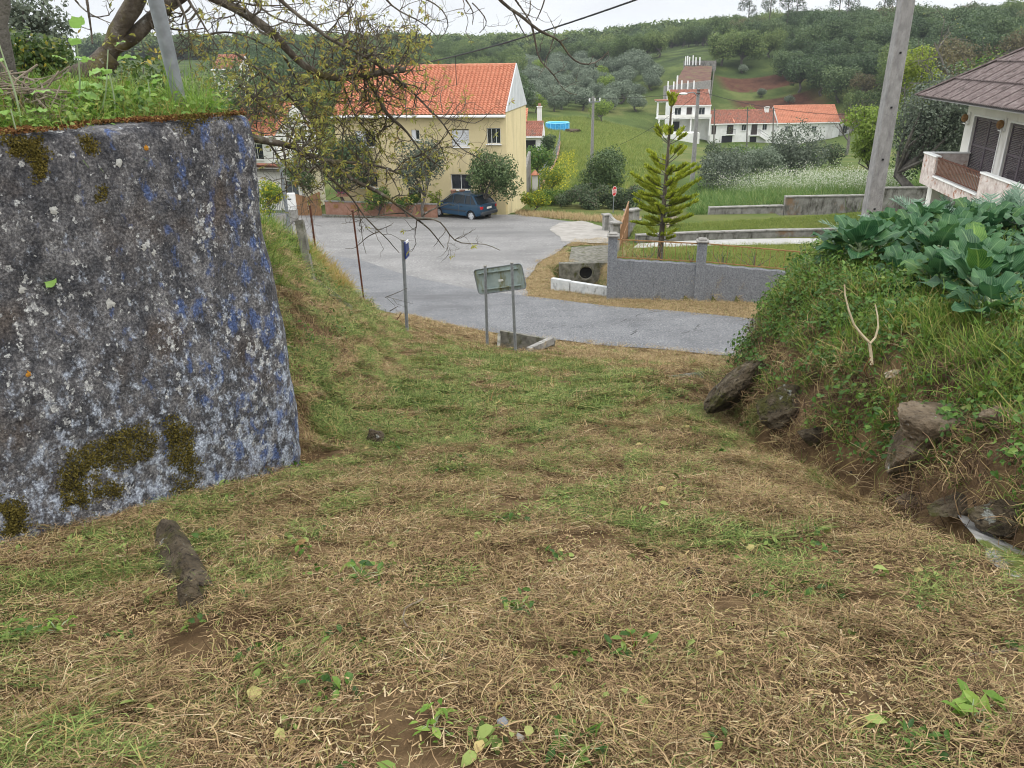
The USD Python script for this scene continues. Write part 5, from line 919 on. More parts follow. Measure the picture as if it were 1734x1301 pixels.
for _ in range(26000):
    if len(put) > 760: break
    y = 143 + 200 * r.random() ** 1.15; x = W(r.uniform(380, 900) if r.random() < .16 else r.uniform(860, 1800), 120, y)[0]; z = float(gz(x, y)); u = pix((x, y, z)); v = pix((x, y, z + 3.5))
    if u[0] < 380 or u[0] > 1800 or u[1] > 212: continue
    if RED.contains(shapely.Point(*u)) or HOUSES.contains(shapely.Point(*u)) or HOUSES.contains(shapely.Point(*v)) or RED.contains(shapely.Point(*v)): continue
    if u[0] < 880 and y < 125: continue
    g = meshkit.noise(np.array([x / 22, y / 22, 1.0]), 3)
    if 880 < u[0] < 1130 and u[1] > 192: continue
    if 880 < u[0] < 1225 and u[1] > 112: k, d = ('olive', 4.2)
    elif u[0] >= 1330 and u[1] > 30: k, d = (('dark', 3.9) if g < .50 else ('brown' if g < .64 else ('broad' if g < .76 else 'olive'), 3.9))
    elif u[0] < 880: k, d = (('dark' if g < .5 else 'broad'), 6.5)
    else: k, d = (('broad', 4.3) if g < .55 else (('dark', 4.4) if g < .72 else ('brown', 4.6)))
    if k == 'olive' and r.random() < .05: k = 'bright'
    if not free(x, y, d): continue
    put.append((x, y, d)); cnt[k] = cnt.get(k, 0) + 1
    zone = ('behind the roof of the yellow house', 'house roof') if u[0] < 880 else (('in the wood above the olive grove', 'olive grove') if u[0] < 1215 else (('on the slope above the red soil terraces', 'red terraces') if u[0] < 1345 else (('in the dense wood left of the big concrete pole', 'pole left') if u[0] < 1500 else ('in the wood right of the big concrete pole', 'pole right'))))
    desc = dict(olive='grey-green olive tree', broad='mid-green broadleaf tree', dark='dark evergreen tree', brown='brownish budding tree', bright='bright lime-green young tree')[k]
    if k == 'olive' and u[0] < 1215: lab_, grp_ = 'grey-green olive tree of the grove above the meadow', 'olive trees of the grove'
    else: lab_, grp_ = f'{desc} {zone[0]}', f'{desc}s {zone[0]}'
    plant(k, x, y, r.uniform(.8, 1.2) if u[0] < 1215 else r.uniform(.8, 1.3), label=lab_, group=grp_)
print('forest', len(put), cnt)
for px_, Y, s in ((1265, 232, .95), (1300, 228, 1.1), (1330, 230, 1.0), (1345, 236, .9), (1415, 225, 1.1), (1430, 232, 1.0), (1490, 222, 1.0), (1510, 228, .95)):
    p = W(px_, 60, Y); plant('pine', p[0], Y, s)
for a, b, Y, lab_ in ((907, 160, 150, 'round lime-green tree on the meadow edge just right of the yellow gable'), (1020, 158, 148, 'lime-green tree at the foot of the olive grove above the meadow pole'), (1228, 205, 152, 'lime-green tree just right of the porch house'), (1262, 200, 160, 'low lime-green tree behind the chimney end of the long white house')): p = W(a, b, Y); plant('bright', p[0], Y, .95, label=lab_)
for a, Y, s in ((1290, 178, .5), (1338, 172, .45), (1255, 195, .5), (1320, 190, .4)): p = W(a, 150, Y); plant('olive', p[0], Y, s, label=f'tiny olive sapling on the red soil terraces', group='saplings on the red terraces')
# far wooded ridge, one mass
r = np.random.default_rng(5); n = 7500; y = 320 + 850 * r.random(n) ** 1.5; x = r.uniform(-.5, .75, n) * y; p = np.column_stack([x, y, gz(x, y)]); u = pix(p); k = (u[:, 0] > -50) & (u[:, 0] < 1800); p = p[k]
fb = [(crown_mesh(blobset(np.random.default_rng(s), 5, 3.2, 3.5, 1.6, 2.3), 900, .62, np.random.default_rng(s), 1.3, .1), M[m]) for s, m in ((1, 'broad'), (2, 'darkgreen'), (3, 'broad'))]
scatter('far_wood', fb, p, 'hazy woodland covering the far ridge', 'wood', r, (.8, 1.5))

# ------------------------------------------------------------------ nearer trees and shrubs, each its own
def shrub(px, py0, py1, Y, wpx, m, label, seed, size=.10, n=5000, cat='shrub', name='shrub', nb=9, gap=.28, trunk=None, zbase=None, stem=.25, squash=1.0, base=None):
    """Crown spanning py1 (top) .. py0 (foot) and about wpx wide at distance Y."""
    b = W(px, py0, Y); tp = W(px, py1, Y); z0 = float(gz(b[0], Y)) if base is None else base; h = max(tp[2] - z0, .4); R = wpx / 2 * np.dot(b - EYE, FWD) / FPX
    r = np.random.default_rng(seed); t = thing(name, label, cat, (b[0], Y, z0), 0)
    lo = stem * h; B = []
    for q in range(nb):
        a = q * 2.4 + r.uniform(-.5, .5); f = r.uniform(0, 1); rad = R * .62 * math.sqrt(f); zz = lo + (h - lo) * r.uniform(.25, .78); br = min(R * .5, (h - lo) * .36) * r.uniform(.75, 1.15); B.append((rad * math.cos(a), rad * math.sin(a) * squash, zz, br))
    obj('stems' if trunk is None else 'trunk', limbs_mesh(h, trunk or .035, B, r, .25), M['bark_grey'], t, smooth=50); obj('leaves' if trunk is None else 'crown', crown_mesh(B, n, size, r, gap=gap), M[m], t); return t
M['citrus'] = leafy('citrus', [(0, (.025, .05, .012)), (.5, (.055, .095, .022)), (.9, (.11, .145, .03)), (1, (.35, .27, .03))], .4, .25, .4, .8)
M['greybush'] = leafy('greybush', [(0, (.05, .065, .045)), (.5, (.10, .125, .085)), (1, (.17, .2, .14))], .6, .15, .4, .6)
M['lime'] = leafy('lime_leaf', [(0, (.13, .18, .02)), (.5, (.22, .28, .035)), (1, (.31, .36, .06))], .5, .4, .4, .6)
M['yellowflower'] = leafy('yellow_flower', [(0, (.10, .16, .02)), (.78, (.18, .25, .03)), (.83, (.45, .4, .02)), (1, (.55, .5, .03))], .6, .3, .3, 1.0)
M['bramble_far'] = leafy('bramble_far', [(0, (.035, .055, .025)), (.5, (.065, .10, .045)), (.85, (.105, .14, .07)), (1, (.13, .10, .08))], .6, .2, .5, .5)
shrub(830, 345, 238, 43.3, 92, 'darkgreen', 'dark round evergreen tree before the right end of the yellow house', 1, .13, 7000, 'tree', 'garden_tree', 11, .2, .07, stem=.15)
shrub(715, 340, 222, 43.6, 92, 'greybush', 'light grey-green olive tree in front of the middle of the yellow house', 2, .13, 5500, 'tree', 'garden_tree', 10, .34, .09, stem=.22)
shrub(590, 345, 215, 45.5, 105, 'darkgreen', 'tall dark tree at the left end of the yellow house', 3, .14, 7500, 'tree', 'garden_tree', 11, .26, .10, stem=.2)
shrub(640, 357, 320, 44.6, 55, 'weed', 'low dark green hedge bush by the planter left of the car', 4, .10, 2500); shrub(690, 358, 330, 44.3, 60, 'weed', 'low green bush with pale shoots between hedge and car', 5, .10, 2500); shrub(735, 350, 318, 44.2, 24, 'lime', 'yellow-green sapling just behind the front of the dark car', 6, .1, 900, gap=.4)
shrub(815, 350, 316, 44.9, 40, 'lime', 'yellow-green shrub behind the roof of the dark car', 7, .09, 900, gap=.4)
shrub(905, 362, 322, 45.8, 60, 'yellowflower', 'yellow flowering shrub at the right corner of the yellow house', 8, .10, 3200); shrub(935, 345, 285, 56, 46, 'yellowflower', 'tall yellow flowering weeds along the wire fence', 9, .12, 2200)
shrub(1020, 335, 243, 53, 78, 'darkgreen', 'dark round bush in the meadow beside the utility pole', 10, .15, 6500, nb=11, gap=.2, stem=.04); shrub(1040, 262, 243, 58, 48, 'darkgreen', 'small dark bush behind the round meadow bush', 11, .15, 1500)
shrub(985, 358, 315, 48, 120, 'bramble_far', 'wide bramble thicket at the back of the parking area', 12, .12, 6500, 'brambles', 'bramble_thicket', 12, .22, stem=0); shrub(1055, 362, 316, 47, 90, 'bramble_far', 'bramble thicket behind the stop sign', 13, .12, 5000, 'brambles', 'bramble_thicket', 10, .22, stem=0); shrub(940, 345, 322, 50, 60, 'weed', 'low green bush left of the bramble thicket', 14, .1, 2500, stem=0)
shrub(910, 300, 245, 66, 62, 'weed', 'leafy green garden tree inside the wire fence', 15, .16, 3500, 'tree', 'garden_tree', 9, .3, .06); shrub(925, 262, 230, 80, 34, 'darkgreen', 'dark fruit tree beside the chimney house', 16, .18, 1600, 'tree', 'garden_tree', 7, .3, .06)
shrub(1225, 300, 240, 50, 110, 'greybush', 'broad grey-green thicket left of the white flowering weeds', 17, .13, 7500, nb=12, gap=.25, stem=.05); shrub(1345, 305, 190, 54, 105, 'greybush', 'tall grey-green willow-like bush before the white houses', 18, .14, 8500, nb=13, gap=.3, stem=.05); shrub(1290, 300, 240, 52, 75, 'olive', 'silvery bush between the two grey-green thickets', 19, .13, 5000, gap=.25, stem=.05)
shrub(1560, 330, 118, 38, 175, 'greybush', 'large silvery olive tree behind the balcony house', 20, .13, 15000, 'tree', 'big_olive_tree', 16, .26, .22, stem=.3)
shrub(1580, 330, 205, 41, 150, 'darkgreen', 'dark green bushes beneath the large silvery olive tree', 21, .15, 7000, stem=.02, nb=12, gap=.2); shrub(1460, 325, 165, 44, 85, 'bright', 'lime-green tree behind the concrete pole', 22, .14, 7000, 'tree', 'lime_tree', 11, .3, .10); shrub(1530, 250, 38, 62, 80, 'lime', 'tall lime-green tree right of the concrete pole top', 23, .2, 5500, 'tree', 'lime_tree', 10, .34, .14)
shrub(1650, 240, 75, 60, 140, 'weed', 'mid-green tree behind the brown roof', 24, .2, 6000, 'tree', 'garden_tree', 11, .3, .14); shrub(1590, 210, 60, 70, 120, 'brownish', 'brownish budding tree behind the large olive', 25, .2, 5000, 'tree', 'budding_tree', 10, .36, .14); shrub(1715, 200, 60, 75, 130, 'brownish', 'brownish tree at the right edge behind the roof', 26, .2, 5000, 'tree', 'budding_tree', 10, .36, .14)
shrub(1690, 400, 330, 22.5, 95, 'yellowflower', 'yellow-green shrub at the foot of the balcony house', 27, .06, 4500, stem=.1); shrub(1723, 395, 325, 22.0, 70, 'brownish', 'dry reddish bush at the right edge below the balcony house', 28, .05, 2500, gap=.4)
shrub(460, 345, 290, 40, 60, 'yellowflower', 'yellow-green round bush inside the metal fence on the left', 29, .11, 3000, stem=.2); shrub(510, 300, 240, 47, 60, 'darkgreen', 'dark bush behind the thin metal pole on the left', 30, .13, 3000)
shrub(255, 185, 62, 8.5, 210, 'citrus', 'dense citrus bush with yellow fruit behind the leaning grey pole', 31, .055, 7500, 'bush', 'citrus_bush', 13, .24, stem=.02); shrub(60, 200, 48, 8.6, 190, 'citrus', 'sparse leafy bush behind the twig heap at the left edge', 32, .055, 4200, 'bush', 'leafy_bush', 12, .4, stem=.02)
shrub(60, 120, -30, 13, 170, 'greybush', 'pale silvery tree in the far upper left', 33, .07, 5500, 'tree', 'silver_tree', 12, .42, .08); shrub(430, 200, 95, 60, 190, 'darkgreen', 'dark trees behind the overhanging branches on the left', 34, .22, 7000, 'tree', 'dark_tree', 13, .25, .15); shrub(330, 190, 110, 55, 120, 'broad', 'green tree behind the wall corner on the left', 35, .2, 4000, 'tree', 'green_tree', 9, .3, .12); shrub(540, 175, 100, 80, 110, 'broad', 'green tree behind the left gable of the yellow house', 36, .25, 4000, 'tree', 'green_tree', 9, .3, .14)
for i, (px_, Y) in enumerate([(1222, 78), (1262, 80), (1318, 82), (1362, 78), (1405, 80)]): shrub(px_, 268, 245 + 3 * (i % 2), Y, 62, ('bramble_far', 'weed')[i % 2], f'low hedge-like shrub below the white row houses, {["first", "second", "third", "fourth", "fifth"][i]} from the left', 60 + i, .18, 2200, stem=0)
# bare branching tree at upper right
def bare_tree(px, py0, py1, Y, label, seed, spread=.9):
    r = np.random.default_rng(seed); b = W(px, py0, Y); h = W(px, py1, Y)[2] - float(gz(b[0], Y)); t = thing('bare_tree', label, 'tree', (b[0], Y, float(gz(b[0], Y)))); mb = MB(); lv = []
    def br(p, d, L, rad, k):
        n = 5; pts = [p]
        for _ in range(n): d = d + r.normal(size=3) * .16 + [0, 0, .03]; d = d / np.linalg.norm(d); pts.append(pts[-1] + d * L / n)
        mb.tube(np.array(pts), np.linspace(rad, rad * .6, n + 1), 5 if k < 2 else 3, False)
        if k >= 5: lv.append(pts[-1]); return
        for _ in range(3 if k < 4 else 2): s = r.normal(size=3); s -= d * (s @ d); s /= np.linalg.norm(s); br(pts[r.integers(2, n + 1)], d * .7 + s * spread, L * r.uniform(.55, .8), rad * .55, k + 1)
    br(np.zeros(3), np.array([0, 0, 1.0]), h * .38, h * .018, 0); obj('branches', mb, M['bark_grey'], t); C = np.array(lv); C = np.repeat(C, 2, 0) + r.normal(size=(2 * len(C), 3)) * .08
    obj('buds', leaves_at(C, r.normal(size=C.shape), .10, r), M['sprig'], t)
bare_tree(1720, 200, -80, 42, 'bare tree with spreading grey branches at the upper right edge', 3); bare_tree(1640, 210, -40, 55, 'thin bare tree right of the concrete pole top', 4); bare_tree(1440, 215, 85, 110, 'bare brown tree in front of the dark wood left of the concrete pole', 6)
# meadow grass
rng = np.random.default_rng(61)
mg = [(blades(40, (.12, .36), (.012, .025), .4, .2, np.random.default_rng(k + 500), 2, .8), M['lawn_grass']) for k in range(3)]
tg = [(blades(44, (.3, .75), (.014, .028), .35, .1, np.random.default_rng(k + 510), 3, .8), M['tall_grass']) for k in range(3)]
def inpoly(poly): pg = Polygon(poly); return lambda x, y: shapely.contains(pg, shapely.points(pix(np.column_stack([x, y, gz(x, y)]))))
meadow = inpoly([(880, 205), (1120, 190), (1110, 300), (1090, 345), (960, 335), (890, 330)])
scat('meadow_grass', mg, 16000, 50, 150, meadow, 'pale green grass of the big meadow beyond the parking area', (.9, 1.9), x0=-2, x1=32, cat='grass', tilt=.1)
tall = inpoly([(1180, 290), (1600, 290), (1600, 352), (1310, 362), (1180, 372)])
scat('tall_meadow_grass', tg, 11000, 36.7, 62, tall, 'tall fresh green grass above the rear garden wall', (.8, 1.4), x0=8, x1=34, cat='grass', tilt=.1)
wf = [(np.vstack([a[0], b[0]]), np.vstack([a[1], b[1] + len(a[0])])) for a, b in [(blades(14, (.6, 1.2), (.01, .02), .3, .05, np.random.default_rng(k), 3, .4), leaves_at(np.random.default_rng(k).normal(size=(70, 3)) * [.28, .28, .25] + [0, 0, .95], np.random.default_rng(k + 1).normal(size=(70, 3)), .07, np.random.default_rng(k + 2))) for k in range(3)]]
M['whiteflower'] = leafy('white_flower', [(0, (.12, .2, .05)), (.45, (.2, .28, .1)), (.55, (.5, .52, .4)), (1, (.7, .7, .6))], .7, .3, .2, 1.0)
scat('white_flower_weeds', [(w, M['whiteflower']) for w in wf], 1000, 39, 50, inpoly([(1215, 312), (1420, 305), (1530, 312), (1530, 342), (1215, 342)]), 'tall weeds with creamy white flowers before the thickets', (.8, 1.3), x0=8, x1=32, cat='weeds', tilt=.1)
yw = [(weed_mesh(np.random.default_rng(k + 530), 60, .6, (.06, .12), .4), M['yellowflower']) for k in range(2)]
scat('yellow_flower_weeds', yw, 2500, 47, 85, inpoly([(905, 345), (930, 300), (960, 250), (975, 255), (975, 300), (955, 340), (930, 350)]), 'yellow flowering weeds along the wire fence in the meadow', (.7, 1.2), x0=-1, x1=12, cat='weeds', tilt=.1)
# ------------------------------------------------------------------ buildings
M['tile'] = noisy('roof_tile', [(.3, (.36, .135, .075)), (.5, (.47, .19, .112)), (.7, (.54, .25, .155))], 5, .85, .3, 30, extra=[((.24, .11, .07), 1.0, .55, .72, (1, 1, 1)), ((.56, .33, .22), 9, .56, .66, (1, 1, 1))])
M['tile_old'] = noisy('roof_tile_old', [(.3, (.20, .085, .058)), (.5, (.30, .125, .085)), (.7, (.38, .19, .13))], 3, .9, .3, 30, extra=[((.16, .12, .095), 1.4, .52, .66, (1, 1, 1))])
M['yellow_wall'] = noisy('yellow_wall', [(.3, (.60, .50, .285)), (.7, (.68, .575, .34))], .8, .9, .15, 60, extra=[((.44, .37, .23), 1.0, .52, .75, (1, 1, .2))])
M['white_wall'] = noisy('white_wall', [(.3, (.62, .62, .6)), (.7, (.76, .755, .73))], 1.2, .9, .15, 60, extra=[((.42, .4, .37), .9, .52, .78, (1, 1, .2))])
M['off_white'] = noisy('off_white_wall', [(.3, (.66, .64, .6)), (.7, (.77, .75, .71))], 1.0, .9, .15, 60, extra=[((.42, .39, .35), 1.3, .58, .8, (1, 1, .2))])
M['pink_stone'] = noisy('pink_stone', [(.3, (.34, .26, .235)), (.5, (.52, .45, .41)), (.7, (.66, .6, .56))], 5, .9, .4, 30, extra=[((.3, .13, .075), 3.5, .57, .66, (1, 1, 1))])
M['sheet_roof'] = noisy('sheet_roof', [(.3, (.10, .075, .07)), (.5, (.165, .13, .122)), (.7, (.25, .21, .2))], 7, .92, .4, 40, (1, 1, 1), extra=[((.06, .05, .045), 2.5, .56, .7, (1, 1, 1))])
M['shutter'] = plain('brown_shutter', (.085, .068, .078), .5); M['door_dark'] = plain('dark_door', (.04, .028, .024), .6); M['blind'] = plain('white_blind', (.66, .67, .68), .5, var=.03)
M['cladding'] = noisy('metal_cladding', [(.3, (.50, .52, .53)), (.7, (.60, .62, .63))], 2, .5, .05); M['glass'] = glass('window_glass'); M['alu'] = plain('window_frame', (.6, .6, .58), .4, var=.05)
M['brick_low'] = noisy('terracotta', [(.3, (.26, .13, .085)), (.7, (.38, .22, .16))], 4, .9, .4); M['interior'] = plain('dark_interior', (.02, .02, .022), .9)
def frame_of(o, ang):
    ca, sa = math.cos(ang), math.sin(ang)
    def loc(px, py, off=0.0):                                          # surveyed position on the facade plane (offset off into the house)
        d = FWD + RIGHT * ((px - 867) / FPX) - UP * ((py - 650.5) / FPX); n = np.array([-sa, ca, 0]); a = np.array(o, float) + n * off
        p = EYE + d * (((a - EYE) @ n) / (d @ n)) - np.array(o, float); return p[0] * ca + p[1] * sa, p[2]
    return loc
def slab_xz(poly, y0, y1):
    m = trimesh.creation.extrude_polygon(poly, y1 - y0, engine='earcut'); v = np.asarray(m.vertices); return np.column_stack([v[:, 0], y0 + v[:, 2], v[:, 1]]), np.asarray(m.faces)[:, ::-1]
def front(parent, x0, x1, z0, z1, ops, m, th=.22, name='front_wall'):
    pg = sbox(x0, z0, x1, z1)
    for (a, b, c, d, k) in ops: pg = pg.difference(sbox(a, c, b, d))
    for g in getattr(pg, 'geoms', [pg]): obj(name, slab_xz(g, 0, th), m, parent)
def opening(parent, a, b, c, d, kind, y=.08, frame='alu'):
    f = .045; F = MB()
    if kind in ('glass', 'glass3', 'half'):
        F.box(((a + b) / 2, y + .03, c + f / 2), (b - a, .06, f)).box(((a + b) / 2, y + .03, d - f / 2), (b - a, .06, f)).box((a + f / 2, y + .03, (c + d) / 2), (f, .06, d - c - 2 * f)).box((b - f / 2, y + .03, (c + d) / 2), (f, .06, d - c - 2 * f))
        for q in ((1,) if kind != 'glass3' else (1, 2)): xx = a + (b - a) * q / (2 if kind != 'glass3' else 3); F.box((xx, y + .028, (c + d) / 2), (f * .8, .05, d - c - 2 * f))
        w = obj('window', F, M[frame], parent); obj('pane', MB().box(((a + b) / 2, y + .03, (c + d) / 2), (b - a - 2 * f, .008, d - c - 2 * f)), M['glass'], w)
        if kind == 'half': obj('blind', MB().box((a + (b - a) * .27, y - .02, (c + d) / 2), ((b - a) * .5, .03, d - c - .01)), M['blind'], w)
        obj('sill', MB().box(((a + b) / 2, -.02, c - .03), (b - a + .1, .14, .05)), M['white'], w)
    elif kind == 'blind':
        for q in range(int((d - c) / .1)): F.box(((a + b) / 2, y, c + .05 + q * .1), (b - a - .02, .03, .092))
        w = obj('roller_blind', F, M['blind'], parent); obj('sill', MB().box(((a + b) / 2, -.02, c - .03), (b - a + .1, .14, .05)), M['white'], w)
    elif kind == 'shutter':
        w = obj('shutter_frame', MB().box((a - .03, -.005, (c + d) / 2), (.06, .06, d - c)).box((b + .03, -.005, (c + d) / 2), (.06, .06, d - c)).box(((a + b) / 2, -.005, d + .03), (b - a + .12, .06, .06)), M['white'], parent)
        hw = (b - a) / 2
        for s in (0, 1):
            L = MB(); x0 = a + s * hw; 
            for xx in (x0 + .03, x0 + hw - .03): L.box((xx, y, (c + d) / 2), (.055, .045, d - c - .01))
            for zz in (c + .06, (c + d) / 2, d - .06): L.box((x0 + hw / 2, y + .002, zz), (hw - .02, .04, .08))
            leaf = obj('shutter', L, M['shutter'], w); S = MB()
            for zz in np.arange(c + .12, d - .1, .055): S.box((x0 + hw / 2, y + .004, zz), (hw - .12, .03, .022), R=trimesh.transformations.rotation_matrix(.5, [1, 0, 0])[:3, :3])
            obj('slats', S, M['shutter'], leaf)
    else:
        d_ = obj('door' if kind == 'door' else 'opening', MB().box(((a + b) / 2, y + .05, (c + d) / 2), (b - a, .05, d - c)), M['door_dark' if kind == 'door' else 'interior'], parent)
        if kind == 'door': obj('door_panels', MB().box((a + (b - a) * .3, y + .02, (c + d) / 2), ((b - a) * .32, .02, (d - c) * .85)).box((a + (b - a) * .7, y + .02, (c + d) / 2), ((b - a) * .32, .02, (d - c) * .85)), M['door_dark'], d_)
def tiles(p0, U, V, L, S, nc, nr, h=.085, step=.06):
    U, V = np.array(U, float), np.array(V, float); U /= np.linalg.norm(U); V /= np.linalg.norm(V); N = np.cross(U, V); N = N if N[2] > 0 else -N
    u = np.concatenate([(np.arange(nc)[:, None] + np.array([0, .18, .38, .58, .8])[None]).ravel() / nc, [1.0]]) * L; pu = np.tile([0, .75, 1.0, .75, 0], nc); pu = np.append(pu, 0)
    v = (np.arange(nr)[:, None] + np.array([0.0, .985])[None]).ravel() / nr * S; pv = np.tile([1.0, 0.0], nr)
    jit = np.random.default_rng(nc).normal(size=(len(u), nr)).repeat(2, 1) * .004
    return MB().grid(np.array(p0, float) + u[:, None, None] * U + v[None, :, None] * V + (pu[:, None] * h + pv[None] * step + jit)[..., None] * N)
def gable_house(parent, Wd, D, z0, ze, zr, ops, wm, rm, nc, nr, ov=.25, side_ops=(), gutter=True, side_ov=.0):
    front(parent, 0, Wd, z0, ze, ops, wm)
    for o in ops: opening(parent, *o)
    pent = Polygon([(0.2, z0), (D, z0), (D, ze), (D / 2, zr - .02), (0.2, ze + .2 * (zr - ze) / (D / 2) - .02)])
    for x in (0, Wd - .22):
        m = trimesh.creation.extrude_polygon(pent, .22, engine='earcut'); v = np.asarray(m.vertices); obj('gable_wall', (np.column_stack([x + v[:, 2], v[:, 0] + .022, v[:, 1]]), m.faces), wm, parent)
    obj('back_wall', MB().box((Wd / 2, D - .1, (z0 + ze) / 2), (Wd - .46, .2, ze - z0)), wm, parent)
    sl = (zr - ze) / (D / 2); Sf = math.hypot(D / 2 + ov, (D / 2 + ov) * sl)
    a = obj('tile_roof', tiles((-side_ov, -ov, ze - ov * sl + .03), (1, 0, 0), (0, 1, sl), Wd + 2 * side_ov, Sf, nc, nr), rm, parent)
    obj('tile_roof', tiles((-side_ov, D + ov, ze - ov * sl + .03), (1, 0, 0), (0, -1, sl), Wd + 2 * side_ov, Sf, nc, nr), rm, parent)
    obj('ridge_tiles', MB().tube([(-side_ov + (Wd + 2 * side_ov) * t, D / 2, zr + .06 + .015 * (k % 2)) for k, t in enumerate(np.linspace(0, 1, nc))], .11, 8), rm, parent)
    if gutter: obj('gutter', MB().tube([(-.02, -ov - .06, ze - ov * sl - .02), (Wd + .02, -ov - .06, ze - ov * sl - .02)], .075, 8).box((Wd / 2, -ov / 2, ze - ov * sl / 2 - .09), (Wd, ov, .06)), M['white'], parent)

# the yellow house
A, B = np.array([-10.05, 47.05]), np.array([-.08, 45.2]); ang = math.atan2(*(B - A)[::-1]); Wd = np.linalg.norm(B - A); Z0 = -.1
yh = thing('yellow_house', 'two-storey pale yellow house with an orange tiled roof behind the parked car', 'house', (*A, Z0), ang)
loc = frame_of((*A, Z0), ang)
def op(loc, px0, py0, px1, py1, kind): x0, z1 = loc(px0, py0); x1, z0 = loc(px1, py1); return (x0, x1, max(z0, .05), z1, kind)
ops = [op(loc, 824, 217, 848, 244, 'glass3'), op(loc, 764, 219, 795, 249, 'blind'), op(loc, 600, 222, 637, 249, 'half'), op(loc, 696, 220, 711, 237, 'half'), op(loc, 763, 295, 798, 322, 'glass'), op(loc, 691, 318, 714, 350, 'door'), op(loc, 610, 290, 640, 318, 'glass')]
gable_house(yh, Wd, 6.9, -.6, 5.85, 8.15, ops, M['yellow_wall'], M['tile'], 44, 22, .28)
obj('gable_cladding', MB().poly([(0, 0), (1, 0), (1, 1), (0, 1)], 0, 1) if False else (lambda m: (np.column_stack([Wd + .003 + np.asarray(m.vertices)[:, 2], np.asarray(m.vertices)[:, 0], np.asarray(m.vertices)[:, 1]]), m.faces))(trimesh.creation.extrude_polygon(Polygon([(-.1, 5.85), (7.0, 5.85), (6.95, 5.95), (3.45, 8.32), (0, 6.0)]), .05, engine='earcut')), M['cladding'], yh, label='pale grey metal sheet over the gable')
rib = MB()
for y_ in np.arange(.5, 6.8, .5): zt = 8.15 - abs(y_ - 3.45) * .66; rib.box((Wd + .06, y_, (5.87 + zt) / 2), (.02, .05, zt - 5.87))
obj('cladding_ribs', rib, M['cladding'], yh)
obj('corner_pilaster', MB().box((Wd - .35, -.05, 1.0), (.55, .12, 3.2)), M['yellow_wall'], yh)
# low wall, kerb, gate before the house
def seg_wall(name, a, b, h, th, m, label, cat, Y0, Y1, z0=None, extra=0.3):
    p0, p1 = W(*a, Y0), W(*b, Y1); z0 = min(float(gz(p0[0], p0[1])), float(gz(p1[0], p1[1]))) if z0 is None else z0
    d = p1[:2] - p0[:2]; L = np.linalg.norm(d); t = thing(name, label, cat, (*p0[:2], z0), math.atan2(d[1], d[0])); return t, L
t, L = seg_wall('low_wall', (552, 350), (740, 356), .8, .2, None, 'low terracotta garden wall before the yellow house', 'wall', 45.6, 43.9)
obj('wall_body', MB().box((L / 2, 0, .35), (L, .2, 1.1)), M['brick_low'], t); obj('coping', MB().box((L / 2, 0, .925), (L + .04, .28, .05)), M['concrete'], t)
for q in range(6): obj('vent_block', MB().box((L * (.1 + .16 * q), -.105, .65), (.3, .02, .22), bev=.005), M['rust_paint'], t)
t, L = seg_wall('kerb', (545, 359), (742, 364), .15, .2, None, 'low grey kerb along the parking area before the yellow house', 'kerb', 45.0, 43.3); obj('kerb_stone', MB().box((L / 2, 0, .06), (L, .16, .3), bev=.02), M['concrete_old'], t)
for i, (a, b, x0, x1) in enumerate([((500, 358), (522, 358), 0, 1), ((523, 358), (545, 358), 0, 1)]):
    t, L = seg_wall('wooden_gate', a, b, 1, .05, None, f'brown board gate leaf left of the yellow house, {"left" if i == 0 else "right"} leaf', 'gate', 46.2 - i * .2, 46.0 - i * .2); n = 6
    for q in range(n): h = 1.15 + .35 * ((q / n) if i == 1 else (1 - q / n) * .5); obj('board', MB().box((L * (q + .5) / n, 0, h / 2), (L / n - .012, .03, h)), M['gate_paint'], t)
    obj('rails', MB().box((L / 2, .03, .25), (L, .03, .08)).box((L / 2, .03, .85), (L, .03, .08)), M['rust'], t)
p = W(580, 327, 45.2); t = thing('flower_box', 'small flower box with pink flowers on the terracotta wall', 'flower box', p - [0, 0, .12]); obj('box', MB().box((0, 0, 0), (.7, .2, .16)), M['brick_low'], t); rr = np.random.default_rng(3); M['pink'] = plain('pink_flower', (.5, .06, .2), .6); obj('flowers', leaves_at(rr.normal(size=(90, 3)) * [.25, .06, .05] + [0, 0, .14], rr.normal(size=(90, 3)), .06, rr), M['pink'], t)
for i in range(2): p = W(768 + 15 * i, 331, 44.2); t = thing('flower_pot', f'terracotta flower pot under the lower window, {"left" if i == 0 else "right"} one', 'flower pot', p); obj('pot', trimesh.creation.revolve([(0, 0), (.1, 0), (.15, .26), (.17, .26), (.17, .3), (0, .28)], sections=14), M['brick_low'], t, smooth=40)
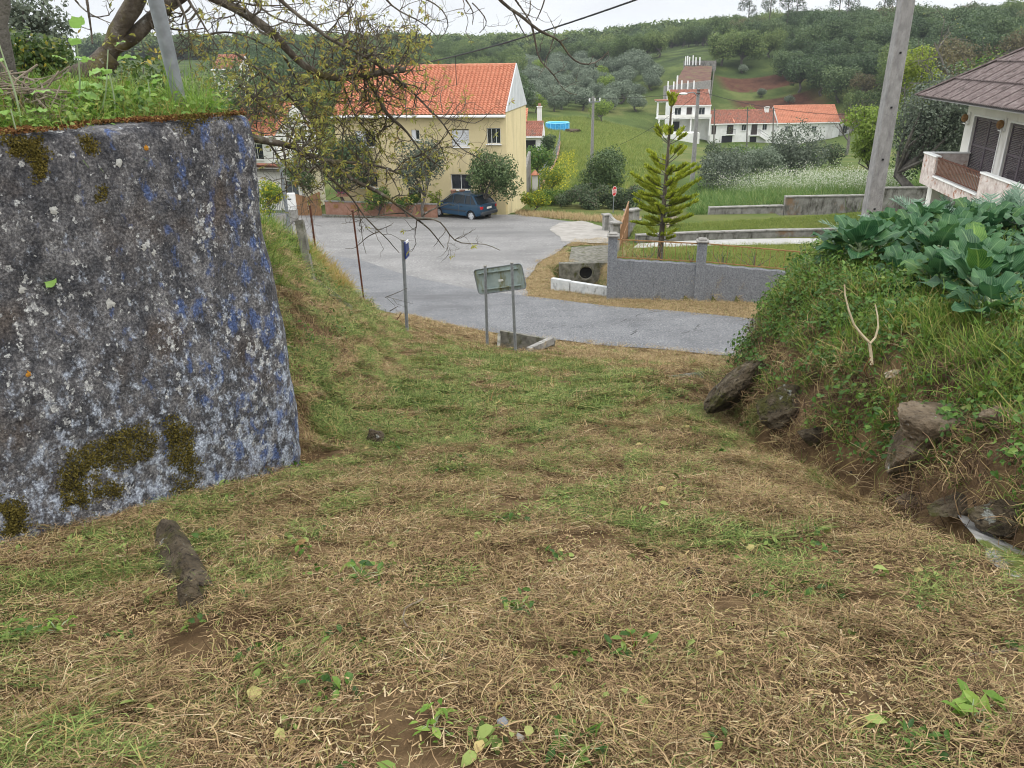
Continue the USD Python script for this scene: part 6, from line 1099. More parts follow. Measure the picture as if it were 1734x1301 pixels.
# left: red roofed house, grey shed, metal fence, letter box
o = W(424, 300, 58); o[2] = -.6; ang2 = math.radians(-14); rh = thing('red_roof_house', 'white house with a red tiled roof behind the overhanging branches on the left', 'house', o - np.array([4.5, -1.0, 0]), ang2)
gable_house(rh, 7.2, 6.0, -.6, 4.35, 6.2, [(5.0, 6.0, 2.6, 3.7, 'glass'), (2.6, 3.6, 2.6, 3.7, 'glass')], M['white_wall'], M['tile'], 30, 14)
o = W(440, 345, 50); o[2] = -.3; gs = thing('grey_shed', 'small grey flat-roofed outbuilding left of the yellow house', 'shed', o, math.radians(-12)); front(gs, 0, 3.2, 0, 2.5, [(1.9, 2.8, 1.0, 1.9, 'glass')], M['off_white']); opening(gs, 1.9, 2.8, 1.0, 1.9, 'glass'); obj('side_wall', MB().box((.1, 1.6, 1.25), (.2, 2.7, 2.5)).box((3.1, 1.6, 1.25), (.2, 2.7, 2.5)), M['off_white'], gs); obj('roof', MB().box((1.6, 1.3, 2.58), (3.7, 3.6, .14)), M['concrete_old'], gs); obj('lean_to', MB().box((.5, -.5, 2.9), (2.6, .9, .12), R=trimesh.transformations.rotation_matrix(-.3, [1, 0, 0])[:3, :3]), M['tile_old'], gs)
t, L = seg_wall('metal_fence', (432, 340), (488, 350), 1, .1, None, 'pale metal bar fence on a low wall at the far left', 'fence', 40, 42); obj('base_wall', MB().box((L / 2, 0, .2), (L, .18, .9)), M['concrete'], t)
for q in range(int(L / .13)): obj('bar', MB().box((.06 + q * .13, 0, 1.08), (.025, .025, .86)), M['galvanised'], t)
obj('rails', MB().box((L / 2, 0, .72), (L, .03, .04)).box((L / 2, 0, 1.46), (L, .03, .04)), M['galvanised'], t)
p = W(492, 343, 43); t = thing('meter_box', 'small white meter cabinet at the end of the metal fence', 'cabinet', (p[0], p[1], p[2] - .4)); obj('cabinet', MB().box((0, 0, .45), (.55, .3, .9), bev=.02), M['white'], t); obj('slot', MB().box((0, -.151, .6), (.2, .01, .06)), M['black'], t); obj('plinth', MB().box((0, 0, -.3), (.6, .34, .6)), M['concrete'], t)

# right of the yellow house: wall, gate pier, wire fence, chimney house, pool
p0, p1 = W(888, 335, 53.5), W(897, 325, 60); d = p1 - p0; t = thing('concrete_wall', 'tall grey concrete garden wall right of the yellow house', 'wall', (*p0[:2], -.9), math.atan2(d[1], d[0])); L = np.linalg.norm(d[:2])
obj('wall_body', MB().add([(0, -.1, -.3), (L, -.1, -.3), (L, -.1, 2.9), (0, -.1, 2.3), (0, .1, -.3), (L, .1, -.3), (L, .1, 2.9), (0, .1, 2.3)], [[0, 1, 2, 3], [4, 7, 6, 5], [3, 2, 6, 7], [0, 3, 7, 4], [1, 5, 6, 2]]), M['wall_old'], t)
p = W(906, 325, 58); t = thing('gate_pier', 'white gate pier with a red tiled cap beside the concrete wall', 'pier', (p[0], p[1], -.95)); obj('pier', MB().box((0, 0, .55), (.42, .42, 1.9)), M['off_white'], t); obj('cap', MB().add([(-.3, -.3, 1.5), (.3, -.3, 1.5), (.3, .3, 1.5), (-.3, .3, 1.5), (0, 0, 1.85)], [[0, 1, 4, 4], [1, 2, 4, 4], [2, 3, 4, 4], [3, 0, 4, 4], [0, 3, 2, 1]]), M['tile'], t)
t = thing('wire_fence', 'wire fence with metal posts on a low brown wall curving up the meadow', 'fence', (0, 0, 0)); fp = []
for px_, py_, Y in ((914, 328, 58), (922, 312, 62), (930, 298, 67), (937, 284, 72), (942, 273, 77), (945, 264, 83), (947, 256, 89), (948, 249, 95)): q = W(px_, py_, Y); fp.append(np.array([q[0], q[1], float(gz(q[0], q[1]))]))
for a, b in zip(fp[:-1], fp[1:]): obj('base_wall', MB().bar((a + b) / 2 * 0 + a + [0, 0, .2], b + [0, 0, .2], .15, .5), M['brick_low'], t)
for q in fp: obj('post', MB().tube([q, q + [0, 0, 1.6]], .05, 6), M['galvanised'], t)
for zz in (.6, .9, 1.2, 1.5): obj('wire', MB().tube([q + [0, 0, zz] for q in fp], .012, 4), M['galvanised'], t)
o = W(868, 262, 86); o[2] = -1.6; ch_ = thing('chimney_house', 'low white house with a tall white chimney behind the yellow house', 'house', o, math.radians(-6)); gable_house(ch_, 3.2, 5.0, -.5, 2.35, 3.5, [(1.4, 2.5, .1, 1.9, 'open')], M['white_wall'], M['tile_old'], 13, 10)
p = np.array([2.7, 3.3]); obj('chimney', MB().box((*p, 3.6), (.5, .5, 2.9)).box((*p, 5.08), (.6, .6, .08)), M['white_wall'], ch_); obj('chimney_cowl', MB().box((*p, 5.27), (.3, .3, .3)), M['brick_low'], ch_); obj('tall_roof', tiles((-1.5, 2.0, 3.6), (1, 0, 0), (0, 1, .55), 2.9, 2.6, 11, 8), M['tile'], ch_)
c = W(944, 222, 121); c[2] = float(gz(c[0], c[1])); t = thing('pool', 'round blue above-ground swimming pool in the meadow', 'pool', c); M['pool_blue'] = noisy('pool_blue', [(.3, (.02, .25, .55)), (.7, (.08, .42, .75))], 3, .4, .05); M['pool_light'] = plain('pool_light', (.2, .6, .85), .4)
obj('pool_wall', trimesh.creation.annulus(1.62, 1.7, 1.15, sections=48, transform=trimesh.transformations.translation_matrix([0, 0, .5])), M['pool_blue'], t, smooth=40); obj('rim', MB().tube([(1.68 * math.cos(a), 1.68 * math.sin(a), 1.1) for a in np.linspace(0, 6.2832, 40)], .09, 6), M['pool_light'], t); obj('water', trimesh.creation.cylinder(1.62, .02, sections=40, transform=trimesh.transformations.translation_matrix([0, 0, .95])), M['pool_light'], t)
for q in range(14): a = q * 6.2832 / 14; obj('prop', MB().box((1.76 * math.cos(a), 1.76 * math.sin(a), .5), (.07, .05, 1.15), a), M['pool_light'], t)
c = W(968, 222, 118); c[2] = float(gz(c[0], c[1])); t = thing('earth_bank', 'brown cut earth bank right of the blue pool', 'bank', c); v, f = rock((1.6, 1.2, 1.1), 77, 3, .6); obj('bank', (v, f), M['earth'], t, smooth=True)

# white row houses across the valley
def valley_house(name, label, px0, px1, pyb, Y, ze_py, zr_py, D, ops, wm, rm, nc, nr, rot=0.0):
    p0, p1 = W(px0, pyb, Y), W(px1, pyb, Y); o = p0.copy(); Wd_ = (p1 - p0)[0] / math.cos(rot); t = thing(name, label, 'house', o, rot); loc_ = frame_of(o, rot); ze = loc_((px0 + px1) / 2, ze_py)[1]; x = loc_((px0 + px1) / 2, zr_py, D / 2)[1]
    gable_house(t, Wd_, D, -2.5, ze, x, [op(loc_, *q) for q in ops], wm, rm, nc, nr, .2); return t, loc_, Wd_, ze
cx = lambda a: 1080 + a / 4.817; cy = lambda a: 80 + a / 4.817
ops = [(cx(605), cy(640), cx(636), cy(712), 'door'), (cx(730), cy(635), cx(776), cy(712), 'door'), (cx(850), cy(632), cx(883), cy(682), 'glass'), (cx(930), cy(630), cx(970), cy(715), 'door'), (cx(1020), cy(628), cx(1052), cy(677), 'glass'), (cx(685), cy(725), cx(766), cy(797), 'open'), (cx(915), cy(732), cx(965), cy(775), 'open')]
ra, la, wa, za = valley_house('row_house', 'long white two-storey house with a weathered red roof across the valley', 1200.5, 1311, 247, 150, 208.5, 187, 6.2, ops, M['white_wall'], M['tile_old'], 40, 13)
for (a, b, c) in ((722, 785, 712), (908, 985, 718)):
    x0, z = la(cx(a), cy(c)); x1 = la(cx(b), cy(c))[0]; obj('balcony_slab', MB().box(((x0 + x1) / 2, -.4, z), (x1 - x0, .8, .12)), M['white'], ra); bars = MB()
    for xx in np.linspace(x0, x1, 10): bars.box((xx, -.78, z + .5), (.035, .035, .95))
    bars.box(((x0 + x1) / 2, -.78, z + .97), (x1 - x0, .05, .05)); obj('balcony_railing', bars, M['black'], ra)
x0, z0_ = la(cx(985), cy(718)); x1, z1_ = la(cx(1050), cy(760)); st = MB()
for q in range(9): st.box((x0 + (x1 - x0) * q / 9, -.4, z0_ + (z1_ - z0_) * (q + .5) / 9), ((x1 - x0) / 9 + .02, .8, .16))
obj('outside_stairs', st, M['white_wall'], ra); obj('stair_railing', MB().bar((x0, -.78, z0_ + .95), (x1, -.78, z1_ + .95), .05, .05).bar((x0, -.78, z0_ + .5), (x1, -.78, z1_ + .5), .03, .03), M['black'], ra)
xx, zz = la(cx(1088), cy(500)); obj('chimney', MB().box((xx, 2.6, za + 1.4), (.75, .6, 2.2)).box((xx, 2.6, za + 2.55), (.95, .8, .12)), M['white_wall'], ra); obj('parapet', MB().box((la(cx(790), 200)[0], 1.5, za + .85), (.25, 3.8, .3), R=trimesh.transformations.rotation_matrix(.45, [1, 0, 0])[:3, :3]), M['tile'], ra)
rb_, lb2, wb, zb = valley_house('row_house', 'white house with a bright orange roof adjoining the long white house', 1313, 1417, 247, 149.4, 207, 179, 7.2, [(1330, 214, 1337, 224, 'glass'), (1375, 214, 1382, 224, 'glass')], M['white_wall'], M['tile'], 38, 14)
valley_house('row_house', 'small white house partly hidden behind the lime-green tree right of the orange roof', 1421, 1452, 247, 151, 208, 194, 6, [(1428, 212, 1434, 226, 'glass')], M['white_wall'], M['tile_old'], 11, 10)
# porch house and terraces above it
ph, lp, wp, zp = valley_house('porch_house', 'white hillside house with an open porch and stepped terraces above it', 1135, 1199.5, 238, 152, 177.5, 153, 6.4, [(1143, 183, 1153, 195, 'glass'), (1163, 182, 1171, 199, 'door'), (1184, 182, 1193, 198, 'glass'), (1112 + 26, 206, 1150, 222, 'open')], M['white_wall'], M['tile_old'], 26, 12)
x0, z = lp(1110, 200); x1 = lp(1199, 200)[0]; obj('balcony_slab', MB().box(((x0 + x1) / 2, -1.2, z), (x1 - x0, 2.4, .2)), M['white_wall'], ph); obj('balcony_wall', MB().box(((x0 + x1) / 2, -2.35, z + .35), (x1 - x0, .1, .6)), M['off_white'], ph)
for px_ in (1112, 1134, 1165, 1197): xx = lp(px_, 210)[0]; obj('column', MB().box((xx, -2.25, z - 1.6), (.25, .25, 3.0)), M['white_wall'], ph)
x2 = lp(1134, 180)[0]; obj('side_porch', MB().box(((x0 + x2) / 2, .2, z + 2.9), (x2 - x0, 2.6, .2)).box((x0 + .15, -.9, z + 1.45), (.3, .3, 2.7)), M['white_wall'], ph); obj('porch_roof', MB().box(((x0 + x2) / 2, .2, z + 3.1), (x2 - x0 + .3, 3, .15)), M['tile_old'], ph)
x0, z = lp(1110, 222); x1, z1_ = lp(1172, 240); obj('annexe', MB().box(((x0 + x1) / 2, -4, (z + z1_) / 2 - 1), (x1 - x0, 3.4, z - z1_ + 2)), M['white_wall'], ph)
def terrace(label, px0, px1, pyt, pyb, Y, posts, m, slope=0):
    p0, p1 = W(px0, pyb, Y), W(px1, pyb, Y); zt = W(px0, pyt, Y)[2]; zt2 = W(px1, pyt + slope, Y)[2]; L = p1[0] - p0[0]; h, h2 = zt - p0[2], zt2 - p0[2]; t = thing('terrace_wall', label, 'wall', p0)
    obj('wall_body', MB().add([(0, 0, -1.5), (L, 0, -1.5), (L, 0, h2), (0, 0, h), (0, .4, -1.5), (L, .4, -1.5), (L, .4, h2), (0, .4, h)], [[0, 1, 2, 3], [4, 7, 6, 5], [3, 2, 6, 7], [0, 3, 7, 4], [1, 5, 6, 2]]), M[m], t)
    for (q, hh) in posts: x = L * q; obj('post', MB().box((x, -.12, h + hh / 2 - .5), (.24, .24, hh + 1)), M['white'], t)
terrace('grey terrace wall with white posts just above the porch house', 1124, 1203, 146, 158, 163, [(.08, .9), (.2, .8), (.27, 1.9), (.37, 1.0), (.5, .9), (.63, .9)], 'concrete', -10)
terrace('white-topped lower terrace wall behind the porch roof', 1130, 1201, 152, 160, 160, [], 'white_wall')
terrace('upper terrace wall with white posts below the wood', 1158, 1213, 103, 110, 192, [(.04, .9), (.1, 1.0), (.16, .8), (.27, 1.1), (.36, .7), (.48, .7)], 'wall_old')
p0, p1 = W(1203, 158, 164), W(1213, 88, 205); t = thing('boundary_wall', 'grey boundary wall climbing the hill beside the terraces', 'wall', (0, 0, 0)); mb = MB(); prev = None
for q in np.linspace(0, 1, 9): c = p0 + (p1 - p0) * q; c[2] = float(gz(c[0], c[1])); prev is not None and mb.bar(prev + [0, 0, .3], c + [0, 0, .3], .2, 1.6); prev = c
obj('wall_body', mb, M['concrete_old'], t)
# brown terrace soil banks between the walls
tb = thing('soil_terrace', 'bare brown soil between the terrace walls', 'soil', (0, 0, 0)); P0, P1, P2, P3 = W(1140, 146, 165), W(1203, 140, 165), W(1206, 112, 190), W(1160, 112, 190); Q = np.array([[P0 + (P1 - P0) * a + ((P3 + (P2 - P3) * a) - (P0 + (P1 - P0) * a)) * b for b in np.linspace(0, 1, 14)] for a in np.linspace(0, 1, 14)]); Q[..., 2] += .5 * (meshkit.fbm(Q / 2.5, 3, 4) - .5); M['red_soil'] = noisy('red_soil', [(.3, (.07, .035, .024)), (.5, (.12, .06, .042)), (.7, (.11, .11, .04))], .6, .95, .8, 6); obj('soil', MB().grid(Q), M['red_soil'], tb, smooth=True)

# the balcony house on the right
o = np.array([17.6, 31.0, 1.5]); angr = math.atan2(-.986, -.167); bh = thing('balcony_house', 'white house with a grey corrugated hip roof and railed balcony at the right edge', 'house', o, angr); lr = frame_of(o, angr)
fl = 2.72; ops = []
for (a, b, c, d) in ((1650, 208, 1680, 291), (1710, 222, 1742, 300)): x0, z1 = lr(a, b); x1, z0 = lr(c, d); ops.append((x0, x1, fl + .02, max(z1, fl + 2.05), 'shutter'))
g0, gz1 = lr(1630, 330); ops2 = [(g0, g0 + 2.6, .02, 2.1, 'open')]
front(bh, 0, 11, fl, 5.55, ops, M['off_white']); front(bh, .9, 11, -.5, fl - .2, ops2, M['off_white'], name='lower_wall')
for q in ops: opening(bh, *q)
gs_ = MB()
for x in np.arange(g0, g0 + 2.6, .12): gs_.box((x + .05, .07, 1.05), (.10, .04, 2.06))
obj('garage_door', gs_, M['gate_paint'], bh); obj('end_wall', MB().box((.11, 4.4, 2.55), (.218, 8.3, 6.0)), M['off_white'], bh); obj('floor_slab', MB().box((5.5, 4.0, fl - .1), (11, 8.4, .19)), M['concrete'], bh)
bx0 = lr(1563, 290, -1.5)[0]; bx1, _ = lr(1589, 270, -1.5); bx2, _ = lr(1664, 300, -1.5); bx3 = 10.9; zt, zbm = fl + .72, fl - .38
obj('balcony_floor', MB().box(((bx0 + bx3) / 2, -.72, fl - .12), (bx3 - bx0 - .3, 1.4, .22)), M['concrete'], bh)
obj('balcony_front', MB().box(((bx0 + bx3) / 2, -1.5, (zbm + fl + .02) / 2), (bx3 - bx0, .14, fl + .02 - zbm)), M['pink_stone'], bh)
obj('balcony_parapet', MB().box(((bx0 + bx1) / 2, -1.5, (fl + .022 + zt) / 2), (bx1 - bx0, .138, zt - fl - .022)), M['pink_stone'], bh); obj('balcony_parapet', MB().box(((bx2 + bx3) / 2, -1.5, (fl + .022 + zt) / 2), (bx3 - bx2, .138, zt - fl - .022)), M['pink_stone'], bh); obj('balcony_parapet', MB().box((bx0 + .07, -.72, (zbm + zt) / 2), (.136, 1.42, zt - zbm)), M['pink_stone'], bh)
obj('parapet_coping', MB().box(((bx0 + bx1) / 2, -1.5, zt + .025), (bx1 - bx0 + .06, .2, .05)).box(((bx2 + bx3) / 2, -1.5, zt + .025), (bx3 - bx2 + .06, .2, .05)).box((bx0 + .07, -.7, zt + .024), (.2, 1.42, .046)).box(((bx1 + bx2) / 2, -1.5, fl + .05), (bx2 - bx1 - .01, .2, .05)), M['white'], bh)
rail = obj('balcony_railing', MB().box(((bx1 + bx2) / 2, -1.5, zt - .01), (bx2 - bx1, .05, .045)).box(((bx1 + bx2) / 2, -1.5, fl + .14), (bx2 - bx1, .04, .03)), M['rust'], bh); M['rail_brown'] = plain('rail_brown', (.22, .11, .07), .5)
for x in np.arange(bx1 + .07, bx2 - .03, .125): obj('baluster', MB().box((x, -1.5, (fl + .14 + zt) / 2 - .01), (.022, .022, zt - fl - .17)), M['rail_brown'], rail)
obj('corner_pier', MB().box((1.0, -.9, 1.0), (.5, .5, 2.7)), M['off_white'], bh)
def wall_lamp(px, py): x, z = lr(px, py); l = obj('wall_lamp', MB().box((x + .1, -.03, z), (.07, .05, .42)).box((x, -.12, z - .2), (.26, .05, .04)), M['white'], bh); obj('lantern', trimesh.creation.icosphere(2, .12, ).apply_scale([1, 1, 1.25]).apply_translation([x - .03, -.14, z]), M['rust_paint'], l, smooth=True)
wall_lamp(1641, 200); wall_lamp(1702, 211)
sl = math.tan(math.radians(33)); ex, ey, ez = -1.1, -1.6, 5.38; rw, ncs = 1.02, 15
for i in range(6):
    for j in range(ncs):
        x0 = ex + j * .9; x1 = x0 + .93; y0, y1 = ey + i * rw * .92, ey + (i + 1) * rw * .92 + .1; n = 15; xs_ = np.linspace(x0, x1, n)
        if x1 - ex < y0 - ey: continue
        yy0 = np.full(n, y0); lim = ey + (xs_ - ex); ya, yb = np.minimum(yy0, lim), np.minimum(np.full(n, y1), lim)
        if (yb - ya).max() < .05: continue
        hh = .028 * np.cos(np.arange(n) * math.pi) ; zf = lambda y, lift: ez + (y - ey) * sl + hh + lift
        T = np.stack([np.stack([xs_, ya, zf(ya, .075)], 1), np.stack([xs_, yb, zf(yb, .0)], 1)], 0); Bm = T - [0, 0, .012]
        obj('roof_sheet', MB().grid(T).grid(Bm[::-1]).grid(np.stack([T[0], Bm[0]])), M['sheet_roof'], bh)
zz = lambda y: ez + (y - ey) * sl
obj('hip_capping', MB().bar((ex - .02, ey - .02, ez + .06), (ex + 5.5, ey + 5.5, zz(ey + 5.5) + .06), .22, .05), M['sheet_roof'], bh)
obj('far_roof_slope', MB().add([(ex, ey, ez), (ex, ey + 11.2, ez), (ex + 5.6, ey + 5.6, zz(ey + 5.6))], [[0, 1, 2]]).add([(ex, ey + 11.2, ez), (13, ey + 11.2, ez), (13, ey + 5.6, zz(ey + 5.6)), (ex + 5.6, ey + 5.6, zz(ey + 5.6))], [[0, 1, 2, 3]]), M['sheet_roof'], bh)
obj('eaves_soffit', MB().add([(ex, ey + .05, ez - .04), (12.4, ey + .05, ez - .04), (12.4, .1, 5.6), (ex, .1, 5.6)], [[0, 1, 2, 3]]), M['off_white'], bh)
# ridge-top house behind the left branches
o = W(385, 120, 90); rt_ = thing('brown_roof_house', 'brown-roofed house glimpsed through the branches at upper left', 'house', (o[0] - 1.6, o[1], float(gz(o[0], o[1]))), -.1); zt_ = W(385, 112, 90)[2] - float(gz(o[0], o[1])); gable_house(rt_, 3.0, 4, -1, zt_ - .2, zt_ + 1.0, [], M['off_white'], M['tile_old'], 12, 8)
# ------------------------------------------------------------------ grey garden wall, pillars, railing
gw = thing('grey_garden_wall', 'rough grey rendered garden wall with pillars and an orange railing along the lane', 'wall')
g0, g1, g2 = np.array([3.06, 22.55]), np.array([5.6, 22.1]), np.array([8.75, 21.35]); zb = lambda p: lot(p[0], p[1])
def wseg(a, b, m=.0):
    d = (b - a) / np.linalg.norm(b - a); return a + d * m, b - d * m
for a, b, za, zb_ in ((g0, g1, 2.97, 2.90), (g1, g2, 2.90, 2.74)):
    a2, b2 = wseg(a, b, .12); d = (b2 - a2) / np.linalg.norm(b2 - a2); n_ = np.array([d[1], -d[0]]) * .11; s = np.linspace(0, 1, 26); top = za + (zb_ - za) * s + .012 * np.sin(s * 40); L_ = a2 + (b2 - a2) * s[:, None]
    F = np.zeros((26, 12, 3)); 
    for k, t_ in enumerate(np.linspace(0, 1, 12)): F[:, k, :2] = L_ + n_; F[:, k, 2] = 1.3 + (top - 1.3) * t_
    F[..., :2] += (meshkit.fbm(F * 4, 3, 3) - .5)[..., None] * .03 * (n_ / .11); Bk = np.concatenate([L_ - n_, top[:, None]], 1); Bb = np.concatenate([L_ - n_, np.full((26, 1), 1.3)], 1)
    obj('wall_panel', MB().grid(F).grid(np.stack([F[:, -1], Bk], 1)).grid(np.stack([Bk, Bb], 1)), M['render_grey'], gw, smooth=40)
for p, zt in ((g0, 3.66), (g1, 3.55), (g2, 3.45)):
    pl = obj('pillar', MB().box((*p, (1.3 + zt) / 2), (.27, .27, zt - 1.3), -.17, bev=.015), M['render_grey'], gw); obj('cap', MB().box((*p, zt + .03), (.36, .36, .06), -.17, bev=.015).box((*p, zt + .085), (.24, .24, .06), -.17, bev=.02), M['concrete'], pl)
for a, b, za, zb_ in ((g0, g1, 2.97, 2.90), (g1, g2, 2.90, 2.74)):
    a2, b2 = wseg(a, b, .135); A3 = np.array([*a2, za]); B3 = np.array([*b2, zb_]); D_ = B3 - A3
    rl = obj('railing', MB().bar(A3 + [0, 0, .6], B3 + [0, 0, .6], .035, .03).bar(A3 + [0, 0, .07], B3 + [0, 0, .07], .03, .025), M['rust_paint'], gw); n = 15
    for k in range(1, n):
        c = A3 + D_ * k / n; h = .53
        if k % 2: obj('baluster', MB().box(c + [0, 0, .335], (.014, .014, h)), M['rust_paint'], rl)
        else:
            u = D_ / np.linalg.norm(D_) * .05; v = [c + [0, 0, .07], c + u + [0, 0, .2], c + [0, 0, .335], c - u + [0, 0, .2], c + [0, 0, .07]]; w = [c + [0, 0, .6], c + u + [0, 0, .47], c + [0, 0, .335], c - u + [0, 0, .47], c + [0, 0, .6]]
            obj('scroll', MB().tube(v, .008, 4).tube(w, .008, 4), M['rust_paint'], rl)
# gate and side pillars
def pillar(px, py0, py1, Y, w, label): p0, p1 = W(px, py0, Y), W(px, py1, Y); z0 = float(gz(p0[0], p0[1])) - .2; t = thing('gate_pillar', label, 'pillar', (p0[0], p0[1], z0)); h = p1[2] - z0; obj('shaft', MB().box((0, 0, h / 2), (w, w, h), .3, bev=.015), M['concrete'], t); obj('cap', MB().box((0, 0, h + .04), (w + .1, w + .1, .08), .3, bev=.015), M['concrete'], t)
pillar(1026, 395, 365, 37.5, .30, 'tall thin grey pillar on the left of the driveway entrance'); pillar(1041, 410, 379, 28.0, .28, 'short grey gate pillar just behind the first garden wall pillar'); pillar(1063, 405, 358, 33.0, .30, 'tall grey gate pillar at the far end of the brown gate'); pillar(1074, 400, 356, 36.0, .30, 'grey pillar behind the brown gate')
p0 = W(1030, 400, 37.2); q = W(1033, 363, 37.2); t = thing('wing_wall', 'curved white-edged wing wall by the driveway entrance', 'wall', (p0[0], p0[1], float(gz(p0[0], p0[1])))); hh = q[2] - float(gz(p0[0], p0[1]))
s = np.linspace(0, 1, 12); P = np.stack([np.stack([.9 * s, -1.2 * s, -.3 + 0 * s], 1), np.stack([.9 * s, -1.2 * s, hh * (1 - .62 * s ** .6)], 1)], 0); obj('wall_body', MB().grid(P).grid(P + [.12, .08, 0]).grid(np.stack([P[1], P[1] + [.12, .08, 0]])), M['concrete'], t)
a, b = W(1046, 415, 28.2), W(1062, 405, 32.8); a[2] = b[2] = 1.25; d = b - a; t = thing('metal_gate', 'brown metal gate with vertical bars above solid panels beside the garden wall', 'gate', a, math.atan2(d[1], d[0])); L = np.linalg.norm(d)
for k in range(2):
    x0 = L * k / 2 + .04; x1 = L * (k + 1) / 2 - .04; zt = lambda x: 1.25 + .38 * x / L
    lf = obj('gate_leaf', MB().bar((x0, 0, .05), (x1, 0, .05), .05, .05).bar((x0, 0, zt(x0)), (x1, 0, zt(x1)), .05, .05).box((x0, 0, .65), (.05, .05, zt(x0))).box((x1, 0, .65), (.05, .05, zt(x1))).box(((x0 + x1) / 2, 0, .72), (x1 - x0 - .05, .04, .05)), M['gate_paint'], t); obj('solid_panel', MB().box(((x0 + x1) / 2, 0, .38), (x1 - x0 - .05, .02, .62)), M['gate_paint'], lf)
    for x in np.linspace(x0, x1, 8)[1:-1]: obj('bar', MB().box((x, 0, (.745 + zt(x) - .03) / 2), (.025, .025, zt(x) - .03 - .745)), M['gate_paint'], lf)
# lawns, driveway, garden walls
rng = np.random.default_rng(71)
lg = [(blades(44, (.03, .09), (.006, .012), .16, .25, np.random.default_rng(k + 600), 2, .8), M['lawn_grass']) for k in range(3)]
scat('front_lawn', lg, 7000, 21, 30.0, inpoly([(1040, 462), (1040, 418), (1420, 412), (1420, 475), (1300, 468)]), 'short yellow-green lawn behind the orange railing', (.9, 1.5), x0=3, x1=12, cat='grass', tilt=.1); scat('rear_lawn', lg, 4500, 31, 36.2, inpoly([(1075, 415), (1075, 385), (1460, 362), (1460, 402)]), 'strip of green lawn below the rear garden wall', (.9, 1.5), x0=5, x1=18, cat='grass', tilt=.1)
M['pale_drive'] = noisy('pale_drive', [(.3, (.3, .295, .28)), (.7, (.42, .41, .39))], 2, .9, .3, 50)
def strip(name, pts, z, m, label, cat): v = np.array([[x, y, z(x, y) if callable(z) else z] for x, y in pts]); return tag(obj(name, MB().add(v, [[i, i + 1, len(v) - 2 - i, len(v) - 1 - i] for i in range(len(v) // 2 - 1)]), M[m]), label, cat, None, 'structure')
f1 = [W(px, py, Y)[:2] for px, py, Y in ((1070, 418, 28.2), (1150, 416, 28.6), (1250, 413, 28.8), (1350, 409, 28.8), (1430, 407, 28.6))]; f2 = [p + [.5, 1.6] for p in f1]; strip('driveway', f1 + f2[::-1], lambda x, y: float(gz(x, y)) + .06, 'pale_drive', 'pale concrete driveway behind the front lawn', 'driveway')
def gwall(label, pts, h, th, m, name='low_wall', z0=None):
    t = thing(name, label, 'wall'); 
    for a, b in zip(pts[:-1], pts[1:]): za = float(gz(*a[:2])) if z0 is None else z0; A_ = np.array([a[0], a[1], za + h / 2 - .2]); B_ = np.array([b[0], b[1], za + h / 2 - .2]); obj('wall_body', MB().bar(A_, B_, th, h + .4), M[m], t); obj('coping', MB().bar(A_ + [0, 0, h / 2 + .235], B_ + [0, 0, h / 2 + .235], th + .05, .05), M['concrete'], t)
gwall('low mossy kerb wall between driveway and rear lawn', [W(1076, 410, 30.4), W(1200, 408, 30.8), W(1330, 402, 31.0), W(1440, 396, 31.0)], .26, .2, 'wall_old')
gwall('old grey rear garden wall, left lower stretch', [W(1080, 386, 36.4), W(1196, 384, 36.6)], .62, .25, 'wall_old'); gwall('grey rear garden wall, middle stretch below the tall grass', [W(1198, 384, 36.6), W(1322, 380, 36.8)], .75, .25, 'wall_old'); gwall('grey rear garden wall, higher right stretch beside the concrete pole', [W(1324, 378, 36.8), W(1460, 372, 36.8), W(1610, 366, 36.6)], 1.05, .25, 'wall_old')
for i, (px_, py_, Y) in enumerate([(1095, 440, 23.8), (1172, 446, 23.5), (1225, 452, 23.3), (1278, 455, 23.2), (1358, 440, 24)]):
    c = W(px_, py_, Y); c[2] = float(gz(c[0], c[1])); r = np.random.default_rng(i); t = thing('rose_bush', f'small pruned rose bush behind the orange railing {["", "just right of the conifer trunk", "left of the second pillar", "right of the second pillar", "before the third pillar"][i]}' if i else 'small pruned rose bush left of the young conifer trunk', 'bush', c); mb = MB(); tp = []
    for q in range(9): e = np.array([r.normal() * .2, r.normal() * .2, r.uniform(.3, .6)]); mb.tube([(0, 0, 0), e * .5 + r.normal(size=3) * .03, e], [.012, .009, .005], 5); tp.append(e)
    obj('canes', mb, M['bark_grey'], t); C = np.repeat(np.array(tp), 7, 0) + r.normal(size=(63, 3)) * .06; obj('leaves', leaves_at(C, r.normal(size=C.shape), .055, r), M['weed'], t)
for i, (px_, lab) in enumerate([(1128, 'cut log lying on the rear lawn, left of the pair'), (1138, 'cut log lying on the rear lawn, right of the pair')]): c = W(px_, 388, 33.5 + .2 * i); c[2] = float(gz(c[0], c[1])) + .18 + .14 * i; t = thing('log', lab, 'log', c, 1.2 + .5 * i); obj('bark', MB().tube([(-.25, 0, 0), (.25, 0, 0)], .19, 14, False), M['bark'], t, smooth=40); obj('cut_end', trimesh.util.concatenate([trimesh.creation.cylinder(.185, .02, sections=16, transform=trimesh.transformations.rotation_matrix(math.pi / 2, [0, 1, 0]) @ trimesh.transformations.translation_matrix([0, 0, s * .245])) for s in (-1, 1)]), M['pale_leaf'], t)
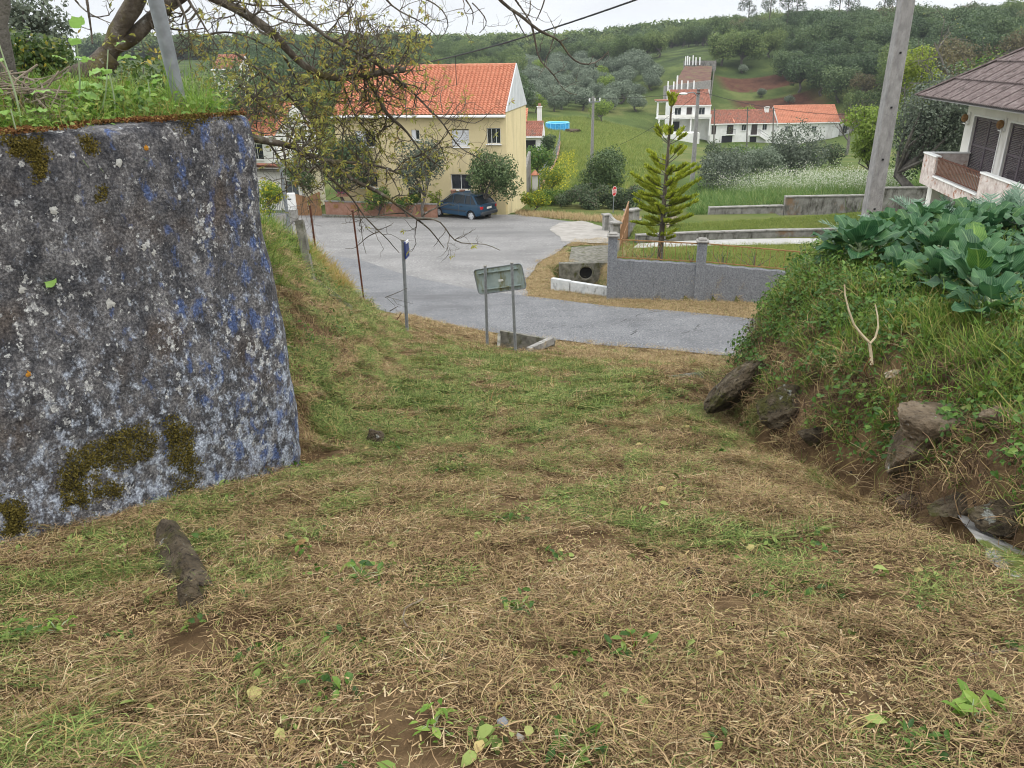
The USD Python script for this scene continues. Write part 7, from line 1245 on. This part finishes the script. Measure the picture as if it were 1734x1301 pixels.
# ditch furniture
a, b = G(934, 490, lot), G(1042, 503, lot); d = b - a; t = thing('white_kerb', 'white painted concrete kerb beside the ditch at the lane edge', 'kerb', (a[0], a[1], lot(a[0], a[1]) - .1), math.atan2(d[1], d[0])); L = np.linalg.norm(d[:2])
for k in range(2): obj('kerb_block', MB().box((L * (.155 if k == 0 else .66), .01 * k, .2), (L * (.30 if k == 0 else .685), .16, .56 - .03 * k), bev=.012), M['white_kerb'], t)
c = W(992, 462, 28.15); t = thing('culvert_pipe', 'round concrete culvert pipe under the driveway slab', 'pipe', c); th = np.linspace(0, 2 * math.pi, 28); R_ = lambda q, y: np.stack([q * np.cos(th), 0 * th + y, q * np.sin(th)], 1)
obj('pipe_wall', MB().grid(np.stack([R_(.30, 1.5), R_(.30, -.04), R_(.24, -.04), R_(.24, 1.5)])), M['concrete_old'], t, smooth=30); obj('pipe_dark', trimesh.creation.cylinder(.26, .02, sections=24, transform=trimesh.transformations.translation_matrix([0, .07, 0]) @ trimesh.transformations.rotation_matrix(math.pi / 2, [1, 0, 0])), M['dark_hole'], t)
hw = sbox(-1.0, -.75, 1.3, .36).difference(Polygon(np.column_stack([.29 * np.cos(th), .29 * np.sin(th)]))); v, f = slab_xz(hw, .0, .25); hd = thing('headwall', 'mossy concrete headwall around the culvert pipe', 'wall', c); obj('wall_body', (v, f), M['concrete_old'], hd)
P = [W(962, 448, 28.2), W(1030, 446, 28.2), W(1034, 418, 32.6), W(968, 420, 32.2)]; P = np.array(P)[:, :2]; Q = np.array([[P[0] + (P[1] - P[0]) * a + ((P[3] + (P[2] - P[3]) * a) - (P[0] + (P[1] - P[0]) * a)) * b for b in np.linspace(0, 1, 9)] for a in np.linspace(0, 1, 9)]); Q = np.concatenate([Q, (lot(Q[..., 0], Q[..., 1]) + .045)[..., None]], 2); mb = MB().grid(Q).grid(np.stack([Q[:, 0], Q[:, 0] - [0, 0, .16]], 1)).grid(np.stack([Q[0], Q[0] - [0, 0, .16]], 1)).grid(Q - [0, 0, .16]); tag(obj('concrete_slab', mb, M['concrete_old']), 'grey concrete slab bridging the ditch at the driveway entrance', 'slab')
# sunk inlet box by the lane
t = thing('drain_inlet', 'sunken concrete drain inlet box beside the lane behind the big sign', 'drain', (0, 0, 0)); a, b = W(843, 559, 17.28), W(937, 577, 17.18); a2, b2 = W(895, 590, 16.55), W(935, 573, 17.12)
obj('back_slab', MB().bar(np.array([a[0], a[1], a[2] - .32]), np.array([b[0], b[1], b[2] - .30]), .09, .64), M['concrete_old'], t); obj('side_beam', MB().bar(a2 - [0, 0, .07], b2 - [0, 0, .05], .13, .16), M['concrete'], t, label='paler concrete beam on the right side of the inlet'); obj('left_slab', MB().bar(a + [.03, -.06, -.34], a + [.02, -.95, -.36], .07, .55), M['concrete_old'], t)
# signs
def post(parent, p0, p1, r, name='post'): return obj(name, MB().tube([p0, p1], r, 12), M['galvanised'], parent, smooth=40)
b = W(692, 598, 15.6); tp = W(682, 407, 15.6); b[2] = float(gz(b[0], b[1])) - .1; t = thing('blue_sign', 'slim grey sign post with a small blue plate seen edge-on', 'sign'); post(t, b, tp, .036); obj('post_cap', MB().tube([tp, tp + (tp - b) / np.linalg.norm(tp - b) * .02], .04, 12), M['concrete'], t)
c = W(684.5, 424, 15.6) + [.04, .10, 0]; Rz = rotz(math.radians(84)); sp_ = obj('plate', MB().box(c, (.32, .025, .36), R=Rz, bev=.01), M['blue'], t); obj('clamps', MB().box(c + [-.03, -.05, .1], (.10, .06, .03), R=Rz).box(c + [-.03, -.05, -.12], (.10, .06, .03), R=Rz), M['galvanised'], t); obj('white_corner', MB().box(c + [.012, -.0, .155], (.2, .0265, .045), R=Rz), M['white'], sp_)
t = thing('back_of_sign', 'grey-green weathered back of a rectangular road sign on two posts', 'sign'); a0, a1 = W(825, 579, 16.0), W(821.5, 451, 16.0); b0, b1 = W(873.5, 602, 15.7), W(866.5, 446, 15.7); a0[2] = float(gz(a0[0], a0[1])) - .15; b0[2] = min(b0[2] - .1, float(gz(b0[0], b0[1])) - .1)
post(t, a0, a1, .032); post(t, b0, b1, .032)
for q in (a1, b1): obj('post_cap', MB().tube([q, q + [0, 0, .02]], .037, 12), M['concrete'], t)
c00, c10, c11, c01 = W(806, 499, 16.15), W(886, 490, 15.72), W(886, 446, 15.72), W(804, 459, 16.15); cen = (c00 + c10 + c11 + c01) / 4; ux = (c10 + c11 - c00 - c01) / 2; wd = np.linalg.norm(ux); ux /= wd; uz = (c01 + c11 - c00 - c10) / 2; hd_ = np.linalg.norm(uz); uz -= ux * (uz @ ux); uz /= np.linalg.norm(uz); un = np.cross(ux, uz); un = un if un[1] > 0 else -un; cen = cen + un * .05; RR = np.stack([ux, un, uz], 1)
rpoly = sbox(-wd / 2 + .07, -hd_ / 2 + .07, wd / 2 - .07, hd_ / 2 - .07).buffer(.07, 6); v, f = slab_xz(rpoly, -.004, .004); pn = obj('sign_panel', (v @ RR.T + cen, f), M['sign_back'], t); rim = np.array(rpoly.exterior.coords); obj('panel_rim', MB().tube([cen + ux * x + uz * y - un * .008 for x, y in rim], .012, 6, False), M['galvanised'], pn)
obj('cross_rail', MB().bar(cen - ux * (wd / 2 - .1) + uz * .18 - un * .02, cen + ux * (wd / 2 - .1) + uz * .18 - un * .02, .02, .03, un).bar(cen - ux * (wd / 2 - .1) - uz * .18 - un * .02, cen + ux * (wd / 2 - .1) - uz * .18 - un * .02, .02, .03, un), M['sign_back'], t)
em = MB().box((0, 0, .012), (.11, .004, .016)).box((0, 0, -.012), (.11, .004, .016)); v, f = em.mesh(); obj('sticker', (v @ RR.T + cen + ux * .02 - un * .008 - uz * .03, f), M['white'], pn, label='small faded pale sticker')
pc = W(1040.5, 324, 45); t = thing('stop_sign', 'red octagonal stop sign seen at a slant by the bramble thicket', 'sign', pc, math.radians(56)); oc = Polygon([(.3 * math.cos(math.radians(22.5 + 45 * k)), .3 * math.sin(math.radians(22.5 + 45 * k))) for k in range(8)]); M['stop_red'] = plain('stop_red', (.5, .02, .025), .4, var=.05)
pl = obj('plate', slab_xz(oc, 0, .012), M['stop_red'], t); v, f = slab_xz(oc.difference(oc.buffer(-.022)), -.004, .001); obj('border', (v, f), M['white'], pl); tm = meshkit.text_mesh('STOP', .19, .004, True); tv = np.asarray(tm.vertices); tv = tv - [(tv[:, 0].min() + tv[:, 0].max()) / 2, .095, 0]; tv[:, 0] *= .50 / (np.ptp(tv[:, 0])); obj('lettering', (np.column_stack([tv[:, 0], -.006 + tv[:, 2] * .5, tv[:, 1]]), np.asarray(tm.faces)), M['white'], pl); gzp = float(gz(pc[0], pc[1])); obj('post', MB().tube([(0, .035, gzp - pc[2] - .2), (0, .035, .25)], .03, 8), M['galvanised'], t)
# poles
def cpole(name, label, x, y, zt, w0, w1, holes=0, z0=None, lean=0.0):
    z0 = float(gz(x, y)) - .3 if z0 is None else z0; t = thing(name, label, 'pole', (x, y, z0)); h = zt - z0; v, f = MB().box((0, 0, h / 2), (w0, w0 * .8, h), bev=.02).mesh(); k = v[:, 2] / h; s = 1 + (w1 / w0 - 1) * k; v[:, 0] = v[:, 0] * s + lean * k; v[:, 1] *= s; obj('shaft', (v, f), M['concrete_pole'], t); hm = MB()
    for q in range(holes): zz = h * (.32 + .085 * q); hm.box((lean * zz / h, -w0 * .4 * (1 + (w1 / w0 - 1) * zz / h) - .002, zz), (.035, .03, .035))
    if holes: obj('bolt_holes', hm, M['dark_hole'], t)
    return t, h
xy = W(1473, 372, 16.0); xt = W(1535, 0, 16.0); cpole('utility_pole', 'large square concrete utility pole rising behind the cabbage plot', xy[0], 16.0, xt[2] + 4, .36, .20, 9, float(gz(xy[0], 16.0)) - .3, (xt[0] - xy[0]) * 1.5)
p = W(1001, 322, 58); q = W(1001, 164, 58); t, h = cpole('utility_pole', 'slim concrete utility pole beside the round bush in the meadow', p[0], 58, q[2], .26, .16); obj('crossarm', MB().box((.1, 0, h - .35), (.9, .08, .08), .4), M['galvanised'], t)
for k in range(3): obj('insulator', MB().tube([(.1 + (k - 1) * .38, (k - 1) * .15, h - .3), (.1 + (k - 1) * .38, (k - 1) * .15, h - .1)], .05, 8), M['white'], t)
p = W(1172, 310, 60); q = W(1183, 150, 60); t, h = cpole('street_lamp', 'concrete lamp pole with a curved arm behind the young conifer', p[0], 60, q[2], .34, .2, lean=q[0] - p[0]); e = np.array([q[0] - p[0], 0, h]); obj('arm', MB().tube([e + [0, -.1, -.5], e + [-.4, -.15, -.25], e + [-.9, -.2, -.3]], .035, 8), M['galvanised'], t); hl = trimesh.creation.icosphere(2, 1).apply_scale([.32, .13, .09]).apply_translation(e + [-1.15, -.22, -.34]); obj('lamp_head', hl, M['white'], t, smooth=True); obj('bracket', MB().box(e + [-.1, -.1, -.35], (.4, .06, .06)).box(e + [.1, -.1, -.1], (.5, .06, .06)), M['rust'], t)
for px_, lab in ((1209, 'thin dark pole before the left end of the long white house'), (1265, 'thin dark pole before the middle of the long white house'), (1309, 'thin dark pole before the joint of the two white houses')): p, q = W(px_, 250, 140), W(px_ + 1, 182, 140); z0 = float(gz(p[0], 140)); t = thing('thin_pole', lab, 'pole', (p[0], 140, z0)); obj('shaft', MB().tube([(0, 0, -.5), (q[0] - p[0], 0, q[2] - z0)], [.13, .09], 8), M['bark_grey'], t, smooth=40); obj('crossbar', MB().box((q[0] - p[0], 0, q[2] - z0 - .5), (.9, .08, .08)), M['bark_grey'], t)
# cables
def cable(name, label, a, b, r, sag, n=40, extra=()):
    a, b = np.array(a), np.array(b); s = np.linspace(0, 1, n)[:, None]; p = a + (b - a) * s - np.array([0, 0, 1]) * sag * 4 * s * (1 - s); t = thing(name, label, 'cable'); obj('wire', MB().tube(p, r, 6), M['black'], t)
    for q, L in extra: i = int(q * (n - 1)); obj('dropper', MB().tube([p[i], p[i] - [0, 0, L]], r * .6, 5), M['black'], t)
cable('overhead_cable', 'thick black overhead cable crossing the sky above the yellow house', W(690, 112, 46), W(1180, -38, 24), .03, .25, extra=((.30, 1.3),))
cable('overhead_cable', 'thin black cable running past the yellow roof to the meadow pole', W(560, 172, 44.5), W(1001, 166, 58), .014, .1); cable('overhead_cable', 'thin black cable from the meadow pole to the lamp pole', W(1001, 166, 58), W(1180, 156, 60), .016, .15); cable('overhead_cable', 'thin black cable from the lamp pole past the orange roof', W(1183, 154, 60), W(1475, 196, 45), .014, .4); cable('service_cable', 'slack thin wire hanging down from the lamp pole across the meadow', W(1180, 160, 60), W(1050, 245, 64), .012, .3)
# young monkey-puzzle like conifer
fol = leafy('conifer', [(0, (.17, .22, .015)), (.5, (.32, .38, .03)), (1, (.46, .48, .07))], .5, .35, .3, 1.5); c = W(1117, 442, 24.6); c[2] = float(gz(c[0], c[1])); t = thing('young_conifer', 'young yellow-green conifer with tiers of upswept branches on the front lawn', 'conifer', c); top = W(1126, 156, 24.6)[2] - c[2]; r = np.random.default_rng(8)
tr = np.array([(.0, 0, 0), (.02, 0, top * .3), (.05, 0, top * .6), (.08, 0, top)]); obj('trunk', MB().tube([(-.02, 0, -.2), *tr], [.13, .10, .075, .05, .02], 10), M['bark'], t, smooth=40)
zof = lambda py: W(1122, py, 24.6)[2] - c[2]
def frond(z, L, az, el, nbr, bl, start=.35, curl=.5):
    n = 9; d = np.array([math.cos(az) * math.cos(el), math.sin(az) * math.cos(el), math.sin(el)]); pts = [np.array([.02 + .06 * z / top, 0, z])]
    for k in range(n): d = d + np.array([0, 0, curl * .09]); d /= np.linalg.norm(d); pts.append(pts[-1] + d * L / n)
    pts = np.array(pts); w = MB().tube(pts, np.linspace(.018, .006, n + 1), 5, False); L_ = []
    for k in range(nbr):
        s = start + (1 - start) * (k + r.random()) / nbr; i = min(int(s * n), n - 1); p = pts[i] + (pts[i + 1] - pts[i]) * (s * n - i); tg = pts[i + 1] - pts[i]; tg /= np.linalg.norm(tg); sd = np.cross(tg, [0, 0, 1]); sd /= np.linalg.norm(sd) + 1e-9; up = np.cross(sd, tg)
        a = r.choice([-1, 1]) * r.uniform(.5, 1.0); e = tg * .7 + sd * a * r.uniform(.3, 1.0) + up * r.uniform(-.1, .9); e /= np.linalg.norm(e); ll = bl * r.uniform(.6, 1.1) * (1 - .35 * s); q = p + e * ll; L_.append((p, q, np.cross(e, r.normal(size=3))))
    lm = MB(); ww = .018
    for p, q, nn in L_: nn = nn / np.linalg.norm(nn) * ww; m_ = (p + q) / 2; n2 = np.cross(q - p, nn); n2 = n2 / np.linalg.norm(n2) * ww; lm.add([p, m_ + nn, q, m_ - nn, m_ + n2, m_ - n2], [[0, 1, 2, 3], [0, 4, 2, 5]])
    return w, lm
def whorl(py, L, n, el, nbr, bl, start=.35, ph=0.0, curl=.5):
    nbr = int(nbr * 1.5); bl *= .95; L *= .8
    for k in range(n): w, lm = frond(zof(py) + r.normal() * .05, L * r.uniform(.72, 1.15), ph + k * 2 * math.pi / n + r.uniform(-.3, .3), el + r.uniform(-.18, .22), nbr, bl, start, curl); b_ = obj('branch', w, M['bark_grey'], t); obj('needles', lm, fol, b_)
whorl(178, .42, 6, .9, 55, .20, .1, .2); whorl(243, 1.0, 6, .42, 70, .24, .5, .5); whorl(275, .95, 5, .35, 60, .24, .5, 0); whorl(300, 1.25, 6, .22, 110, .26, .3, .3); whorl(318, 1.35, 6, .18, 120, .26, .25, .8); whorl(335, 1.4, 7, .12, 130, .26, .2, .1); whorl(350, 1.4, 7, .1, 130, .26, .2, .6); whorl(364, 1.35, 7, .06, 120, .26, .2, 0); whorl(378, 1.25, 7, .02, 100, .25, .2, .4); whorl(402, .75, 6, .05, 55, .22, .3, .4)

# ------------------------------------------------------------------ the parked car
def car(loc, head):
    t = thing('parked_car', 'dark blue five-door hatchback parked before the yellow house', 'car', loc, head); M['car'] = usdkit.material(stage, '/World/Looks/car_paint', {'p': ('principled_bsdf', {'base_color': (.008, .034, .066), 'roughness': .35, 'coat_weight': .3, 'coat_roughness': .1})}, [], surface='p.BSDF')
    M['tyre'] = plain('tyre', (.015, .015, .016), .85); M['hub'] = plain('hubcap', (.5, .51, .52), .35, var=.05); M['tail'] = plain('tail_light', (.4, .012, .015), .25); M['carglass'] = plain('car_glass', (.018, .024, .028), .22, spec=.3); M['bumper'] = plain('bumper', (.03, .034, .04), .5); M['plate'] = plain('plate', (.7, .7, .66), .4)
    # side stations along x (front = +x): x, half width, z of sill, z of waist, hood/roof top
    X = np.array([-1.86, -1.80, -1.62, -1.2, -.6, 0, .55, .85, 1.2, 1.6, 1.80, 1.88]); wl = np.array([.68, .74, .79, .81, .815, .815, .81, .80, .79, .76, .70, .62]); zb_ = np.array([.42, .30, .24, .2, .2, .2, .2, .2, .2, .24, .3, .42]); zw = np.array([.82, .88, .90, .89, .88, .87, .86, .85, .83, .78, .68, .58])
    th = np.linspace(0, 1, 9); S = []
    for x, w, a, b in zip(X, wl, zb_, zw):
        prof = [(0, a), (w * .8, a), (w * .97, a + .06), (w, a + .3 * (b - a)), (w * .995, a + .65 * (b - a)), (w * .965, b - .03), (w * .93, b), (w * .5, b + .02), (0, b + .03)]; S.append([(x, y, z) for y, z in prof] + [(x, -y, z) for y, z in prof[::-1][1:-1]])
    S = np.array(S); S = np.concatenate([S, S[:, :1]], 1); body = MB().grid(S); body.add(S[0], [[0, i, i + 1] for i in range(1, len(S[0]) - 2)]).add(S[-1], [[0, i + 1, i] for i in range(1, len(S[0]) - 2)])
    m = trimesh.Trimesh(*body.mesh(), process=True); arches = [trimesh.creation.cylinder(.31, 2.2, sections=32, transform=trimesh.transformations.translation_matrix([x, 0, .28]) @ trimesh.transformations.rotation_matrix(math.pi / 2, [1, 0, 0])) for x in (-1.18, 1.2)]
    try:
        m.merge_vertices(); trimesh.repair.fix_normals(m); m = trimesh.boolean.difference([m] + arches, engine='manifold')
    except Exception as e: print('arch', e)
    bd = obj('body', m, M['car'], t, smooth=35)
    # greenhouse
    G_ = [(-1.72, .90, .60), (-1.28, 1.33, .55), (-1.0, 1.385, .56), (-.1, 1.40, .57), (.30, 1.34, .56), (.98, .86, .66)]; roof = MB(); low = .74
    ring = []
    for x, z, w in G_: zz = .86; wlow = low if -1.72 < x < .98 else w; ring.append([(x, wlow, zz), (x, w + .02, z - .06 if z > 1 else z), (x, w - .06, z), (x, 0, z + .015), (x, -w + .06, z), (x, -w - .02, z - .06 if z > 1 else z), (x, -wlow, zz)])
    ring = np.array(ring); gl = MB().grid(ring); obj('cabin_glass', gl, M['carglass'], t, smooth=30)
    roofm = MB().grid(ring[1:5, 1:6] + [0, 0, .008]); obj('roof', roofm, M['car'], t, smooth=40)
    pil = MB()
    for s in (1, -1):
        for (xa, za, xb, zb2) in ((-1.62, .88, -1.2, 1.33), (-.72, .88, -.72, 1.36), (.12, .88, .1, 1.36), (.98, .86, .32, 1.33), (-1.15, .88, -1.05, 1.34)): pil.bar((xa, s * .745, za), (xb, s * .59, zb2), .035 if xa not in (-1.62,) else .12, .03, (0, 1, 0))
        pil.bar((-1.7, s * .75, .885), (1.0, s * .75, .875), .03, .03)
    obj('pillars', pil, M['car'], t)
    for x in (-1.18, 1.2):
        for s in (1, -1):
            w = obj('wheel', trimesh.creation.revolve([(.17, -.085), (.255, -.085), (.28, -.06), (.28, .06), (.255, .085), (.17, .085)], sections=28, transform=trimesh.transformations.translation_matrix([x, s * .70, .28]) @ trimesh.transformations.rotation_matrix(math.pi / 2, [1, 0, 0])), M['tyre'], t, smooth=40)
            hc = MB().tm(trimesh.creation.cylinder(.19, .02, sections=24, transform=trimesh.transformations.translation_matrix([x, s * .775, .28]) @ trimesh.transformations.rotation_matrix(math.pi / 2, [1, 0, 0]))).tm(trimesh.creation.cylinder(.06, .035, sections=12, transform=trimesh.transformations.translation_matrix([x, s * .78, .28]) @ trimesh.transformations.rotation_matrix(math.pi / 2, [1, 0, 0]))); obj('hubcap', hc, M['hub'], w); hs = MB()
            for k in range(8): a = k * math.pi / 4; hs.box((x + .125 * math.cos(a), s * .787, .28 + .125 * math.sin(a)), (.05, .006, .025), R=trimesh.transformations.rotation_matrix(-a, [0, 1, 0])[:3, :3])
            obj('hub_slots', hs, M['black'], w)
    obj('wheel_wells', MB().box((-1.18, 0, .36), (.5, 1.3, .3)).box((1.2, 0, .36), (.5, 1.3, .3)), M['black'], t)
    for s in (1, -1): obj('tail_light', MB().box((-1.80, s * .63, .74), (.14, .2, .17), R=rotz(s * -.25), bev=.03), M['tail'], t); obj('headlight', MB().box((1.80, s * .52, .62), (.12, .26, .13), R=rotz(s * -.3), bev=.03), M['hub'], t); obj('mirror', MB().box((.72, s * .86, .93), (.1, .16, .11), bev=.03), M['bumper'], t); obj('side_moulding', MB().box((0, s * .822, .52), (1.7, .018, .05)), M['bumper'], t)
    for x in (-.28, .5):
        for s in (1, -1): obj('door_handle', MB().box((x - .25, s * .815, .76), (.13, .02, .03)), M['black'], t)
    obj('rear_bumper', MB().box((-1.86, 0, .43), (.16, 1.46, .2), bev=.05), M['bumper'], t); obj('front_bumper', MB().box((1.86, 0, .42), (.16, 1.36, .2), bev=.05), M['bumper'], t); obj('number_plate', MB().box((-1.872, 0, .70), (.02, .42, .11)), M['plate'], t); obj('spoiler', MB().box((-1.34, 0, 1.335), (.16, .98, .035), R=trimesh.transformations.rotation_matrix(-.15, [0, 1, 0])[:3, :3]), M['car'], t)
p = G(787, 369, lot); car((p[0] - .1, p[1] + .5, lot(p[0], p[1] + .5)), math.radians(180 - 36))
# haze
hz = MB().box((100, 700, 18), (2600, 2600, 122)); fog = usdkit.material(stage, '/World/Looks/haze', {'v': ('principled_volume', {'color': (.80, .86, .93), 'density': .00016, 'anisotropy': .2})}, [], volume='v.volume')
obj('haze', hz, fog, kind='stuff', label='thin bluish haze over the valley', cat='haze')
